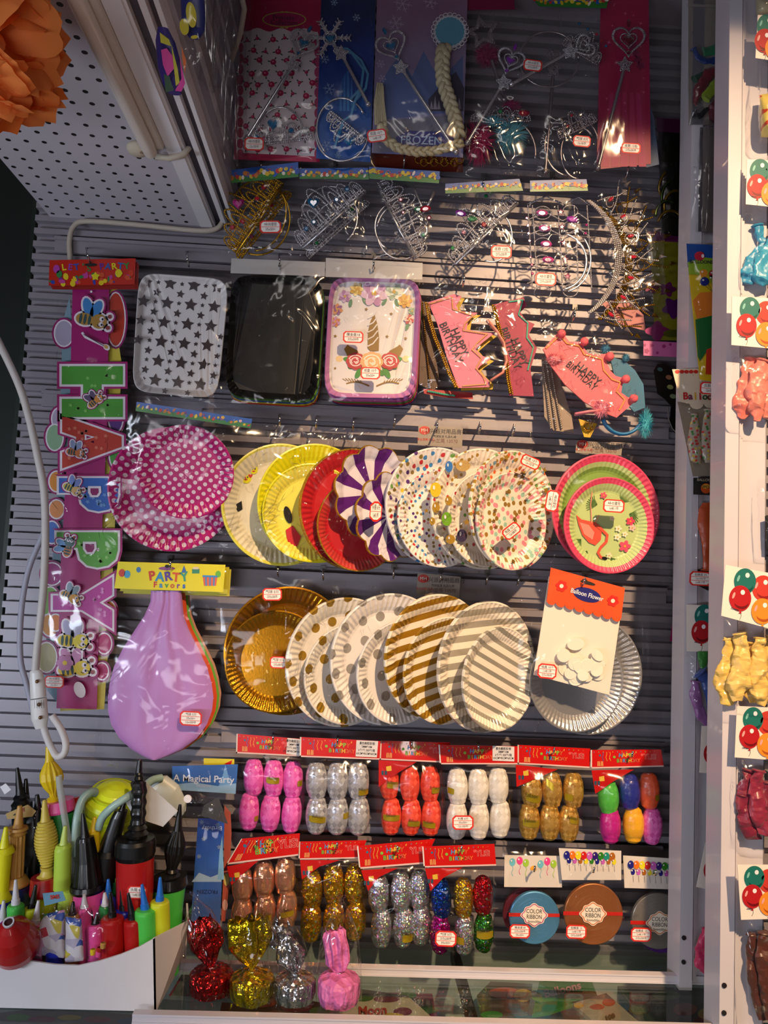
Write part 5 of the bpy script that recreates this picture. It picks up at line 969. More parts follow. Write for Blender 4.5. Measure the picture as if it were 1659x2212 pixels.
for x in (1140, 1150, 1205, 1240, 1268): b.beads(pr, [(x, 445), (x+6, 540), (x+10, 625)], 1.9, SLV)
for y in (440, 475, 508, 545, 580, 612): b.beads(pr, [(1140, y), (1180, y-16), (1215, y+2), (1250, y-14), (1275, y+4)], 1.9, SLV); b.beads(pr, arc(1172, y+20, 18, 14, 0, 350), 1.7, SLV); b.beads(pr, arc(1232, y+16, 16, 13, 0, 350), 1.7, SLV)
b.beads(pr, arc(1180, 445, 36, 14, 180, 360), 1.9, SLV); b.build('beaded_front', t)
for i, (x, y) in enumerate(((1171, 460), (1176, 493), (1180, 527), (1184, 561))): b = B(); b.gem(pr, gempts(x, y, 8.5, 'eye', 5), (x, y), M('#d0409c', .1, coat=1), .002, .005); b.build('gem', t)
for x, y in ((1211, 458), (1214, 490), (1218, 525), (1221, 560), (1226, 597)): b = B(); b.gem(pr, gempts(x, y, 6.5, 'star', 5), (x, y), M('#c83a84', .15, coat=1), .002, .004); b.build('gem', t)
b = B(); b.gem(pr, gempts(1236, 474, 8.5, 'eye', 10), (1236, 474), M('#b03ac0', .08, coat=1), .002, .005); b.build('gem', t)
for x, y in ((1138, 471), (1140, 487), (1142, 504), (1144, 520), (1146, 556), (1149, 572), (1150, 591), (1267, 486), (1265, 504)): b = B(); b.gem(pr, gempts(x, y, 3.4, ''), (x, y), GEMM, .002, .003); b.build('gem', t)
b = B(); b.tube([pr(x, y, .004) for x, y in arc(1205, 565, 62, 62, -75, 80, 24)], .0022, SLV, 8, flat=.6); b.tube([pr(x, y, .002) for x, y in arc(1210, 560, 66, 72, -40, 75, 24)], .0016, SLV, 8, flat=.6); b.build('headband', t)
def bigcrown(label, dx, d, mat, gm, dy=0):
    pr = D(d); t = thing('beaded_crown', label, 'crown', pr(1330+dx, 560+dy), 'toy tiaras in clear bags'); t['_w'] = tuple(t.location); b = B()
    bs = arc(1180+dx, 555+dy, 150, 150, -54, 54, 30)
    for k in range(4): b.beads(pr, [(1180+dx+(x-1180-dx)*(1+k*.027), y) for x, y in bs], 2.6, mat)
    for i in range(7):
        a0 = -48+i*14; p = lambda a, r: (1180+dx+r*cos(radians(a)), 555+dy+r*.98*sin(radians(a)))
        b.beads(pr, [p(a0, 166), p(a0+3, 185), p(a0+7, 205), p(a0+8, 225+18*(1-abs(i-3)/3.5))], 2.3, mat); b.beads(pr, [p(a0+14, 166), p(a0+11, 185), p(a0+8, 200), p(a0+4, 215), p(a0+1, 232)], 2.3, mat)
        b.beads(pr, arc(*p(a0+7, 182), 8, 10, 0, 340), 1.5, mat)
    b.build('beaded_band', t)
    for i in range(7):
        a0 = -42+i*14; c, s_ = cos(radians(a0)), sin(radians(a0)); x, y = 1180+dx+188*c, 555+dy+186*s_
        if gm: b = B(); b.gem(pr, gempts(x, y, 5, 'eye', a0), (x, y), gm, .002, .003); b.build('gem', t)
        r = 228+18*(1-abs(i-3)/3.5); b = B(); b.lathe([(pr(1180+dx+r*c, 555+dy+r*s_), .004), (pr(1180+dx+(r+16)*c, 555+dy+(r+14)*s_), .0002)], mat, 6); b.build('spike', t)
bigcrown('large silver spiked crown with red stones in the sixth bag', 0, .085, M('#bdb6b4', .25, .8), GEMR)
bigcrown('large gold spiked crown behind the silver crown', 22, .06, M('#8c6c1c', .3, .85), None, 14)
def wand(label, head, R_, ang, stars, end, d, mat, gm, kind='heart', rod=.0026, group='toy wands'):
    pr = D(d); t = thing('toy_wand', label, 'wand', pr(*end), group); t['_w'] = tuple(t.location)
    b = B(); L = [pr(stars[0]+(end[0]-stars[0])*i/30, stars[1]+(end[1]-stars[1])*i/30) for i in range(31)]
    b.tube(L, [rod*(1+.25*(i % 2)) for i in range(31)], mat, 8); b.ball(pr(*end), rod*1.9, mat); b.build('rod', t)
    b = B(); hx, hy = head
    if kind == 'heart':
        for s_ in (1, .93): b.beads(pr, [rot(hx, hy, R_*s_*x, R_*s_*y, ang) for x, y in heart_pts(40)], 2.0, mat, closed=True)
        b.beads(pr, [rot(hx, hy, R_*.5*x, R_*.5*y-R_*.0, ang) for x, y in heart_pts(30)], 2.0, mat, closed=True)
    elif kind == 'snow':
        for k in range(6):
            a = radians(ang+60*k); 
            for o_ in (-3, 0, 3): b.beads(pr, [(hx+8*cos(a)-o_*sin(a), hy+8*sin(a)+o_*cos(a)), (hx+R_*cos(a)-o_*sin(a)*.6, hy+R_*sin(a)+o_*cos(a)*.6)], 1.8, mat)
            for f in (.5, .72, .9):
                for s_ in (-1, 1): a2 = a+s_*.9; b.beads(pr, [(hx+R_*f*cos(a), hy+R_*f*sin(a)), (hx+R_*f*cos(a)+R_*.26*cos(a2), hy+R_*f*sin(a)+R_*.26*sin(a2))], 1.7, mat)
        b.beads(pr, arc(hx, hy, 14, 14, 0, 350), 2, mat)
    else:
        for s_ in (1, .86, .72): b.beads(pr, [(hx+(R_ if q % 2 == 0 else R_*.48)*s_*sin(radians(ang)+pi*q/5), hy-(R_ if q % 2 == 0 else R_*.48)*s_*cos(radians(ang)+pi*q/5)) for q in range(10)], 2.0, mat, closed=True)
    ho = b.build('wand_head', t)
    if kind != 'star5':
        b = B()
        for s_ in (1, .66, .33): b.beads(pr, [(stars[0]+(17 if q % 2 == 0 else 9)*s_*sin(pi*q/5), stars[1]-(17 if q % 2 == 0 else 9)*s_*cos(pi*q/5)) for q in range(10)], 1.9, mat, .002, closed=True)
        b.build('star_mount', t)
    if gm:
        s_ = R_*(.36 if kind == 'heart' else .28); b = B(); b.gem(pr, gempts(hx, hy, s_, 'heart', ang), (hx, hy), gm, .003, .006); b.build('gem', ho)
        if kind == 'heart':
            x, y = rot(hx, hy, 0, -R_*.95, ang); b = B(); b.gem(pr, gempts(x, y, 5.5, 'eye', ang+90), (x, y), gm, .003, .004); b.build('gem', ho)
            x, y = rot(hx, hy, 0, R_*.72, ang); b = B(); b.gem(pr, gempts(x, y, 5, ''), (x, y), gm, .003, .004); b.build('gem', ho)
    return t
wand('silver heart wand with blue stone on the rose print card', (655, 92), 34, 25, (633, 140), (533, 300), .115, SLV, GEMB)
wand('silver snowflake wand on the dark blue card', (713, 82), 44, 0, (737, 116), (795, 225), .12, SLV, GEMB, 'snow')
wand('silver heart wand with blue stone on the lilac mountain card', (846, 98), 36, -25, (866, 146), (985, 328), .12, SLV, GEMB)
wand('silver star wand with pink fluff in the clear bag', (1042, 70), 36, -12, (1062, 130), (1090, 215), .10, M('#9a8f98', .3, .8), None, 'star5')
wand('silver heart wand with purple stone in the clear bag', (1103, 130), 32, 20, (1088, 178), (1010, 308), .115, SLV, GEMP)
wand('silver wand topped with a peacock fan tiara in the clear bag', (1262, 100), 26, 60, (1232, 112), (1105, 182), .115, SLV, None)
wand('silver wand standing upright between the two clear bags', (1196, 120), 16, 0, (1196, 150), (1178, 372), .10, M('#8f868c', .3, .8), None)
wand('silver heart wand with red stone on the narrow magenta card', (1358, 86), 38, 0, (1350, 140), (1292, 362), .12, M('#a79ea4', .25, .85), M('#5c0a1c', .1, coat=1))
tiara('silver tiara with blue heart stone at the foot of the rose print card', (528, 318), (672, 300), 56, .115, SLV, [(.47, .75, 14, 'heart', GEMB), (.72, .42, 6.5, '', GEMB), (.2, .35, 5, '', GEMB)], 5, 1, [(606, 300, 52, 68, 180, 360, 24, 0)], 2)
tiara('silver tiara hanging upside down with blue heart on the dark blue card', (790, 300), (715, 240), 46, .118, SLV, [(.25, .55, 13, 'heart', GEMB), (.55, .5, 6, '', GEMB)], 5, -1 if False else 1, [(738, 278, 54, 66, 130, 330, 24, 0), (738, 290, 56, 58, 0, 190, 24, 0)], 2)
tiara('silver tiara with green and red stones in the first clear bag', (1018, 262), (1145, 262), 36, .105, M('#a39aa0', .3, .8), [(.5, .6, 5, '', GEMG), (.9, .5, 8, 'eye', GEMR)], 6, 1, [(1085, 330, 72, 76, 180, 370, 24, 0)], 1)
tiara('silver tiara in the lower part of the second clear bag', (1210, 300), (1290, 262), 44, .105, M('#a39aa0', .3, .8), [(.5, .8, 4, '', GEMR), (.3, .4, 4, '', GEMR)], 5, 1, [(1235, 315, 58, 66, 100, 350, 24, 0), (1250, 330, 38, 56, 90, 320, 24, 0)], 1)
tiara('peacock fan tiara with coloured stones on a round band', (1215, 95), (1290, 140), 56, .11, M('#a9a0a4', .25, .8), [(.1, 1, 4, '', GEMB), (.35, 1, 4, '', GEMB), (.6, 1, 4, '', GEMR), (.8, .9, 4, '', GEMR), (.95, .8, 4, '', GEMB)], 5, 1, [(1186, 128, 64, 60, 0, 359, 36, 0)], 1)
# ---------------------------------------------------------------- printed cards of the top row
def gradmat(name, stops, sc=1.0):
    g = N(name); o = g.obj(); z = g.xyz(o)[2]; nz = g.n('ShaderNodeTexNoise', {'Vector': o, 'Scale': 14.0, 'Detail': 4.0}).outputs[0]
    f = g.ma('ADD', g.ma('MULTIPLY', z, sc), g.ma('ADD', g.ma('MULTIPLY', g.ma('SUBTRACT', nz, .5), .5), 1.0)); g.set(Base_Color=g.ramp(f, stops, False), Roughness=.4, Coat_Weight=.3); return g.m
def cardthing(lab, Q, d, mat, deco, nm='wand_card', group='printed wand cards'):
    pr = D(d); b = B(); b.poly(pr, Q, mat, 0, .001); deco(b, pr) if deco else None; o = b.build(nm, origin=pr(*Q[0])); return tag(o, lab, 'card', group)
def rosecard(b, pr):
    wv = [(512, 330), (515, 66)]
    for i in range(24): x = 518+i*7.3; wv.append((x, 64+4*sin(i*.9)+(i*.05)))
    wv += [(690, 80), (686, 338)]
    b.poly(pr, wv, M('#d8ccd0', .5), .0004); rd = random.Random(2)
    for j in range(11):
        for i in range(6):
            x = 530+i*29+(j % 2)*14+rd.uniform(-4, 4); y = 84+j*24+rd.uniform(-4, 4)
            if x > 682: continue
            r = rd.choice((4, 6.5, 7)); b.ell(pr, x, y, r, r*.95, M('#b0184c', .5), .0008+.00002*(i+j), 0, 9); b.ell(pr, x-1, y-1, r*.4, r*.35, M('#d86a8c', .5), .0013, 30, 8)
            for a in (20, 150, 260): b.ell(pr, x+r*1.4*cos(radians(a+j*20)), y+r*1.4*sin(radians(a+j*20)), 3.4, 1.5, M('#3a4a3c', .5), .0007, a+j*20, 7)
    for k in range(12): b.ell(pr, 519, 80+k*23, 7, 11, M('#b0184c', .5), .0006); b.ell(pr, 686, 90+k*22, 7, 11, M('#b8456c', .5), .0006)
    b.ell(pr, 614, 42, 48, 17, M('#b09a4c', .4), .0006); b.ell(pr, 614, 42, 45, 14.5, M('#a81c54', .5), .0008)
    for x, y in ((609, 27), (619, 27), (609, 59), (619, 59)): b.ell(pr, x, y, 4, 3, M('#b09a4c', .4), .0007)
    b.text(pr, 'Princess', 612, 38, 14, M('#3c1430', .5), .0012, 2, .006); b.text(pr, 'Collection', 614, 49, 14, M('#3c1430', .5), .0012, 2, .006)
cardthing('rose print card with crimson top lettered Princess Collection', [(522, -12), (697, -6), (690, 350), (505, 344)], .09, M('#b0124a', .4, coat=.3), rosecard)
def snow(b, pr, x, y, r, m, dd):
    for k in range(6):
        a = radians(60*k+10); b.stroke(pr, [(x, y), (x+r*cos(a), y+r*sin(a))], 1.2, m, dd)
        for s_ in (-1, 1): b.stroke(pr, [(x+r*.55*cos(a), y+r*.55*sin(a)), (x+r*.55*cos(a)+r*.3*cos(a+s_), y+r*.55*sin(a)+r*.3*sin(a+s_))], 1, m, dd)
SB = M('#8fa8cc', .5)
def bluecard(b, pr):
    for x, y, r in ((712, 192, 14), (705, 315, 12), (770, 38, 9), (702, 128, 10), (722, 5, 8), (730, 335, 7)): snow(b, pr, x, y, r, SB, .0006)
    b.poly(pr, [(685, 240), (705, 205), (722, 225), (740, 170), (752, 150), (764, 220), (785, 190), (800, 235), (800, 345), (684, 340)], M('#2c5ca8', .45), .0004)
    for x, h in ((736, 60), (744, 85), (752, 100), (760, 78), (768, 50)): b.poly(pr, [(x-3, 240), (x, 240-h), (x+3, 240)], M('#4a8ac8', .45), .0008)
cardthing('dark blue card with pale snowflakes and ice towers', [(694, -4), (812, -4), (800, 350), (683, 342)], .10, gradmat('blue_card', [(0, '#3a70b8'), (.55, '#27529c'), (.75, '#1c3c8c'), (1, '#0c2450')], 1.9), bluecard)
def liliccard(b, pr):
    b.poly(pr, [(808, 200), (840, 150), (862, 120), (890, 165), (915, 110), (950, 175), (1000, 120), (1000, 240), (810, 260)], M('#5c6c9c', .5), .0004)
    b.poly(pr, [(925, 215), (960, 175), (985, 155), (1003, 190), (1001, 240), (925, 240)], M('#403c4c', .5), .0006)
    for x, h in ((932, 18), (940, 30), (948, 20), (985, 34), (992, 26), (925, 12)): b.poly(pr, [(x-4, 236), (x, 236-h), (x+4, 236)], M('#9a90a0', .5), .0008)
    b.poly(pr, [(812, 262), (1000, 246), (998, 320), (806, 330)], M('#7a7888', .5), .0005)
    for x, y, r in ((870, 8, 20), (930, 5, 16), (855, 50, 18), (822, 138, 10), (826, 170, 9)): snow(b, pr, x, y, r, M('#b8a8c4', .5), .0009)
    b.poly(pr, [(855, 296), (885, 282), (920, 284), (950, 284), (990, 292), (1002, 318), (860, 330)], M('#2c2c7c', .45), .001)
    b.text(pr, 'FROZEN', 910, 304, 25, M('#a8bcd8', .4), .0016, 2, .01, sx=.95)
cardthing('lilac card with mountains and snowflakes lettered in pale blue at its foot', [(815, -12), (1010, -6), (1000, 340), (803, 330)], .10, gradmat('lilac_card', [(0, '#6c6c8c'), (.5, '#7c7cac'), (.75, '#8c7c9c'), (1, '#8a6484')], 1.9), liliccard)
def magcard(b, pr):
    rd = random.Random(8)
    for k in range(22): x, y = rd.uniform(1305, 1395), rd.uniform(5, 340); b.star(pr, x, y, rd.uniform(2, 6), M('#c86088', .5), .0006, 20, .25, 4)
    for k in range(4): b.star(pr, 1366+k*6, 100+k*14, 12, M('#7c1c44', .5), .0005, k*15, .5)
    for k in range(5): b.poly(pr, [(1300+k*20, 360), (1318+k*14, 200), (1326+k*14, 200), (1316+k*20, 360)], M('#a82858', .45), .0003)
cardthing('narrow magenta card with faint stars behind the red stone wand', [(1298, -10), (1401, -10), (1406, 354), (1289, 366)], .10, M('#9c1444', .4, coat=.4), magcard)
cardthing('pale blue card edge showing behind the magenta card', [(1392, 190), (1412, 250), (1424, 355), (1396, 362)], .07, M('#5a6c8c', .5), None)
cardthing('dark pink card strip above the clear bags', [(1000, -12), (1110, -12), (1112, 20), (1000, 22)], .09, M('#7c1440', .4), None)
t = thing('fancy_bag', 'cartoon strip header at the very top above the clear wand bag', 'bag', D(.11)(1220, -5)); t['_w'] = tuple(t.location); strip_header(t, [(1140, -14), (1316, -14), (1310, 18), (1165, 14)], D(.11), 0, 9)
def hair(label, P, r, d, mat, nm='toy_braid', strands=3):
    pr = D(d); b = B(); n = len(P); L = []
    tot = [0]
    for i in range(1, n): tot.append(tot[-1]+math.hypot(P[i][0]-P[i-1][0], P[i][1]-P[i-1][1]))
    T = tot[-1]; m = int(T/4); k_ = mpx(d)
    for s_ in range(strands):
        pts = []; rr = []
        for j in range(m+1):
            q = T*j/m; i = max(1, next((a for a in range(n) if tot[a] >= q), n-1)); u = (q-tot[i-1])/max(1e-6, tot[i]-tot[i-1])
            x = P[i-1][0]*(1-u)+P[i][0]*u; y = P[i-1][1]*(1-u)+P[i][1]*u; dx, dy = P[i][0]-P[i-1][0], P[i][1]-P[i-1][1]; l = math.hypot(dx, dy)
            ph = q*.13+s_*2*pi/3; rr.append(r*k_*.62*(1-.25*j/m)); pts.append(pr(x-dy/l*r*.55*sin(ph), y+dx/l*r*.55*sin(ph), r*k_*.55*sin(2*ph)))
        b.tube(pts, rr, mat, 12, flat=.75)
    return tag(b.build(nm), label, 'hair piece')
g = N('blond_hair'); o = g.obj(); g.set(Base_Color=C('#c8bb98'), Roughness=.35, Anisotropic=.6); g.bump(g.n('ShaderNodeTexNoise', {'Vector': g.n('ShaderNodeVectorMath', (o, (900, 900, 120)), operation='MULTIPLY').outputs[0], 'Scale': 1.0}).outputs[0], .8, .002); HAIR = g.m
hair('blond braid falling from the blue disc and curving along the card foot', [(958, 100), (955, 140), (958, 180), (972, 220), (984, 260), (992, 295)], 17, .115, HAIR)
hair('blond braid lying across the foot of the lilac card', [(824, 268), (832, 300), (860, 320), (900, 328), (940, 326), (998, 308)], 12, .122, HAIR)
b = B(); pr = D(.11)
for k in range(60): x = 808+random.random()*28; b.stroke(pr, [(x, 270), (x*.8+820*.2-3, 220), (814+(x-808)*.5, 178+random.random()*14)], 1.6, HAIR, .0001*k)
tag(b.build('toy_hair_tuft'), 'loose blond hair tuft at the left of the lilac card', 'hair piece')
b = B()
for k in range(24): a = 2*pi*k/24; b.beads(pr, arc(972+36*cos(a), 68+36*sin(a), 5, 5, 0, 330, 8), 1.0, WHITE, .001)
b.ell(pr, 972, 68, 36, 36, M('#b8bcc8', .6), 0, th=.001); b.ell(pr, 972, 68, 32, 32, M('#5a9ab4', .6), .001, n=30, th=.001); tag(b.build('lace_disc'), 'light blue round disc with white lace edge above the braid', 'disc')
def ribbons(lab, paths, d, h, w=5):
    pr = D(d); b = B()
    for k, p in enumerate(paths): b.stroke(pr, p, w, M(h, .4), .001*k)
    return tag(b.build('ribbon_streamer'), lab, 'ribbon')
ribbons('pale blue ribbon streamers hanging from the snowflake wand', [[(722, 104), (750, 105), (780, 130), (795, 160), (790, 190), (770, 215)], [(725, 106), (760, 115), (785, 150), (780, 190), (756, 215)], [(780, 190), (766, 220), (758, 250), (742, 260), (722, 320)]], .118, '#4a88b0')
def fuzz(lab, c, r, d, h, n=420, nm='fur_tuft', fl=(1, 1), h2=None):
    b = B(); rd = random.Random(int(c[0])); o_ = D(d)(*c); k = mpx(d)
    b.ball(o_, r*k*.55, M(h, .8), 14, 9, (fl[0], .5, fl[1]))
    for i in range(n):
        a, z = rd.uniform(0, 2*pi), rd.uniform(-1, 1); q = math.sqrt(1-z*z); v = Vector((q*cos(a)*fl[0], q*sin(a)*.5, z*fl[1])); s_ = v.cross(Vector((rd.random(), rd.random(), rd.random()+.1))).normalized()*r*k*.05
        e = v*r*k*rd.uniform(.75, 1.1)+Vector((rd.uniform(-1, 1), 0, rd.uniform(-1, 1)))*r*k*.12; m = v*r*k*.3
        b.add([o_+m-s_, o_+m+s_, o_+e], [(0, 1, 2)], M(h2 if h2 and i % 3 == 0 else h, .8))
    return b, o_
def fz(lab, *a, cat='fluff', group='fluffy trims', **k): b, o_ = fuzz(lab, *a, **k); return tag(b.build('fur_tuft', origin=o_), lab, cat, group)
fz('dark pink fluff under the star wand', (1052, 120), 32, .095, '#7c1c44', fl=(1, 1.1)); fz('deep pink feather trim low in the first clear bag', (1035, 305), 46, .095, '#96144c', n=600, fl=(.8, 1.4)); fz('teal blue feather trim low in the first clear bag', (1105, 290), 40, .10, '#4a8c9c', n=600, fl=(1, 1.3)); fz('pink feather wisp above the teal feathers', (1105, 232), 24, .09, '#8c1c50')
fz('teal feather tuft across the top of the ring', (1065, 262), 22, .104, '#4a8c9c', fl=(1.3, .7))
WBG = 'clear bags of the top row'
flatbag('clear bag over the rose print card', [(510, 5), (693, 0), (690, 368), (500, 366)], .125, stickers=[(549, 311, 42, 28, 2)], group=WBG)
flatbag('clear bag over the dark blue card', [(688, 0), (806, -4), (812, 368), (678, 362)], .13, group=WBG)
flatbag('clear bag over the lilac mountain card', [(800, -8), (1008, -8), (1005, 350), (785, 340)], .13, stickers=[(814, 293, 42, 27, -8)], group=WBG)
flatbag('clear bag with star wand and feathers', [(1010, 20), (1165, 20), (1160, 385), (1005, 382)], .13, group=WBG, mat=FILM2, stickers=[(1151, 141, 40, 24, 8)])
flatbag('clear bag with the peacock fan and the ring tiara', [(1165, 20), (1298, 22), (1295, 378), (1160, 382)], .13, group=WBG, mat=FILM2, stickers=[(1257, 305, 38, 24, 6)])
flatbag('clear sleeve over the narrow magenta card', [(1292, -8), (1404, -8), (1412, 372), (1284, 372)], .135, group=WBG, mat=FILMS, stickers=[(1363, 320, 42, 22, 4)])
b = B(); b.poly(D(.06), [(800, 325), (1000, 328), (1000, 372), (806, 366)], M('#6c2a1c', .3, coat=.5), 0, .001)
for k in range(9): b.beads(D(.062), arc(905+k*11, 345+(k % 2)*6, 8, 8, 0, 330, 14), 1.4, GLD, .001)
tag(b.build('ornament_card', origin=D(.06)(800, 325)), 'dark red card with gold ring ornaments below the lilac card', 'card')
# ---------------------------------------------------------------- bags of the tiara row
TG = 'tiara display bags'
for lab, Qh, Qb, d, st, m, sd in (('clear bag with cartoon header round the gold tiaras', [(491, 368), (644, 350), (645, 382), (493, 396)], [(492, 380), (642, 372), (640, 556), (482, 550)], .095, [(584, 490, 46, 27, 0)], FILM2, 1),
    ('clear bag with cartoon header round the blue stone tiaras', [(646, 364), (795, 362), (797, 388), (647, 386)], [(646, 375), (797, 376), (806, 560), (643, 552)], .092, [], FILM2, 2),
    ('clear bag with cartoon header round the diagonal comb tiara', [(797, 360), (950, 370), (948, 396), (798, 386)], [(798, 382), (950, 388), (952, 566), (800, 560)], .096, [], FILM2, 4),
    ('clear bag with cartoon header round the violet stone tiara', [(962, 397), (1122, 386), (1130, 412), (962, 418)], [(962, 410), (1128, 404), (1132, 582), (960, 582)], .094, [(1083, 544, 45, 28, 2)], FILM2, 5),
    ('clear bag with cartoon header round the pink stone grid tiara', [(1145, 390), (1267, 387), (1270, 412), (1145, 414)], [(1133, 412), (1272, 410), (1310, 620), (1134, 638)], .100, [(1179, 603, 45, 28, 3)], FILM2, 6)):
    t, pr = flatbag(lab, Qb, d, stickers=st, mat=m, group=TG, bulge=.014, wr=.004); strip_header(t, Qh, pr, .004, sd)
flatbag('crinkled clear bag round the big spiked crowns', [(1290, 410), (1425, 400), (1442, 690), (1308, 668)], .10, mat=FILM2, group=TG, bulge=.012, wr=.004)
# ---------------------------------------------------------------- birthday crown headbands
def crown(lab, pts, d, h, trimpts, txt, balls=(), trimh='#c89a30', bcol=None, edge=(), ehex='#d8a070'):
    pr = D(d); t = thing('party_crown', lab, 'party hat', pr(*pts[0]), 'birthday crown headbands'); t['_w'] = tuple(t.location)
    b = B(); b.poly(pr, pts, M(h, .55), 0, .003); fo = b.build('felt_crown', t)
    if trimpts: b = B(); b.beads(pr, trimpts, 3.2, M(trimh, .25, .85), .002, 1.5); b.beads(pr, [(x+5, y+1) for x, y in trimpts], 2.2, M(trimh, .25, .85), .002, 1.8); b.build('bead_trim', fo)
    if edge: b = B(); b.beads(pr, edge, 2.0, M(ehex, .4), .001, 1.3); b.build('braid_trim', fo)
    b = B()
    for s_, x, y, sz, a in txt: b.text(pr, s_, x, y, sz, INK, .0012, a, .012, sx=.82)
    if txt: b.build('lettering', fo)
    for x, y, r in balls: b, o_ = fuzz('', (x, y), r*1.15, d+.006, bcol or h, n=160); b.ball(o_, r*mpx(d)*.9, M(bcol or h, .8), 12, 8); b.build('pompom', t)
    return t
c1 = [(925, 653), (980, 635), (997, 640), (986, 660), (990, 671), (1010, 674), (1032, 676), (1012, 690), (1008, 712), (1030, 716), (1068, 720), (1045, 738), (1027, 754), (1040, 768), (1060, 775), (1038, 790), (1032, 797), (1045, 812), (1059, 826), (1057, 836), (990, 838), (965, 770), (945, 700)]
ed = [(930, 656), (976, 642), (978, 668), (1022, 682), (1004, 700), (1000, 714), (1052, 722), (1030, 742), (1020, 756), (1040, 774), (1028, 796), (1044, 814), (1050, 830), (1000, 834)]
crown('yellow felt crown edge showing behind the pale pink birthday crown', [(x+7, y+5) for x, y in c1], .060, '#c8a81c', None, [])
crown('pale pink felt birthday crown with gold bead trim in the left bag', c1, .072, '#d8708c', [(920, 655), (926, 690), (938, 730), (955, 770), (970, 810), (985, 838)], [('HAPPY', 992, 738, 25, 66), ('BIRTHDAY', 974, 740, 24, 66)], [(1072, 722, 5)], edge=ed, bcol='#d8d0cc')
c2 = [(1065, 658), (1131, 642), (1138, 660), (1124, 674), (1136, 692), (1155, 700), (1142, 722), (1160, 752), (1146, 796), (1153, 856), (1100, 854), (1090, 758), (1072, 700)]
crown('deep magenta felt birthday crown partly hidden at the right of the pale pink one', c2, .06, '#980e44', [(1064, 660), (1074, 700), (1085, 740), (1092, 780), (1096, 820), (1102, 850)], [('HAPPY', 1122, 760, 25, 68), ('BIRTHDAY', 1103, 752, 24, 70)], edge=[(1100, 652), (1130, 648), (1120, 680), (1140, 698), (1138, 730), (1152, 750), (1140, 800)], ehex='#5cc0a0')
c3 = [(1173, 754), (1212, 711), (1222, 728), (1230, 738), (1258, 738), (1262, 752), (1270, 763), (1290, 766), (1312, 764), (1310, 780), (1318, 800), (1330, 812), (1352, 818), (1344, 832), (1342, 848), (1356, 858), (1378, 862), (1332, 902), (1300, 890), (1262, 868), (1220, 830), (1190, 790)]
crown('salmon felt birthday crown with five pompoms in the right bag', c3, .085, '#e0606c', None, [('HAPPY', 1270, 808, 26, 40), ('BIRTHDAY', 1256, 812, 21, 42)], [(1213, 721, 10.5), (1262, 738, 10.5), (1317, 770, 11), (1352, 819, 10.5), (1369, 861, 10.5)], edge=[(1180, 752), (1210, 724), (1224, 742), (1252, 748), (1262, 766), (1300, 776), (1304, 800), (1322, 820), (1340, 826), (1332, 846), (1350, 864), (1338, 886)], ehex='#e8a058')
fz('pale pink fluff at the foot of the salmon crown', (1300, 882), 24, .09, '#e0889c', n=400); fz('pink fluff on the left of the salmon crown', (1200, 775), 20, .09, '#e07c84', fl=(1.2, .8))
fz('light blue pompom behind the salmon crown', (1308, 755), 13, .065, '#3c7a9c', cat='pompom'); fz('small blue pompom at the right behind the salmon crown', (1352, 772), 11, .065, '#3c7a9c', cat='pompom'); fz('turquoise fluff hanging at the lower right of the crown bag', (1395, 915), 26, .07, '#3ca0b4', n=500, fl=(.7, 1.4))
b = B(); b.poly(D(.06), [(1318, 770), (1350, 780), (1372, 800), (1390, 830), (1394, 880), (1370, 890), (1335, 850)], M('#2c6a8c', .6), 0, .003); tag(b.build('felt_piece', origin=D(.06)(1350, 800)), 'blue felt crown behind the salmon crown', 'party hat', 'birthday crown headbands')
b = B(); b.tube([D(.06)(*p) for p in arc(1345, 890, 45, 48, 20, 160, 20)], .003, M('#2c7ab0', .4), 8, flat=2.0); tag(b.build('headband'), 'blue headband arc below the salmon crown', 'headband')
b = B(); b.tube([D(.09)(*p) for p in [(1242, 895), (1270, 890), (1300, 886)]], .0028, M('#e08090', .4), 8, flat=2); tag(b.build('headband'), 'short pink headband end below the salmon crown', 'headband')
b = B(); b.tube([D(.078)(*p) for p in [(1052, 692), (1072, 715), (1088, 742), (1094, 780), (1086, 805), (1060, 822)]], .0026, M('#d88878', .4), 8, flat=2); tag(b.build('headband'), 'pink headband arc at the right of the pale pink crown', 'headband')
b = B(); b.poly(D(.05), [(1170, 770), (1200, 790), (1235, 900), (1240, 935), (1196, 930), (1176, 900)], M('#8c7a6c', .4), 0, .002)
for k in range(3): b.beads(D(.053), [(1172+k*8, 780), (1180+k*9, 840), (1190+k*12, 928)], 2.6, M('#b0a498', .25, .7), .001)
tag(b.build('bead_trimmed_crown', origin=D(.05)(1200, 800)), 'silver beaded crown edge at the left inside the right crown bag', 'party hat')
b = B(); b.poly(D(.055), [(1250, 905), (1290, 915), (1275, 945), (1262, 944)], M('#c8a01c', .4), 0, .002); b.beads(D(.058), arc(1270, 922, 9, 9, 0, 330), 2.4, GLD, .001); tag(b.build('gold_trim_piece', origin=D(.055)(1260, 910)), 'gold trimmed crown tip poking out below the salmon crown', 'party hat')
b = B(); b.poly(D(.05), [(914, 840), (1020, 848), (1022, 862), (960, 858), (916, 850)], M('#a01c24', .5), 0, .002); b.beads(D(.052), [(925, 845), (960, 852), (985, 855)], 2.4, M('#3cb090', .3), .001); tag(b.build('felt_edge', origin=D(.05)(914, 840)), 'red felt edge with green sequins below the pale pink crown', 'party hat')
b = B(); b.poly(D(.04), [(912, 650), (925, 655), (950, 830), (935, 845), (905, 830)], M('#4a2c14', .5), 0, .002); b.beads(D(.043), [(912, 655), (920, 740), (930, 840)], 2.6, M('#8c6c2c', .3, .8), .001); tag(b.build('brown_trim_piece', origin=D(.04)(912, 650)), 'brown and gold crown edge left of the pale pink crown', 'party hat')
CG = 'crinkled bags round the birthday crowns'
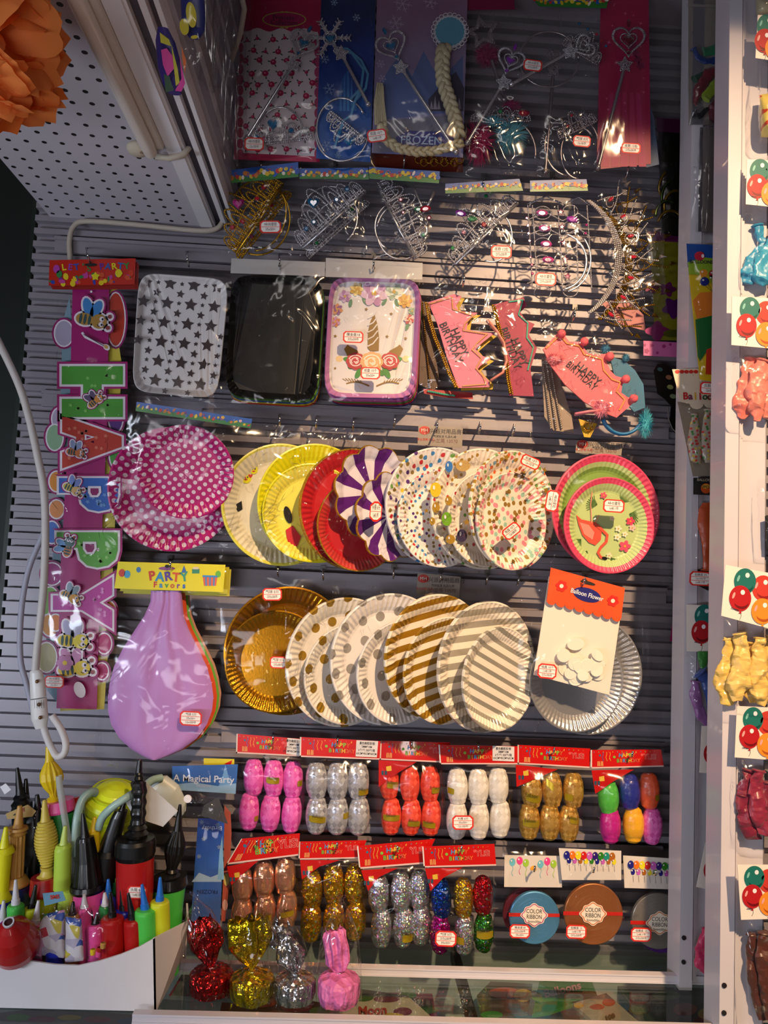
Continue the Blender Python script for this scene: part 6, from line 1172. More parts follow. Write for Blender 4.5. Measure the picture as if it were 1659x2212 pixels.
flatbag('crinkled clear bag round the pale pink and magenta crowns', [(915, 598), (1150, 600), (1152, 860), (905, 848)], .094, mat=FILM2, group=CG, bulge=.016, wr=.005)
flatbag('crinkled clear bag round the salmon crown', [(1152, 672), (1345, 690), (1415, 940), (1124, 915)], .112, mat=FILM2, group=CG, bulge=.014, wr=.005)
# ---------------------------------------------------------------- hooks
for x, y, d, l in ((190, 552, .10, 'hook holding the letter banner'), (405, 560, .10, 'hook holding the star tray bag'), (604, 566, .10, 'hook holding the black tray bag'), (807, 570, .10, 'hook holding the unicorn tray bag'),
    (1002, 605, .10, 'hook above the pale pink crown bag'), (1241, 680, .115, 'hook above the salmon crown bag'), (439, 898, .10, 'hook holding the magenta plate bag'), (604, 910, .09, 'hook above the faces plate'), (683, 914, .09, 'hook above the plain yellow plate'),
    (763, 918, .09, 'hook above the red plate'), (852, 912, .09, 'hook above the scalloped purple plates'), (944, 922, .10, 'hook behind the supplier card'), (1037, 925, .10, 'hook above the balloon print plate'), (1110, 930, .10, 'hook above the confetti plates'),
    (600, 1236, .07, 'hook above the gold foil plates'), (698, 1243, .07, 'hook above the gold dot plates'), (850, 1240, .07, 'hook above the silver dot plates'), (952, 1248, .07, 'hook above the gold stripe plates'), (1052, 1253, .07, 'bare hook above the silver stripe plates'), (1120, 1255, .07, 'bare hook left of the balloon flower card'),
    (1262, 1256, .14, 'hook holding the balloon flower card'), (368, 1222, .11, 'hook holding the Party Favors bag'), (590, 1596, .08, 'hook holding the pink egg pack'), (729, 1602, .09, 'hook holding the silver egg pack'), (889, 1610, .08, 'hook holding the red egg pack'), (1033, 1616, .09, 'hook holding the white egg pack'),
    (1196, 1622, .085, 'hook holding the gold egg pack'), (1365, 1630, .09, 'hook holding the mixed colour egg pack'), (555, 1822, .08, 'hook holding the rose gold egg pack'), (728, 1827, .08, 'hook holding the gold holographic egg pack'), (858, 1834, .09, 'hook holding the silver holographic egg pack'), (996, 1835, .10, 'hook holding the mixed glitter egg pack'),
    (1154, 1878, .09, 'hook holding the blue ribbon disc bag'), (1282, 1880, .10, 'hook holding the brown ribbon disc bag'), (1416, 1886, .09, 'hook holding the grey ribbon disc bag'),
    (564, 362, .08, 'hook above the gold tiara bag'), (725, 372, .08, 'hook above the blue stone tiara bag'), (873, 345, .09, 'hook above the diagonal comb tiara bag'), (1044, 398, .10, 'hook above the violet stone tiara bag'), (1193, 395, .10, 'hook above the pink stone tiara bag'), (1355, 372, .11, 'hook below the magenta card')):
    hook(x, y, d, l)
# ---------------------------------------------------------------- bags hanging on the side of the ceiling cabinet
pr = D(.25)
t = thing('balloon_bag', 'clear bag with blue and yellow spotted balloon near the top left cables', 'bag', D(.55)(400, 0)); t['_w'] = tuple(t.location); p5 = D(.55)
b = B(); b.lathe([(p5(414+u*6, -30+u*112), r*mpx(.55)) for u, r in ((0, 24), (.3, 27), (.6, 27), (.85, 24), (1, 12))], M('#1c2468', .4), 24, flat=.5, axis=Vector((0, 0, -1)))
for x, y, rx, ry in ((413, 32, 11, 28), (398, 58, 10, 18), (420, 80, 8, 4)): b.ell(D(.55+.0135), x, y, rx, ry, M('#b8a81c', .4), .0005, -8)
b.build('spotted_balloon', t)
b = B(); b.lathe([(p5(352+u*26, 62+u*140), r*mpx(.55)) for u, r in ((0, 12), (.2, 22), (.6, 28), (.85, 24), (1, 14))], M('#2c2070', .4), 24, flat=.5, axis=Vector((0, 0, -1)))
q = D(.55+.0125)
for pts, c in (([(345, 70), (365, 85), (370, 100), (347, 92)], '#b8b02c'), ([(348, 108), (360, 104), (372, 120), (376, 148), (362, 165), (352, 140)], '#c83a8c'), ([(370, 95), (384, 150), (388, 178), (380, 186), (376, 150)], '#b8b02c'), ([(388, 120), (400, 180), (392, 198), (378, 196), (392, 170)], '#c83a8c'), ([(354, 160), (366, 165), (376, 195), (358, 200)], '#2c4a34'), ([(392, 100), (402, 130), (400, 160), (394, 130)], '#c8602c')): b.poly(q, pts, M(c, .4), .0003)
b.build('painted_balloon', t)
sheet([(340, -40), (438, -40), (440, 130), (372, 235)], D(.58), t, FILM, .006, .004, 12, 18, 'clear_film')
FD = film('dull_film', .05, (.84, .83, .84, 1), .14, .8, .5)
NTH = ['nearest to the camera', 'second from the camera', 'third from the camera', 'fourth from the camera', 'fifth from the camera', 'sixth from the camera', 'third from the back', 'second from the back', 'beside the rose print card']
for i in range(9):
    u = i/8; x = XR+.040+.001*i; z1 = D(.15)(445+u*40, 330+u*25).z
    b = B(); y0 = -.60+u*.46; vs = []
    for j in range(19):
        for k in range(9):
            vv = j/18; ss = k/8; z = 2.75-(2.75-z1+.02*sin(i*2.1))*vv; X = x+.022*ss*(.5+.5*vv)+.008*noise.noise(Vector((ss*3, vv*5, i*3.3))); Y = y0+.02*noise.noise(Vector((ss*4, vv*6, i*7.7)))+.02*ss
            vs.append(Vector((X, Y, z)))
    b.add(vs, [(j*9+k, j*9+k+1, (j+1)*9+k+1, (j+1)*9+k) for j in range(18) for k in range(8)], FD, True)
    tag(b.build('hanging_bag'), 'dull clear bag along the ceiling cabinet side, '+NTH[i], 'bag', 'bags along the ceiling cabinet')
# ---------------------------------------------------------------- cardboard box
BX = zt(345, 2170); DF = -zt(60, 2180).y; DB = .10
CB = N('white_carton'); o = CB.obj(); CB.set(Base_Color=CB.mix(CB.n('ShaderNodeTexNoise', {'Vector': o, 'Scale': 9.0, 'Detail': 5.0}).outputs[0], C('#cdc8cc'), C('#dedadc')), Roughness=.5); CB = CB.m
t = thing('cardboard_box', 'white cardboard box with curved cut front holding the balloon pumps', 'box', (BX.x-.2, BX.y, ZC+.001)); t['_w'] = tuple(t.location)
pf = D(DF); xl = -.72
rim = [(335, 2026), (300, 2046), (260, 2062), (215, 2076), (170, 2086), (120, 2084), (70, 2077), (20, 2068), (-60, 2056)]
fr = [pf(*p) for p in rim]; fr.append(Vector((xl, -DF, fr[-1].z))); fr = fr+[Vector((xl, -DF, ZC+.001)), Vector((BX.x, -DF, ZC+.001))]
b = B(); n = len(fr); bk = [v+Vector((0, .003, 0)) for v in fr]; b.add(fr+bk, [list(range(n)), [n+i for i in range(n)][::-1]]+[(i, (i+1) % n, (i+1) % n+n, i+n) for i in range(n)], CB); b.build('front_panel', t)
b = B(); f0 = pf(335, 2026); sd = [f0, Vector((BX.x+.024, -(DF*.5+DB*.5), D((DF+DB)/2)(372, 1988).z)), D(DB)(406, 1951), Vector((D(DB)(406, 1951).x-.002, -DB, ZC+.001)), Vector((BX.x, -DF, ZC+.001))]
bk = [v+Vector((-.003, 0, 0)) for v in sd]; n = 5; b.add(sd+bk, [list(range(n)), [n+i for i in range(n)][::-1]]+[(i, (i+1) % n, (i+1) % n+n, i+n) for i in range(n)], CB)
sn = (sd[2]-sd[4]).cross(sd[0]-sd[4]).normalized(); sn = sn if sn.x > 0 else -sn
ps = Pl(sd[0], sn)
for i, tx in enumerate(('执行标准', 'GB/T 6543', '品名 气球', '数量 12', '上海')): b.text(ps, tx, 352+i*1.0 if i else 356, 2080+i*11, 7 if i else 9, M('#8a8488', .6), .0006, 72 if i == 0 else -8, sx=.7)
b.build('side_panel', t)
b = B(); b.box((xl, -DB, ZC+.001), (BX.x+.01, -DB+.003, D(DB)(396, 1990).z), CB); b.build('back_panel', t)
b = B(); b.box((xl, -DF+.004, ZC+.0005), (BX.x, -DB, ZC+.003), CB); b.build('bottom_panel', t)
# ---------------------------------------------------------------- pumps
MP = {'K': M('#0d0d0e', .35, coat=.2), 'Y': M('#e8c81c', .35), 'Y2': M('#d8c050', .4), 'T': M('#c8964a', .4), 'LG': M('#b8d84c', .35), 'LT': M('#c8e070', .3), 'G': M('#4cc44c', .35, coat=.3), 'R': M('#b01818', .3, coat=.4), 'B': M('#1c2cb0', .3, coat=.4),
      'BL': M('#1c6ac8', .35), 'W': M('#d8d4d8', .4), 'P': M('#e8509c', .35, coat=.3), 'YB': M('#c8d020', .35, coat=.3), 'YN': M('#f0e81c', .35), 'DG': M('#1c7a34', .35), 'NB': M('#1a2450', .3)}
def pump(label, d, secs, cat='balloon pump', group='hand balloon pumps in the white box', bend=0, nm='balloon_pump'):
    # secs: (part, material key, [(x, y, r)...], flutes) from the top down; the last one runs on to the box floor
    pr = D(d); k = mpx(d); last = secs[-1][2]; top = secs[0][2][0]
    bot = pr(last[-1][0], last[-1][1]); t = thing(nm, label, cat, Vector((bot.x, -d, ZC+.004)), group); t['_w'] = tuple(t.location)
    for i, s_ in enumerate(secs):
        nm_, mk, pts = s_[:3]; fl = s_[3] if len(s_) > 3 else None
        rings = [(pr(x, y), r*k) for x, y, r in pts]
        if i == len(secs)-1 and len(pts) > 0 and not (len(s_) > 4):
            e = rings[-1][0]; dr = Vector((0, 0, -1)); rings.append((e+dr*((ZC+.004-e.z)/dr.z), rings[-1][1]))
        sm = []
        b = B(); b.lathe(rings, MP[mk], 48 if fl else 28, flute=fl, axis=(rings[0][0]-rings[-1][0]).normalized()*-1 if (rings[0][0]-rings[-1][0]).length > 1e-6 else Vector((0, 0, -1))); b.build(nm_, t)
    return t
def L(x0, y0, x1, y1, prof): return [(x0+(x1-x0)*u, y0+(y1-y0)*u, r) for u, r in prof]
def noz(x0, y0, x1, y1, r0=3.5, r1=8): return [(x0, y0, r0*.8), (x0+(x1-x0)*.05, y0+(y1-y0)*.05, r0), (x0+(x1-x0)*.8, y0+(y1-y0)*.8, r1*.85), (x1, y1, r1)]
d0, d1, d2 = .125, .155, .20
pump('yellow lantern shaped pump with pink cap, tallest at the back left', .13, [('nozzle', 'Y', noz(104, 1612, 107, 1645, 5, 9)), ('ribbed_handle', 'Y', L(107, 1645, 117, 1722, [(0, 9), (.12, 15), (.3, 22), (.5, 23.5), (.7, 18), (.88, 9), (1, 8)]), (12, .28)), ('collar', 'Y', L(117, 1720, 118, 1740, [(0, 9), (.2, 15), (.4, 13), (.6, 19), (.9, 22), (1, 22)])), ('cap', 'P', [(126, 1728, 30), (127, 1748, 33), (128, 1752, 32)]), ('barrel', 'DG', [(134, 1752, 27), (136, 1800, 27)])])
pump('black pump with long nozzle at the back left edge', .12, [('nozzle', 'K', noz(37, 1658, 44, 1720, 3.5, 9)), ('collar', 'K', [(44, 1716, 10), (45, 1722, 15), (45, 1728, 13), (45, 1736, 19), (45, 1742, 17), (46, 1754, 22)]), ('barrel', 'K', [(46, 1754, 18), (46, 1790, 18)])])
pump('short black pump nozzle behind the long black one', .11, [('nozzle', 'K', noz(56, 1682, 56, 1730, 3.5, 8)), ('barrel', 'K', [(57, 1730, 12), (58, 1760, 12)])])
pump('small black pump tip just left of the lantern shaped pump', .12, [('nozzle', 'K', noz(80, 1716, 82, 1745, 4, 8)), ('barrel', 'K', [(82, 1745, 11), (82, 1780, 11)])])
pump('tan pump with fluted column handle at the left', .15, [('nozzle', 'T', noz(43, 1740, 39, 1791, 5, 11)), ('collar', 'T', [(39, 1787, 19), (39, 1792, 20), (39, 1795, 14), (38, 1800, 18), (38, 1804, 15)]), ('fluted_column', 'T', [(38, 1804, 16), (35, 1895, 15)], (10, .35)), ('flange', 'T', [(35, 1893, 18), (35, 1900, 22), (35, 1909, 27), (35, 1913, 26)]), ('barrel', 'NB', [(38, 1913, 28), (40, 1960, 28)])])
hc = []
for i in range(15):
    u = i/14; r = 12+11*sin(pi*min(1, .12+.88*u))**1.1; y = 1777+u*92; x = 98+u*4; hc += [(x, y-2.6, r*.86), (x, y-1.4, r), (x, y+.8, r), (x, y+2.2, r*.86)]
pump('pale yellow pump with beehive ribbed handle and red cap', .16, [('nozzle', 'Y2', noz(96, 1728, 98, 1774, 4, 10)), ('ribbed_handle', 'Y2', hc), ('flange', 'Y2', [(102, 1872, 14), (102, 1880, 11), (101, 1890, 14), (100, 1896, 21), (100, 1904, 21)]), ('cap', 'R', [(98, 1893, 28), (98, 1925, 31), (98, 1930, 30)]), ('barrel', 'YB', [(98, 1930, 24), (98, 1950, 24)])])
b = B(); b.lathe([(D(.15)(x, y), r*mpx(.15)) for x, y, r in ((127, 1676, 6.5), (129, 1700, 6.6), (145, 1800, 6.8), (158, 1880, 7), (165, 1960, 7))], M('#c8d0cc', .25, alpha=.6), 16, cap=False); tag(b.build('plastic_tube'), 'translucent straight plastic tube standing beside the beehive ribbed pump', 'tube')
pump('pale lime pump with soft nozzle right of the beehive ribbed pump', .17, [('nozzle', 'LT', noz(141, 1784, 137, 1830, 4, 9)), ('barrel', 'LG', [(137, 1824, 13), (137, 1830, 16), (136, 1836, 16.5), (134, 1920, 17), (146, 1925, 17)])])
pump('bright yellow pump cut by the left edge of the frame', .17, [('nozzle', 'YN', noz(13, 1786, 9, 1832, 4, 10)), ('collar', 'YN', [(9, 1830, 16), (9, 1838, 20), (9, 1843, 20)]), ('handle', 'YN', [(8, 1842, 16), (4, 1925, 13)]), ('flange', 'YN', [(3, 1922, 14), (2, 1938, 24), (2, 1944, 23)]), ('barrel', 'B', [(2, 1944, 22), (2, 1970, 22)])])
pump('large black pump with cone shaped handle and pink barrel', .165, [('nozzle', 'K', noz(179, 1757, 184, 1812, 4, 10)), ('cone_handle', 'K', [(184, 1808, 17), (184, 1815, 19), (188, 1860, 24), (190, 1905, 31), (190, 1912, 32)], (10, .10)), ('collar', 'K', [(190, 1908, 34), (190, 1918, 36), (190, 1924, 33)]), ('barrel', 'P', [(192, 1922, 31), (193, 1960, 31)])])
pump('small yellow pump between the cone handled pump and the lime dome', .15, [('nozzle', 'Y', noz(205, 1765, 202, 1797, 4, 9)), ('barrel', 'Y', [(203, 1795, 12), (203, 1802, 12), (204, 1860, 10)])])
pump('tilted glossy black pump in front of the lime dome', .145, [('nozzle', 'K', noz(269, 1728, 258, 1772, 4, 10)), ('barrel', 'K', [(262, 1750, 13), (256, 1765, 15), (235, 1835, 20), (232, 1846, 25), (230, 1870, 25)])])
pump('second lime pump with funnel collar behind the red barrel pump', .14, [('nozzle', 'LG', noz(262, 1790, 258, 1870, 4, 9)), ('collar', 'LG', [(256, 1868, 10), (250, 1892, 18), (250, 1898, 18)]), ('barrel', 'DG', [(250, 1898, 22), (250, 1950, 22)])])
ch = [(302, 1697, 16), (302, 1702, 17)]
for i in range(18):
    u = i/17; ch += [(301-u*3, 1704+u*74, 15.5+1.4*sin(u*20))]
pump('big pump with red barrel and corrugated black handle, tallest of all', .165, [('nozzle', 'K', [(302, 1640, 4), (302, 1642, 5), (300, 1668, 7), (300, 1672, 9), (300, 1676, 7.5), (300, 1682, 10), (300, 1686, 8), (299, 1692, 10)]), ('handle', 'K', [(299, 1686, 11), (299, 1690, 16), (299, 1696, 16)]+ch[2:]+[(297, 1782, 13)], (6, .18)), ('flange', 'K', [(297, 1780, 14), (297, 1788, 20), (297, 1792, 16), (295, 1800, 24), (295, 1806, 22)]), ('cap', 'K', [(293, 1806, 10), (293, 1810, 38), (293, 1818, 41), (292, 1842, 41), (292, 1852, 38)]), ('barrel', 'R', [(292, 1850, 38), (291, 1960, 37)])])
sticker(bpy.data.objects['balloon_pump.011'] if False else [o for o in COL.objects if o.name.startswith('balloon_pump') and o.type == 'EMPTY'][-1], 296, 1928, 42, 28, D(.192), 2, .0005, 2, 6)
pump('black lantern shaped pump with green barrel at the right', .14, [('nozzle', 'K', noz(389, 1738, 384, 1794, 3.5, 9)), ('ribbed_handle', 'K', L(384, 1794, 371, 1878, [(0, 10), (.15, 15), (.35, 21), (.55, 21), (.8, 15), (1, 10)]), (12, .25)), ('flange', 'K', [(371, 1876, 11), (371, 1882, 14), (370, 1885, 11), (369, 1892, 22), (369, 1898, 24)]), ('cap', 'K', [(367, 1892, 34), (367, 1912, 36), (367, 1916, 34)]), ('barrel', 'G', [(366, 1914, 33), (363, 1960, 30)])])
small = [('green small pump with white nozzle at the left', 34, 1900, 34, 1958, 'W', 'G', 17, d2, 0), ('olive small pump with black nozzle beside the green one', 77, 1912, 68, 1965, 'K', 'YB', 16, .19, 0), ('pink small pump with white nozzle under the clear bag', 83, 1945, 76, 2000, 'W', 'P', 14, .205, 0),
         ('blue small pump with pale nozzle at the front of the box', 118, 1972, 116, 2020, 'W', 'B', 18, .222, 0), ('pale nozzle pump at the far left front', 8, 1945, 4, 1995, 'W', 'W', 15, .19, 0), ('black nozzle small pump with peach barrel in the bag', 158, 1948, 156, 1980, 'K', 'T', 14, .20, 0),
         ('pink barrel pump with black top in clear wrap at the front', 209, 1975, 205, 2000, 'K', 'P', 16, .215, 0), ('white nozzle pump behind the wrapped pink one', 182, 1930, 182, 1965, 'W', 'P', 14, .19, 0), ('dark nozzle pump beside the white nozzle one', 191, 1914, 191, 1965, 'K', 'K', 12, .18, 0),
         ('white nozzle pump left of the blue nozzle', 226, 1928, 228, 1960, 'W', 'DG', 13, .19, 0), ('red small pump with black nozzle, front one', 238, 1928, 243, 1985, 'K', 'R', 23, .212, 0), ('red small pump with black nozzle, right of the front one', 277, 1929, 287, 1990, 'K', 'R', 19, .205, 0),
         ('bright green small pump with blue nozzle at the front right', 307, 1910, 314, 1968, 'BL', 'G', 22, .20, 0), ('yellow small pump with blue nozzle, rightmost at the front', 346, 1895, 345, 1950, 'BL', 'YB', 20, .19, 0), ('blue nozzle pump behind the front red one', 234, 1899, 234, 1945, 'BL', 'B', 15, .175, 0), ('navy small pump with black nozzle behind the two red ones', 262, 1911, 268, 1970, 'K', 'B', 19, .185, 0)]
for lab, x0, y0, x1, y1, nk, bk_, r, d, _ in small:
    d = min(d, .206)
    pump(lab, d, [('nozzle', nk, [(x0, y0, 2.5), (x0, y0+2, 3), (x0+(x1-x0)*.7, y0+(y1-y0)*.72, 7), (x0+(x1-x0)*.72, y0+(y1-y0)*.74, 8.3), (x1, y1, 9)]), ('barrel', bk_, [(x1, y1-5, r*.55), (x1, y1-4, r*.86), (x1, y1-1, r*.97), (x1, y1+4, r), (x1+2, y1+60, r*.97)])])
# red bulb nozzle, yellow foot pump, hose, tag
b = B(); pr = D(.24); k = mpx(.24)
cvec = Vector((0, -.6, .8)).normalized(); o_ = pr(30, 2025)
b.lathe([(o_+cvec*.030*u, r*k) for u, r in ((-1.0, 30), (-.9, 44), (-.5, 46), (0, 42), (.5, 34), (.9, 20), (1.1, 12))], MP['R'], 36, axis=cvec); o = b.build('rubber_bulb', origin=o_); tag(o, 'red rubber bulb with white ringed opening at the front left of the box', 'bulb')
b = B(); q = o_+cvec*.034; b.lathe([(q, 10*k), (q+cvec*.004, 11*k), (q+cvec*.004, 8*k)], MP['W'], 24, axis=cvec, cap=False); b.lathe([(q+cvec*.0015, 8.4*k), (q+cvec*.002, 8.4*k)], M('#3a1410', .7), 20, axis=cvec); b.build('opening_ring', o)
t = thing('foot_pump', 'bright lime yellow domed foot pump standing behind the other pumps', 'foot pump', Vector((D(.075)(245, 1760).x, -.075, ZC+.004))); t['_w'] = tuple(t.location)
b = B(); c0 = D(.075)(240, 1768); ax = Vector((.16, -.30, 1)).normalized(); k = mpx(.075); F_ = M('#dcf02c', .3, coat=.2)
b.lathe([(c0+ax*u*k, r*k) for u, r in ((-260, 55), (-60, 56), (0, 58), (20, 58), (24, 55), (30, 58), (44, 58), (52, 55), (58, 46), (60, 44), (62, 42), (70, 34), (76, 18), (78, 2))], F_, 56, axis=ax); b.build('dome', t)
b = B(); b.lathe([(c0+ax*u*k, r*k) for u, r in ((60, 47), (64, 47), (64, 43))], M('#c8dc24', .3), 56, axis=ax, cap=False); b.build('rim_ring', t)
def hose(lab, P, d, r):
    sm = []; 
    pts = [D(dd)(x, y) for x, y, dd in P]; out = []
    for i in range(len(pts)-1):
        p0, p1, p2, p3 = pts[max(i-1, 0)], pts[i], pts[i+1], pts[min(i+2, len(pts)-1)]
        for q in range(24): u = q/24; out.append(.5*((2*p1)+(p2-p0)*u+(2*p0-5*p1+4*p2-p3)*u*u+(3*p1-p0-3*p2+p3)*u**3))
    b = B(); b.tube(out, [r*(1.0 if i % 2 else .86) for i in range(len(out))], M('#a8c8c0', .3, alpha=.85), 12); tag(b.build('corrugated_hose'), lab, 'hose')
hose('pale green corrugated hose crossing in front of the lime dome', [(212, 1790, .15), (222, 1765, .155), (245, 1742, .16), (275, 1722, .155), (310, 1700, .12), (330, 1685, .10), (350, 1680, .09)], 0, .0062)
hose('pale green corrugated hose standing left of the lime dome', [(164, 1850, .15), (163, 1800, .145), (168, 1760, .14), (178, 1728, .13), (195, 1712, .12), (206, 1712, .11)], 0, .0068)
b = B(); pr = D(.15); b.poly(pr, [(272, 1735), (300, 1700), (318, 1692), (384, 1752), (352, 1786), (290, 1765)], M('#c8c6c4', .5), 0, .001); tag(b.build('paper_tag', origin=pr(330, 1740)), 'white folded paper tag behind the corrugated black handle', 'tag')
b = B(); b.lathe([(D(.08)(x, y), r*mpx(.08)) for x, y, r in ((318, 1700, 26), (340, 1704, 33), (368, 1722, 30), (392, 1748, 18), (398, 1756, 6))], M('#c4ccc8', .35), 28, flat=.5); tag(b.build('plastic_bellows', origin=D(.08)(350, 1720)), 'grey white plastic bellows behind the white paper tag', 'bellows')
b = B(); b.lathe([(D(.1)(x, y), r*mpx(.1)) for x, y, r in ((164, 1722, 7), (166, 1742, 7.5))], MP['R'], 16); tag(b.build('pump_cap'), 'small red cap right of the pink cap at the back of the box', 'cap')
fb = N('mixed_print'); vo = fb.n('ShaderNodeTexVoronoi', {'Vector': fb.obj(), 'Scale': 75.0}); fb.set(Base_Color=fb.ramp(fb.xyz(vo.outputs['Color'])[0], [(0, '#b8b0c4'), (.2, '#c03a4a'), (.34, '#3c8a5c'), (.48, '#c8b84c'), (.6, '#c890b0'), (.74, '#3c5aa8'), (.86, '#d8d4d8')]), Roughness=.3, Coat_Weight=.5); MIXP = fb.m
def filledbag(lab, Q, d, inner, th=.012, hdr=None, hc='#c8b83c', film_=None, txt=None, group=None, mat=None):
    pr = D(d); t = thing('balloon_bag', lab, 'bag', pr(*bil(Q, .5, 0)), group); t['_w'] = tuple(t.location)
    if inner:
        b = B(); n = 14; vs = []
        for j in range(n+1):
            for i in range(n+1):
                u, v = i/n, j/n; e = (16*u*(1-u)*v*(1-v))**.5; x, y = bil(inner, u, v); vs.append(pr(x, y, -.001+th*e*.8+.003*noise.noise(Vector((x*.05, y*.05, d*50)))*e))
        b.add(vs, [(j*(n+1)+i, j*(n+1)+i+1, (j+1)*(n+1)+i+1, (j+1)*(n+1)+i) for j in range(n) for i in range(n)], mat or MIXP, True); b.build('balloon_filling', t)
    if hdr: b = B(); b.poly(pr, hdr, M(hc, .35, coat=.4), th+.002, .0004); [b.text(pr, *q[:4], M(q[4], .4), th+.003, q[5], .03) for q in (txt or [])]; b.build('bag_header', t)
    sheet(Q, pr, t, film_ or FILM2, th+.004, .004, 12, 16, 'clear_film'); return t, pr
filledbag('clear bag of mixed balloons with tilted print header at the front of the box', [(90, 1960), (150, 1925), (185, 2080), (50, 2070)], .215, [(95, 1975), (140, 1965), (140, 2070), (60, 2060)], .010, [(92, 1930), (135, 1925), (142, 1945), (96, 1957)], '#6a98b0', txt=[('SMS', 118, 1938, 12, '#c83a2c', -6)], group='balloon bags in the pump box')
filledbag('clear bag with pink and green balloons between the blue and the wrapped pink pump', [(140, 1945), (178, 1965), (188, 2080), (136, 2085)], .222, [(142, 1980), (176, 1985), (182, 2075), (140, 2080)], .008, group='balloon bags in the pump box')
filledbag('clear wrap round the pink barrel pump', [(180, 1955), (238, 1955), (230, 2070), (186, 2080)], .232, None, .004, group='balloon bags in the pump box')
filledbag('clear bag with pink balloon strip left of the blue pump', [(62, 1995), (98, 1990), (96, 2078), (45, 2070)], .218, [(66, 2015), (94, 2005), (90, 2072), (52, 2066)], .008, group='balloon bags in the pump box', mat=M('#c88aa8', .35))
filledbag('dark balloon bag with patterned header behind the tan pump', [(12, 1760), (85, 1740), (90, 1880), (20, 1890)], .125, [(20, 1780), (80, 1760), (84, 1870), (24, 1880)], .008, [(12, 1758), (60, 1738), (78, 1752), (70, 1764), (16, 1770)], '#b89a5c', group='balloon bags in the pump box', mat=M('#2a2c30', .4), txt=[('JOY', 45, 1752, 11, '#a0342c', -20)])
b = B(); b.poly(D(.14), [(88, 1745), (110, 1756), (132, 1772), (118, 1795), (96, 1780)], M('#c8bca0', .4), 0, .001); b.text(D(.14), 'TOY', 114, 1778, 17, M('#a02c2c', .4), .001, 28, .03); tag(b.build('print_header', origin=D(.14)(100, 1765)), 'cream header lettered TOY behind the beehive ribbed pump', 'header card')
for x, y, c, n_ in ((200, 2062, 'Y', 'yellow'), (214, 2058, 'R', 'red'), (222, 2048, 'T', 'orange'), (212, 2066, 'P', 'pink')): b = B(); b.lathe([(D(.23)(x, y), 5*mpx(.23)), (D(.23)(x+1, y-10), 6*mpx(.23)), (D(.23)(x+1, y-12), 4.4*mpx(.23))], MP[c], 14, cap=False); tag(b.build('balloon_neck'), n_+' balloon neck poking out in front of the wrapped pink pump', 'balloon', 'loose balloon necks')
# clear bits at the far left and the blue bags behind the box
t, pr = flatbag('blue bag with castle header lettered Magical Party behind the pumps', [(400, 1650), (514, 1650), (512, 1760), (395, 1770)], .06)
b = B(); Q = [(372, 1655), (514, 1651), (509, 1715), (372, 1705)]; b.poly(pr, Q, M('#2c62b0', .35, coat=.3), .002, .0005); b.poly(pr, [(470, 1705), (482, 1672), (487, 1652), (493, 1675), (507, 1705)], M('#6aa0d8', .4), .0026); b.poly(pr, [(372, 1695), (420, 1690), (470, 1698), (510, 1692), (509, 1715), (372, 1706)], M('#8ab4e0', .4), .0028)
b.text(pr, 'A Magical Party', 440, 1683, 21, M('#d0dcf0', .4), .0034, 2, .012); b.text(pr, 'FROZEN', 440, 1698, 8, M('#c8d4ec', .4), .0034, 2); b.build('printed_header', t)
b = B(); b.poly(D(.05), [(440, 1638), (506, 1640), (506, 1655), (440, 1652)], M('#d8cc28', .4), 0, .001); b.poly(D(.05), [(484, 1650), (502, 1642), (498, 1654)], RED, .0005); tag(b.build('yellow_header', origin=D(.05)(440, 1638)), 'yellow header edge above the blue castle card', 'header card')
Q = [(428, 1768), (485, 1768), (475, 2000), (412, 1996)]; t, pr = flatbag('narrow blue printed bag lettered Birthday upside down', Q, .09, mat=FILMS)
b = B(); b.poly(pr, Q, gradmat('ice_print', [(0, '#5a70b0'), (.5, '#4a6ab0'), (.8, '#2c5cb0'), (1, '#1c4cb0')], 2.6), .001, .001)
b.text(pr, 'Birthday', 458, 1789, 13, M('#c8d4e8', .4), .0018, 180, .01); b.text(pr, 'FROZEN', 448, 1926, 12, M('#1c2c5c', .4), .0018, 180, .005)
b.poly(pr, [(470, 1900), (474, 1840), (480, 1805), (484, 1900)], M('#7ab0d8', .4), .0016); b.poly(pr, [(414, 1905), (430, 1885), (455, 1895), (480, 1885), (478, 1905)], M('#9ab8d8', .4), .0015)
for x, y in ((436, 1776), (470, 1782), (440, 1812), (474, 1830), (430, 1850)): snow(b, pr, x, y, 5, SB, .0018)
b.build('printed_card', t)
b = B(); b.poly(D(.05), [(485, 1740), (498, 1755), (500, 1800), (494, 1920), (486, 1990), (478, 1990), (484, 1860)], M('#b0584c', .4), 0, .001); b.ell(D(.05), 489, 1900, 6, 14, M('#d0c06c', .4), .0006); b.ell(D(.05), 486, 1955, 6, 12, M('#d0a09c', .4), .0006); tag(b.build('patterned_card', origin=D(.05)(490, 1800)), 'red and cream patterned card edge right of the narrow blue bag', 'card')
t, pr = flatbag('dark edged clear pouch with white round button right of the paper tag', [(392, 1702), (462, 1722), (492, 1782), (380, 1790)], .12, mat=FILM2); b = B(); b.ell(pr, 405, 1726, 8.5, 8.5, WHITE, .012, th=.003); b.build('round_button', t); b = B(); b.poly(pr, [(440, 1740), (472, 1722), (492, 1780), (435, 1762)], M('#3a3838', .4), -.002, .0006); b.build('grey_flap', t)
t, pr = flatbag('clear pouch with white label at the far left edge', [(-20, 1690), (24, 1712), (30, 1780), (-20, 1790)], .12); b = B(); b.poly(pr, [(0, 1700), (12, 1692), (24, 1706), (10, 1716)], WHITE, .010, .0005); b.build('white_label', t)
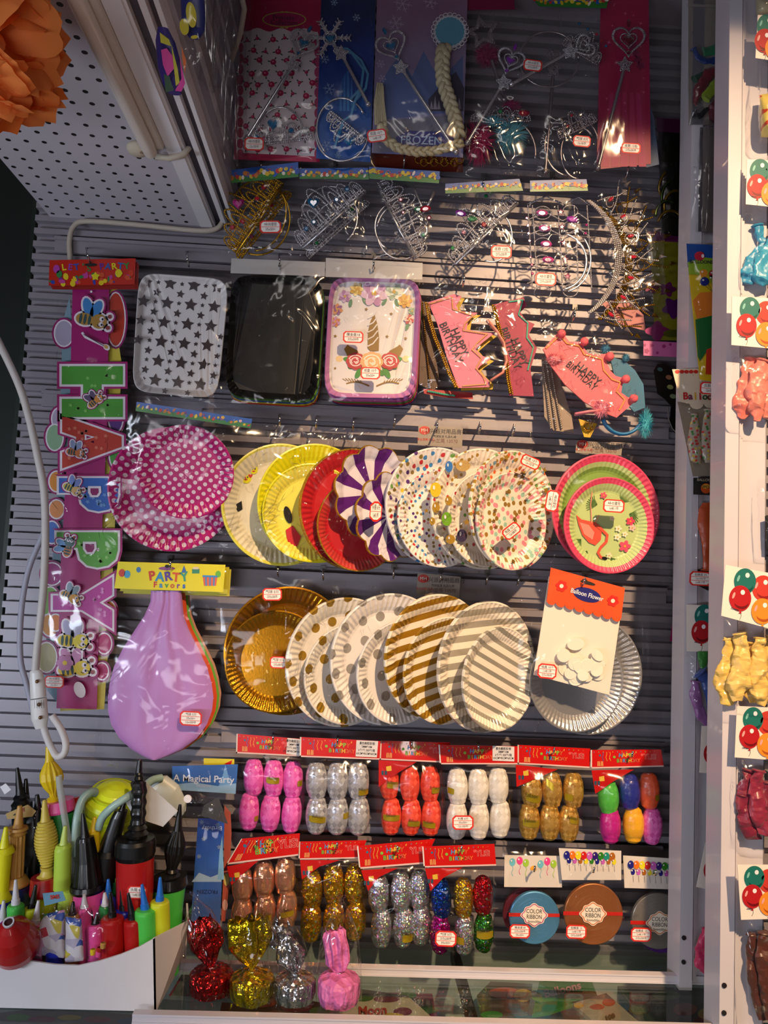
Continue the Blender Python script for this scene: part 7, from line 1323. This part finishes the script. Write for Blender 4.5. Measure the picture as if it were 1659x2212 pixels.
# ---------------------------------------------------------------- orange tissue pompom, hanging near the camera
g = N('orange_tissue'); g.set(Base_Color=C('#ff9a4c'), Roughness=.7, Subsurface_Weight=0.0)
tl = g.n('ShaderNodeBsdfTranslucent', (C('#ff9a4c'),)).outputs[0]; mx = g.n('ShaderNodeMixShader', (.35, g.b.outputs[0], tl)).outputs[0]; g.t.links.new(mx, g.out.inputs[0]); TIS = g.m
dpp = .62; c0 = D(dpp)(-62, 92); b = B(); rd = random.Random(3); RR = 216*mpx(dpp)
for i in range(150):
    a, z = rd.uniform(0, 2*pi), rd.uniform(-1, 1); q = math.sqrt(1-z*z); v = Vector((q*cos(a), q*sin(a), z)); lay = rd.choice((1, .9, .78)); 
    u = v.cross(Vector((.1, .2, 1))).normalized(); w = v.cross(u); th = rd.uniform(0, 2*pi); u, w = u*cos(th)+w*sin(th), w*cos(th)-u*sin(th)
    n = 7; vs = []; wd_ = RR*.34; ln = RR*.62; ph = rd.uniform(0, 6)
    for j in range(n+1):
        for k in range(n+1):
            s_, l = k/n*2-1, j/n; wdt = wd_*(.35+.9*l**.6)*(1-.25*max(0, l-.8)*5*abs(s_))
            R_ = RR*lay*(.45+.52*l-.10*s_*s_)+RR*.03*sin(s_*7+ph)*l
            p = (v+(w*(l-.55)*.55)).normalized()*R_+u*s_*wdt*(.9)
            if j == n: p *= 1+.03*sin(s_*11+ph)
            vs.append(c0+p)
    b.add(vs, [(j*(n+1)+k, j*(n+1)+k+1, (j+1)*(n+1)+k+1, (j+1)*(n+1)+k) for j in range(n) for k in range(n)], TIS, True)
tag(b.build('tissue_pompom', origin=c0), 'orange tissue paper pompom hanging at the top left corner', 'pompom')
# ---------------------------------------------------------------- deflated balloons and the right hand panels
def soft(lab, P, d, h, flat=.45, rough=.004, group='flat balloons in the right hand bags', neck=True, hx=None):
    # P: [(x, y, r)...] from neck to tip
    k = mpx(d); rings = []
    for i in range(len(P)-1):
        for q in range(8): u = q/8; rings.append((D(d)(P[i][0]*(1-u)+P[i+1][0]*u, P[i][1]*(1-u)+P[i+1][1]*u), (P[i][2]*(1-u)+P[i+1][2]*u)*k))
    rings.append((D(d)(P[-1][0], P[-1][1]), P[-1][2]*k)); b = B(); m = M(h, .38, sheen=.2, coat=.1); b.lathe(rings, m, 40, flat=flat, rough=rough*.6)
    o = b.build('flat_balloon', origin=D(d)(P[0][0], P[0][1])); tag(o, lab, 'balloon', group)
    if neck: b = B(); ax = (rings[1][0]-rings[0][0]).normalized(); q = rings[0]; b.lathe([(q[0]-ax*.001, q[1]*1.15), (q[0], q[1]*1.3), (q[0]+ax*.0015, q[1]*1.15)], m, 20, axis=ax, flat=flat+.2); b.build('neck_ring', o)
    return o
PB_ = (('#1c6a70', 0), ('#c02a24', 1), ('#b81c2c', 2), ('#e0882c', 3), ('#1c2c90', 4))
def ballooncard(lab, Q, d, Qb, s=1.0, dark=False, st=None):
    pr = D(d); t = thing('balloon_bag', lab, 'bag', pr(*bil(Q, .5, 0)), 'balloon bags with printed balloon cards'); t['_w'] = tuple(t.location)
    b = B(); b.poly(pr, Q, M('#e8dfd6', .45), .006, .0008)
    for (u, v, c, c2, z) in ((.62, .30, '#c43a30', '#8c1c1c', 0), (.33, .24, '#1c6c64', '#10443c', 1), (.27, .58, '#b01c24', '#6c0c14', 2), (.62, .72, '#e08a2c', '#a8501c', 3), (.92, .52, '#1c2c80', '#0c1450', 1)):
        x, y = bil(Q, u, v); w = 22*s; h = 26*s
        if x+w > bil(Q, 1, v)[0] and z == 1 and u > .9: w *= .35
        b.ell(pr, x, y, w, h, M(c, .4), .0064+.0003*z, 0, 28); b.ell(pr, x+2*s, y+9*s, w*.66, h*.48, M(c2, .4), .0065+.0003*z, 20, 20); b.ell(pr, x+1*s, y+4*s, w*.72, h*.46, M(c, .4), .00655+.0003*z, 15, 20)
        b.ell(pr, x+5*s, y-12*s, 4.4*s, 5*s, WHITE, .0067+.0003*z, 0, 14); b.ell(pr, x-13*s, y-6*s, 2.5*s, 7*s, M('#e0a09c' if z != 1 else '#7ab8b0', .4), .0067+.0003*z, 20, 10)
        b.poly(pr, [(x-3*s, y+h+4*s), (x, y+h-2), (x+3*s, y+h+4*s)], M(c, .4), .0066+.0003*z); b.stroke(pr, [(x+2*sin(q)*s, y+h+3*s+q*3.4*s) for q in range(5)], .8, INK, .0063)
    b.stroke(pr, [bil(Q, .14, .80), bil(Q, .26, .81)], 1.4, M('#5a5458', .4, .7), .0075); b.build('printed_card', t)
    if Qb: sheet(Qb, pr, t, FILM, .016, .004, 12, 16, 'clear_film')
    return t, pr
dp = P2+.012
ballooncard('balloon card of the topmost bag cut by the right edge', [(1637, 32), (1700, 36), (1700, 135), (1632, 125)], dp+.02, None)
filledbag('pale yellow printed balloon bag at the top right corner', [(1628, -20), (1700, -20), (1700, 40), (1630, 38)], dp+.01, [(1632, -10), (1700, -10), (1700, 34), (1634, 32)], .02, mat=M('#b0a888', .4), film_=FILM)
filledbag('cream and yellow printed balloon bag below the topmost card', [(1636, 130), (1700, 130), (1700, 315), (1640, 308)], dp+.005, [(1640, 205), (1700, 195), (1700, 300), (1644, 296)], .03, mat=dots('clown_print', '#d8c468', '#c04a2c', .012, .25, .9), film_=FILM)
ballooncard('balloon card above the light blue balloons', [(1614, 344), (1700, 348), (1700, 450), (1611, 441)], dp+.01, [(1612, 440), (1700, 446), (1700, 625), (1603, 615)])
for i, (P, c) in enumerate((([(1636, 487, 12), (1640, 505, 13), (1652, 525, 10), (1630, 560, 22), (1622, 595, 30), (1612, 612, 12)], '#2c8ab4'), ([(1680, 490, 10), (1668, 520, 10), (1652, 560, 22), (1645, 605, 26), (1640, 616, 8)], '#3496bc'))): soft('light blue flat balloon, %s in the upper right bag' % ('left one' if i == 0 else 'right one'), P, dp-.005+.008*i, c, rough=.006)
ballooncard('balloon card above the salmon pink balloons', [(1581, 640), (1700, 646), (1700, 756), (1580, 745)], dp+.02, [(1580, 745), (1700, 755), (1700, 915), (1584, 908)])
for i, P in enumerate(([(1622, 775, 12), (1618, 800, 18), (1612, 840, 22), (1604, 880, 24), (1600, 903, 10)], [(1650, 780, 14), (1640, 810, 22), (1632, 850, 24), (1634, 890, 18), (1636, 908, 6)], [(1676, 790, 14), (1664, 830, 20), (1658, 870, 20), (1656, 905, 8)])): soft('salmon pink flat balloon, %s of three in the pink bag' % ('left', 'middle', 'right')[i], P, dp+.002+.009*(i % 2), ['#e0786c', '#dc8074', '#e08478'][i], rough=.007)
t, pr = filledbag('clear bag with dark item cut by the right edge above the tilted card', [(1634, 1035), (1700, 1035), (1700, 1205), (1638, 1205)], dp, [(1652, 1115), (1700, 1100), (1700, 1195), (1655, 1190)], .01, mat=M('#141416', .4), film_=FILM)
ballooncard('tilted balloon card above the cream balloons', [(1567, 1220), (1700, 1245), (1700, 1368), (1558, 1330)], dp+.03, [(1556, 1330), (1700, 1362), (1700, 1545), (1540, 1520)], 1.08)
for i, P in enumerate(([(1572, 1380, 9), (1576, 1395, 12), (1566, 1440, 15), (1562, 1480, 20), (1572, 1515, 14), (1580, 1522, 5)], [(1598, 1368, 13), (1604, 1395, 16), (1600, 1440, 20), (1596, 1480, 26), (1592, 1512, 12)], [(1620, 1388, 12), (1618, 1410, 14), (1614, 1450, 20), (1622, 1490, 22), (1624, 1518, 8)], [(1642, 1378, 12), (1640, 1410, 16), (1636, 1450, 20), (1640, 1500, 20), (1646, 1524, 6)], [(1668, 1375, 12), (1664, 1420, 18), (1664, 1490, 20), (1664, 1520, 8)])): soft('cream flat balloon, %s of five below the tilted card' % ('leftmost', 'second', 'middle', 'fourth', 'rightmost')[i], P, dp+.006+.009*(i % 2), ['#dcb95c', '#e0c06c', '#d8b054', '#e0bc64', '#d8b45c'][i], rough=.008)
ballooncard('balloon card above the dark red balloons', [(1592, 1525), (1700, 1530), (1700, 1644), (1587, 1636)], dp+.012, [(1590, 1636), (1700, 1642), (1700, 1835), (1586, 1822)])
for i, P in enumerate(([(1618, 1664, 12), (1612, 1690, 14), (1604, 1730, 14), (1612, 1780, 20), (1632, 1815, 14)], [(1640, 1665, 12), (1632, 1710, 18), (1640, 1760, 22), (1656, 1800, 16)], [(1605, 1718, 11), (1603, 1732, 12), (1612, 1760, 12), (1630, 1800, 12)], [(1660, 1690, 12), (1658, 1740, 20), (1666, 1800, 14)])): soft('dark red flat balloon, %s in the bag' % ('left one', 'upper middle one', 'lower left one with open ring', 'right one')[i], P, dp+.004+.008*(i % 2), ['#7c1c38', '#8c2440', '#701830', '#7c2038'][i], rough=.007)
ballooncard('balloon card above the brown balloons', [(1593, 1868), (1700, 1868), (1700, 1984), (1601, 1987)], dp+.02, [(1606, 1985), (1700, 1984), (1700, 2225), (1618, 2215)])
for i, P in enumerate(([(1624, 2018, 10), (1626, 2060, 14), (1634, 2110, 18), (1644, 2170, 16), (1650, 2205, 8)], [(1652, 2015, 12), (1652, 2070, 20), (1660, 2140, 20), (1666, 2200, 10)])): soft('dark brown flat balloon, %s of two at the lower right' % ('left', 'right')[i], P, dp+.008*i, ['#4c241c', '#54281c'][i], rough=.007)
# panel one, between the posts
dq = P1+.010
t, pr = filledbag('clear bag of mixed dark balloons at the top between the white posts', [(1488, -20), (1580, -20), (1580, 272), (1486, 270)], dq+.004, None, .02, [(1486, 8), (1580, 12), (1580, 16), (1486, 14)], '#8c8480', film_=FILM)
b = B(); b.poly(pr, [(1487, -20), (1580, -20), (1580, 268), (1488, 270)], M('#8f8780', .55), -.002, .001); b.build('backing_card', t)
for lab, P, c in (('blue flat balloon with open neck in the top mixed bag', [(1498, 106, 7), (1506, 122, 8), (1525, 132, 8), (1560, 128, 9)], '#1c3470'), ('green flat balloon across the top mixed bag', [(1570, 95, 9), (1545, 108, 13), (1520, 112, 10)], '#2c7050'), ('maroon flat balloon in the top mixed bag', [(1570, 140, 12), (1530, 160, 15), (1508, 195, 12), (1500, 225, 6)], '#6c2430'), ('lime flat balloon slanting in the top mixed bag', [(1572, 160, 10), (1548, 182, 12), (1522, 212, 13)], '#8aa02c'), ('dark green balloon neck ring in the top mixed bag', [(1500, 172, 8), (1508, 165, 8), (1520, 160, 6)], '#1c4434'), ('wine flat balloon low in the top mixed bag', [(1572, 200, 14), (1545, 235, 18), (1540, 262, 8)], '#5c1c2c'), ('black balloon at the foot of the top mixed bag', [(1500, 245, 9), (1510, 250, 8), (1530, 236, 6)], '#14181c')): soft(lab, P, dq+.008, c, rough=.004, group='balloons in the top mixed bag')
for i in range(4): flatbag('flat clear sleeve, %s in the stack below the top mixed bag' % ('rearmost', 'second', 'third', 'front')[i], [(1502+i*10, 262-i*5), (1580, 258), (1582, 512), (1494+i*9, 498+i*3)], dq+.004+.006*i, mat=FD if i % 2 else FILM, group='stack of flat clear sleeves', bulge=.003)
b = B(); b.poly(D(dq+.002), [(1512, 275), (1580, 272), (1580, 505), (1508, 500)], M('#8c847e', .5), 0, .001); b.text(D(dq+.002), 'E1', 1524, 480, 10, INK, .0006, 2); tag(b.build('grey_backing_card', origin=D(dq)(1520, 280)), 'grey card with small letters inside the stack of flat sleeves', 'card')
t, pr = filledbag('yellow and orange printed bag lettered BALLOONS with blue top', [(1483, 526), (1580, 532), (1580, 830), (1512, 822)], dq+.016, None, .014, film_=FILM)
b = B(); b.poly(pr, [(1483, 526), (1580, 532), (1580, 585), (1486, 577)], M('#1c4c9c', .4), .002, .0006); b.poly(pr, [(1486, 566), (1520, 556), (1580, 562), (1580, 600), (1488, 592)], M('#8aac2c', .4), .003, .0003)
b.poly(pr, [(1487, 580), (1580, 584), (1580, 830), (1512, 820)], M('#d8b81c', .4), .0015, .0006)
b.poly(pr, [(1496, 650), (1512, 632), (1545, 630), (1580, 640), (1580, 700), (1505, 688)], M('#e0802c', .4), .003); b.poly(pr, [(1502, 690), (1545, 680), (1580, 690), (1580, 770), (1530, 755), (1512, 780), (1507, 770)], M('#1c6a34', .4), .0033); b.ell(pr, 1562, 678, 20, 28, M('#b8243c', .4), .0036); b.ell(pr, 1566, 722, 24, 36, M('#1c4c9c', .4), .0039); b.ell(pr, 1558, 715, 7, 20, M('#e0c45c', .4), .0042); b.ell(pr, 1570, 720, 20, 32, M('#10183c', .4), .0041, 0)
b.poly(pr, [(1526, 755), (1545, 748), (1560, 758), (1548, 780), (1540, 810), (1524, 808)], M('#c8341c', .4), .004)
for x, y, r, c in ((1520, 590, 9, '#e0902c'), (1540, 592, 9, '#a8342c'), (1522, 608, 10, '#1c2c80'), (1538, 603, 9, '#8a9c2c'), (1558, 600, 12, '#8c2c2c')): b.ell(pr, x, y, r, r*.95, M(c, .4), .0032); b.ell(pr, x-3, y-3, 2, 2, WHITE, .0036); b.stroke(pr, [(x, y+8), (1541, 632)], .8, INK, .0033)
b.ell(pr, 1511, 553, 11, 10, M('#c82440', .4), .0036); b.ell(pr, 1518, 553, 3, 4, WHITE, .004); b.text(pr, 'BALLOONS', 1515, 566, 10, INK, .004, 2, .02); b.ell(pr, 1560, 550, 12, 10, M('#8a2c44', .4), .0034); b.ell(pr, 1560, 550, 9, 7, M('#1c3c80', .4), .0036); b.build('printed_bag_front', t); sticker(t, 1536, 839, 48, 26, pr, 4, .016, 2, 5)
t, pr = filledbag('cream headed bag lettered Balloon with speckled balloons', [(1450, 797), (1580, 790), (1580, 1025), (1496, 1030)], dq+.006, None, .016, film_=FILM)
hd = [(1452, 798), (1504, 796), (1580, 800), (1580, 868)]+[(1580-30*i-15+15*cos(pi*q/6)-0, 868+i*2+12*sin(pi*q/6)) for i in range(3) for q in range(7)]+[(1470, 868)]
b = B(); b.poly(pr, hd, M('#d8c8b0', .5), .003, .0006); [b.ell(pr, 1463+10*i, 803, 5, 4, M('#c82c24', .4), .0034) for i in range(5)]
for i, ch_ in enumerate('Balloon'): b.text(pr, ch_, 1481+i*10.5, 856+i*.2, 21, M(['#b81c24', '#6c2c4c', '#c8a02c', '#a81c2c', '#1c5c3c', '#6c2c2c', '#1c3c8c'][i], .4), .0042, -3, .03)
b.build('scalloped_header', t); b = B(); b.poly(pr, [(1464, 868), (1580, 870), (1580, 1025), (1497, 1029)], M('#8c8070', .55), -.003, .0008); b.build('backing_card', t)
SPK = dots('speckled_balloon', '#a89c8c', '#000000', .006, .34, .9, 10, ramp=[(0, '#c04030'), (.4, '#3c7a34'), (.6, '#c8b04c'), (.8, '#b83c3c')])
for i, P in enumerate(([(1500, 895, 6), (1500, 920, 10), (1500, 960, 16), (1504, 995, 12), (1508, 1002, 5)], [(1530, 885, 8), (1530, 930, 16), (1532, 970, 20), (1530, 1000, 8)])):
    o = soft('red and green speckled balloon, %s in the cream headed bag' % ('left one', 'right one')[i], P, dq+.010, '#a89c8c', rough=.003); o.data.materials.clear(); o.data.materials.append(SPK)
t, pr = filledbag('black headed bag marked 5PCS with orange balloon', [(1493, 1032), (1580, 1032), (1580, 1245), (1494, 1250)], dq+.002, None, .012, film_=FILM)
b = B(); b.poly(pr, [(1498, 1032), (1580, 1032), (1580, 1072), (1498, 1068)], DARK, .003, .0006); b.text(pr, 'BALLOON', 1524, 1037, 8, M('#a89c8c', .4), .004, 2, .02); b.ell(pr, 1525, 1055, 11, 11, M('#c8501c', .4), .0036); b.ell(pr, 1525, 1051, 9, 5, M('#d8a02c', .4), .004); b.text(pr, '5PCS', 1525, 1052, 7.5, INK, .0044, 4, .02); b.build('printed_header', t)
sticker(t, 1513, 1250, 47, 31, pr, 3, .014, 3, 1)
soft('orange flat balloon hanging below the 5PCS header', [(1530, 1232, 13), (1530, 1200, 12), (1532, 1170, 18), (1530, 1130, 24), (1528, 1100, 20), (1526, 1086, 8)], dq+.006, '#b04414', rough=.002)
b = B(); b.poly(D(dq), [(1500, 1230), (1560, 1228), (1556, 1260), (1530, 1276), (1502, 1262)], DARK, 0, .001); tag(b.build('black_card_piece', origin=D(dq)(1530, 1240)), 'black card tip below the orange flat balloon', 'card')
ballooncard('balloon card between the posts above blue and lilac balloons', [(1483, 1306), (1600, 1310), (1600, 1410), (1484, 1407)], dq+.006, [(1484, 1407), (1580, 1408), (1580, 1575), (1490, 1565)], .98)
for lab, P, c in (('green flat balloon neck under the card between the posts', [(1520, 1408, 12), (1520, 1425, 12), (1520, 1445, 7)], '#2c7a2c'), ('blue flat balloon in the bag between the posts', [(1512, 1452, 14), (1528, 1470, 14), (1545, 1510, 20), (1550, 1560, 16), (1556, 1572, 6)], '#2c4c94'), ('lilac flat balloon in the bag between the posts', [(1502, 1472, 9), (1502, 1500, 12), (1514, 1545, 13), (1530, 1568, 6)], '#8c5a98')): soft(lab, P, dq+.010, c, rough=.004, group='balloons in the bag between the posts')
ballooncard('lower balloon card between the posts, dim and cut by the front post', [(1516, 1568), (1620, 1570), (1620, 1678), (1511, 1669)], dq+.006, None)
t = soft('dark blue printed balloon with white dots between the posts', [(1566, 1680, 16), (1550, 1730, 12), (1545, 1790, 14), (1552, 1840, 14), (1548, 1866, 8)], dq+.014, '#1c3c8c', rough=.002)
b = B(); rd = random.Random(4); pq = D(dq+.0245)
for k in range(30): b.ell(pq, rd.uniform(1534, 1556), rd.uniform(1780, 1860), 1, 1, WHITE, 0, 0, 6)
b.text(pq, 'O', 1531, 1806, 12, WHITE, 0, 10); b.build('dot_print', t)
ballooncard('lowest balloon card between the posts, tilted and shaded', [(1524, 1820), (1620, 1826), (1622, 1942), (1504, 1916)], dq+.004, None)
soft('magenta flat balloon at the foot between the posts', [(1560, 1985, 10), (1538, 2010, 22), (1524, 2050, 22), (1520, 2090, 22), (1530, 2108, 10)], dq+.016, '#c0285c', rough=.006)
# ---------------------------------------------------------------- dim goods hanging on the main wall left of the posts
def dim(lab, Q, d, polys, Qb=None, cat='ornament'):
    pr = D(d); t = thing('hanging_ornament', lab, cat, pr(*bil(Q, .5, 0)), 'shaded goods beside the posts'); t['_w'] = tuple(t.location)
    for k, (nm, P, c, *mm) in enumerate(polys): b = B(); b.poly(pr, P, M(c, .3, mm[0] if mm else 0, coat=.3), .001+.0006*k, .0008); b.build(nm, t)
    if Qb: sheet(Qb, pr, t, FILM, .008, .003, 10, 14, 'clear_film')
    return t, pr
def blob(cx, cy, rx, ry, k, n=28, a=0): return [rot(cx, cy, rx*(1+.22*cos(k*2*pi*i/n))*cos(2*pi*i/n), ry*(1+.22*cos(k*2*pi*i/n))*sin(2*pi*i/n), a) for i in range(n)]
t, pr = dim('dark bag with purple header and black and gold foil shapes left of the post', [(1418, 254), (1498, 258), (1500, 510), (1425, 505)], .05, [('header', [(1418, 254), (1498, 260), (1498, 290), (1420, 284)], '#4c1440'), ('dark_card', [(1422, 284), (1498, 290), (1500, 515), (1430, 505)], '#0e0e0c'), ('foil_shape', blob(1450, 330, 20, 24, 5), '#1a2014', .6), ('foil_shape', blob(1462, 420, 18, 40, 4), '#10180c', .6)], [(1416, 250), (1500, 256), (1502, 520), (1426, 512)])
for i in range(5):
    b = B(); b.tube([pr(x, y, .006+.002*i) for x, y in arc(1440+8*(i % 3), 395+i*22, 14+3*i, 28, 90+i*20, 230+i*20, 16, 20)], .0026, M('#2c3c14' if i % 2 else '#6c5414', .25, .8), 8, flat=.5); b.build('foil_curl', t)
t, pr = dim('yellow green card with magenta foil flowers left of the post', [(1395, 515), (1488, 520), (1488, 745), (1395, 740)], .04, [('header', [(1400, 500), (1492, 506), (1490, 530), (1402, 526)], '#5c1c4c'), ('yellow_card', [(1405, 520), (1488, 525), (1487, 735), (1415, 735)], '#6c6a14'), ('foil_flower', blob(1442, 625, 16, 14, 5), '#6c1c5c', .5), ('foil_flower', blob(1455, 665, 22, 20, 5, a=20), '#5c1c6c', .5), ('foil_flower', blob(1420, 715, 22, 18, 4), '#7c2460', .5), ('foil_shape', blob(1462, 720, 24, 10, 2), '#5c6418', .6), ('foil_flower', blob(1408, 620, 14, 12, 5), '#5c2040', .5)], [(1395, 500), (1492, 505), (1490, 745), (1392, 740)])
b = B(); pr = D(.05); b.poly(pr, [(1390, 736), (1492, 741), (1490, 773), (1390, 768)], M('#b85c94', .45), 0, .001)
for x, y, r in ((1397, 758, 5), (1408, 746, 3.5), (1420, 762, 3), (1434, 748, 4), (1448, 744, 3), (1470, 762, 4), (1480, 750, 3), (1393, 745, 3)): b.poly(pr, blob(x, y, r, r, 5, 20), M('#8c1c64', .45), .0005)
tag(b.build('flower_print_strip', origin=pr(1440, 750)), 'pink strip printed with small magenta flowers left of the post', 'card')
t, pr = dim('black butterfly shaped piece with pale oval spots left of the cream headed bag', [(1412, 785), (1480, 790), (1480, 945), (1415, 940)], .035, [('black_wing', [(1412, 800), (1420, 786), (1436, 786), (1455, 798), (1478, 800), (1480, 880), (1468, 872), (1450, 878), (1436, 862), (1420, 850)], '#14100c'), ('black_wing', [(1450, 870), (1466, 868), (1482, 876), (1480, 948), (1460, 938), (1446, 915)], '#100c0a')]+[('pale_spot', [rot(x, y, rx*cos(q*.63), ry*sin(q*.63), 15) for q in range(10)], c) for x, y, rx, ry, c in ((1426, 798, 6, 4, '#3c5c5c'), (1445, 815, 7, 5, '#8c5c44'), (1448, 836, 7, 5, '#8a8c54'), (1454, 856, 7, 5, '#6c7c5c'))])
b = B(); b.tube([pr(x, y, .002) for x, y in [(1442, 880), (1444, 905), (1452, 925), (1466, 940), (1478, 948)]], .0009, M('#8c8884', .4), 6); b.build('white_edge', t)
for x, y, w, h in ((1447, 1348, 24, 40), (1450, 1556, 20, 38), (1468, 1118, 12, 32)):
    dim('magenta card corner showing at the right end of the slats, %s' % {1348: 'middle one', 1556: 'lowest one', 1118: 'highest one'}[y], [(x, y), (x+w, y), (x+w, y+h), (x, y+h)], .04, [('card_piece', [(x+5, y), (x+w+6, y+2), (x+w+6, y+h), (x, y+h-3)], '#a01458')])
b = B(); b.poly(D(.02), [(1300, 655), (1350, 640), (1390, 680), (1395, 715), (1340, 700)], M('#b06a6c', .5), 0, .001); tag(b.build('pink_card_corner', origin=D(.02)(1340, 670)), 'faint pink card behind the foot of the spiked crowns', 'card')
flatbag('wide clear bag hanging empty at the right end of the lit slats', [(1385, 1240), (1400, 1235), (1435, 1600), (1385, 1590)], .03, mat=FILMS, bulge=.004)
# ---------------------------------------------------------------- the list is complete: drop helper data
for o in bpy.data.objects:
    if '_w' in o: del o['_w']
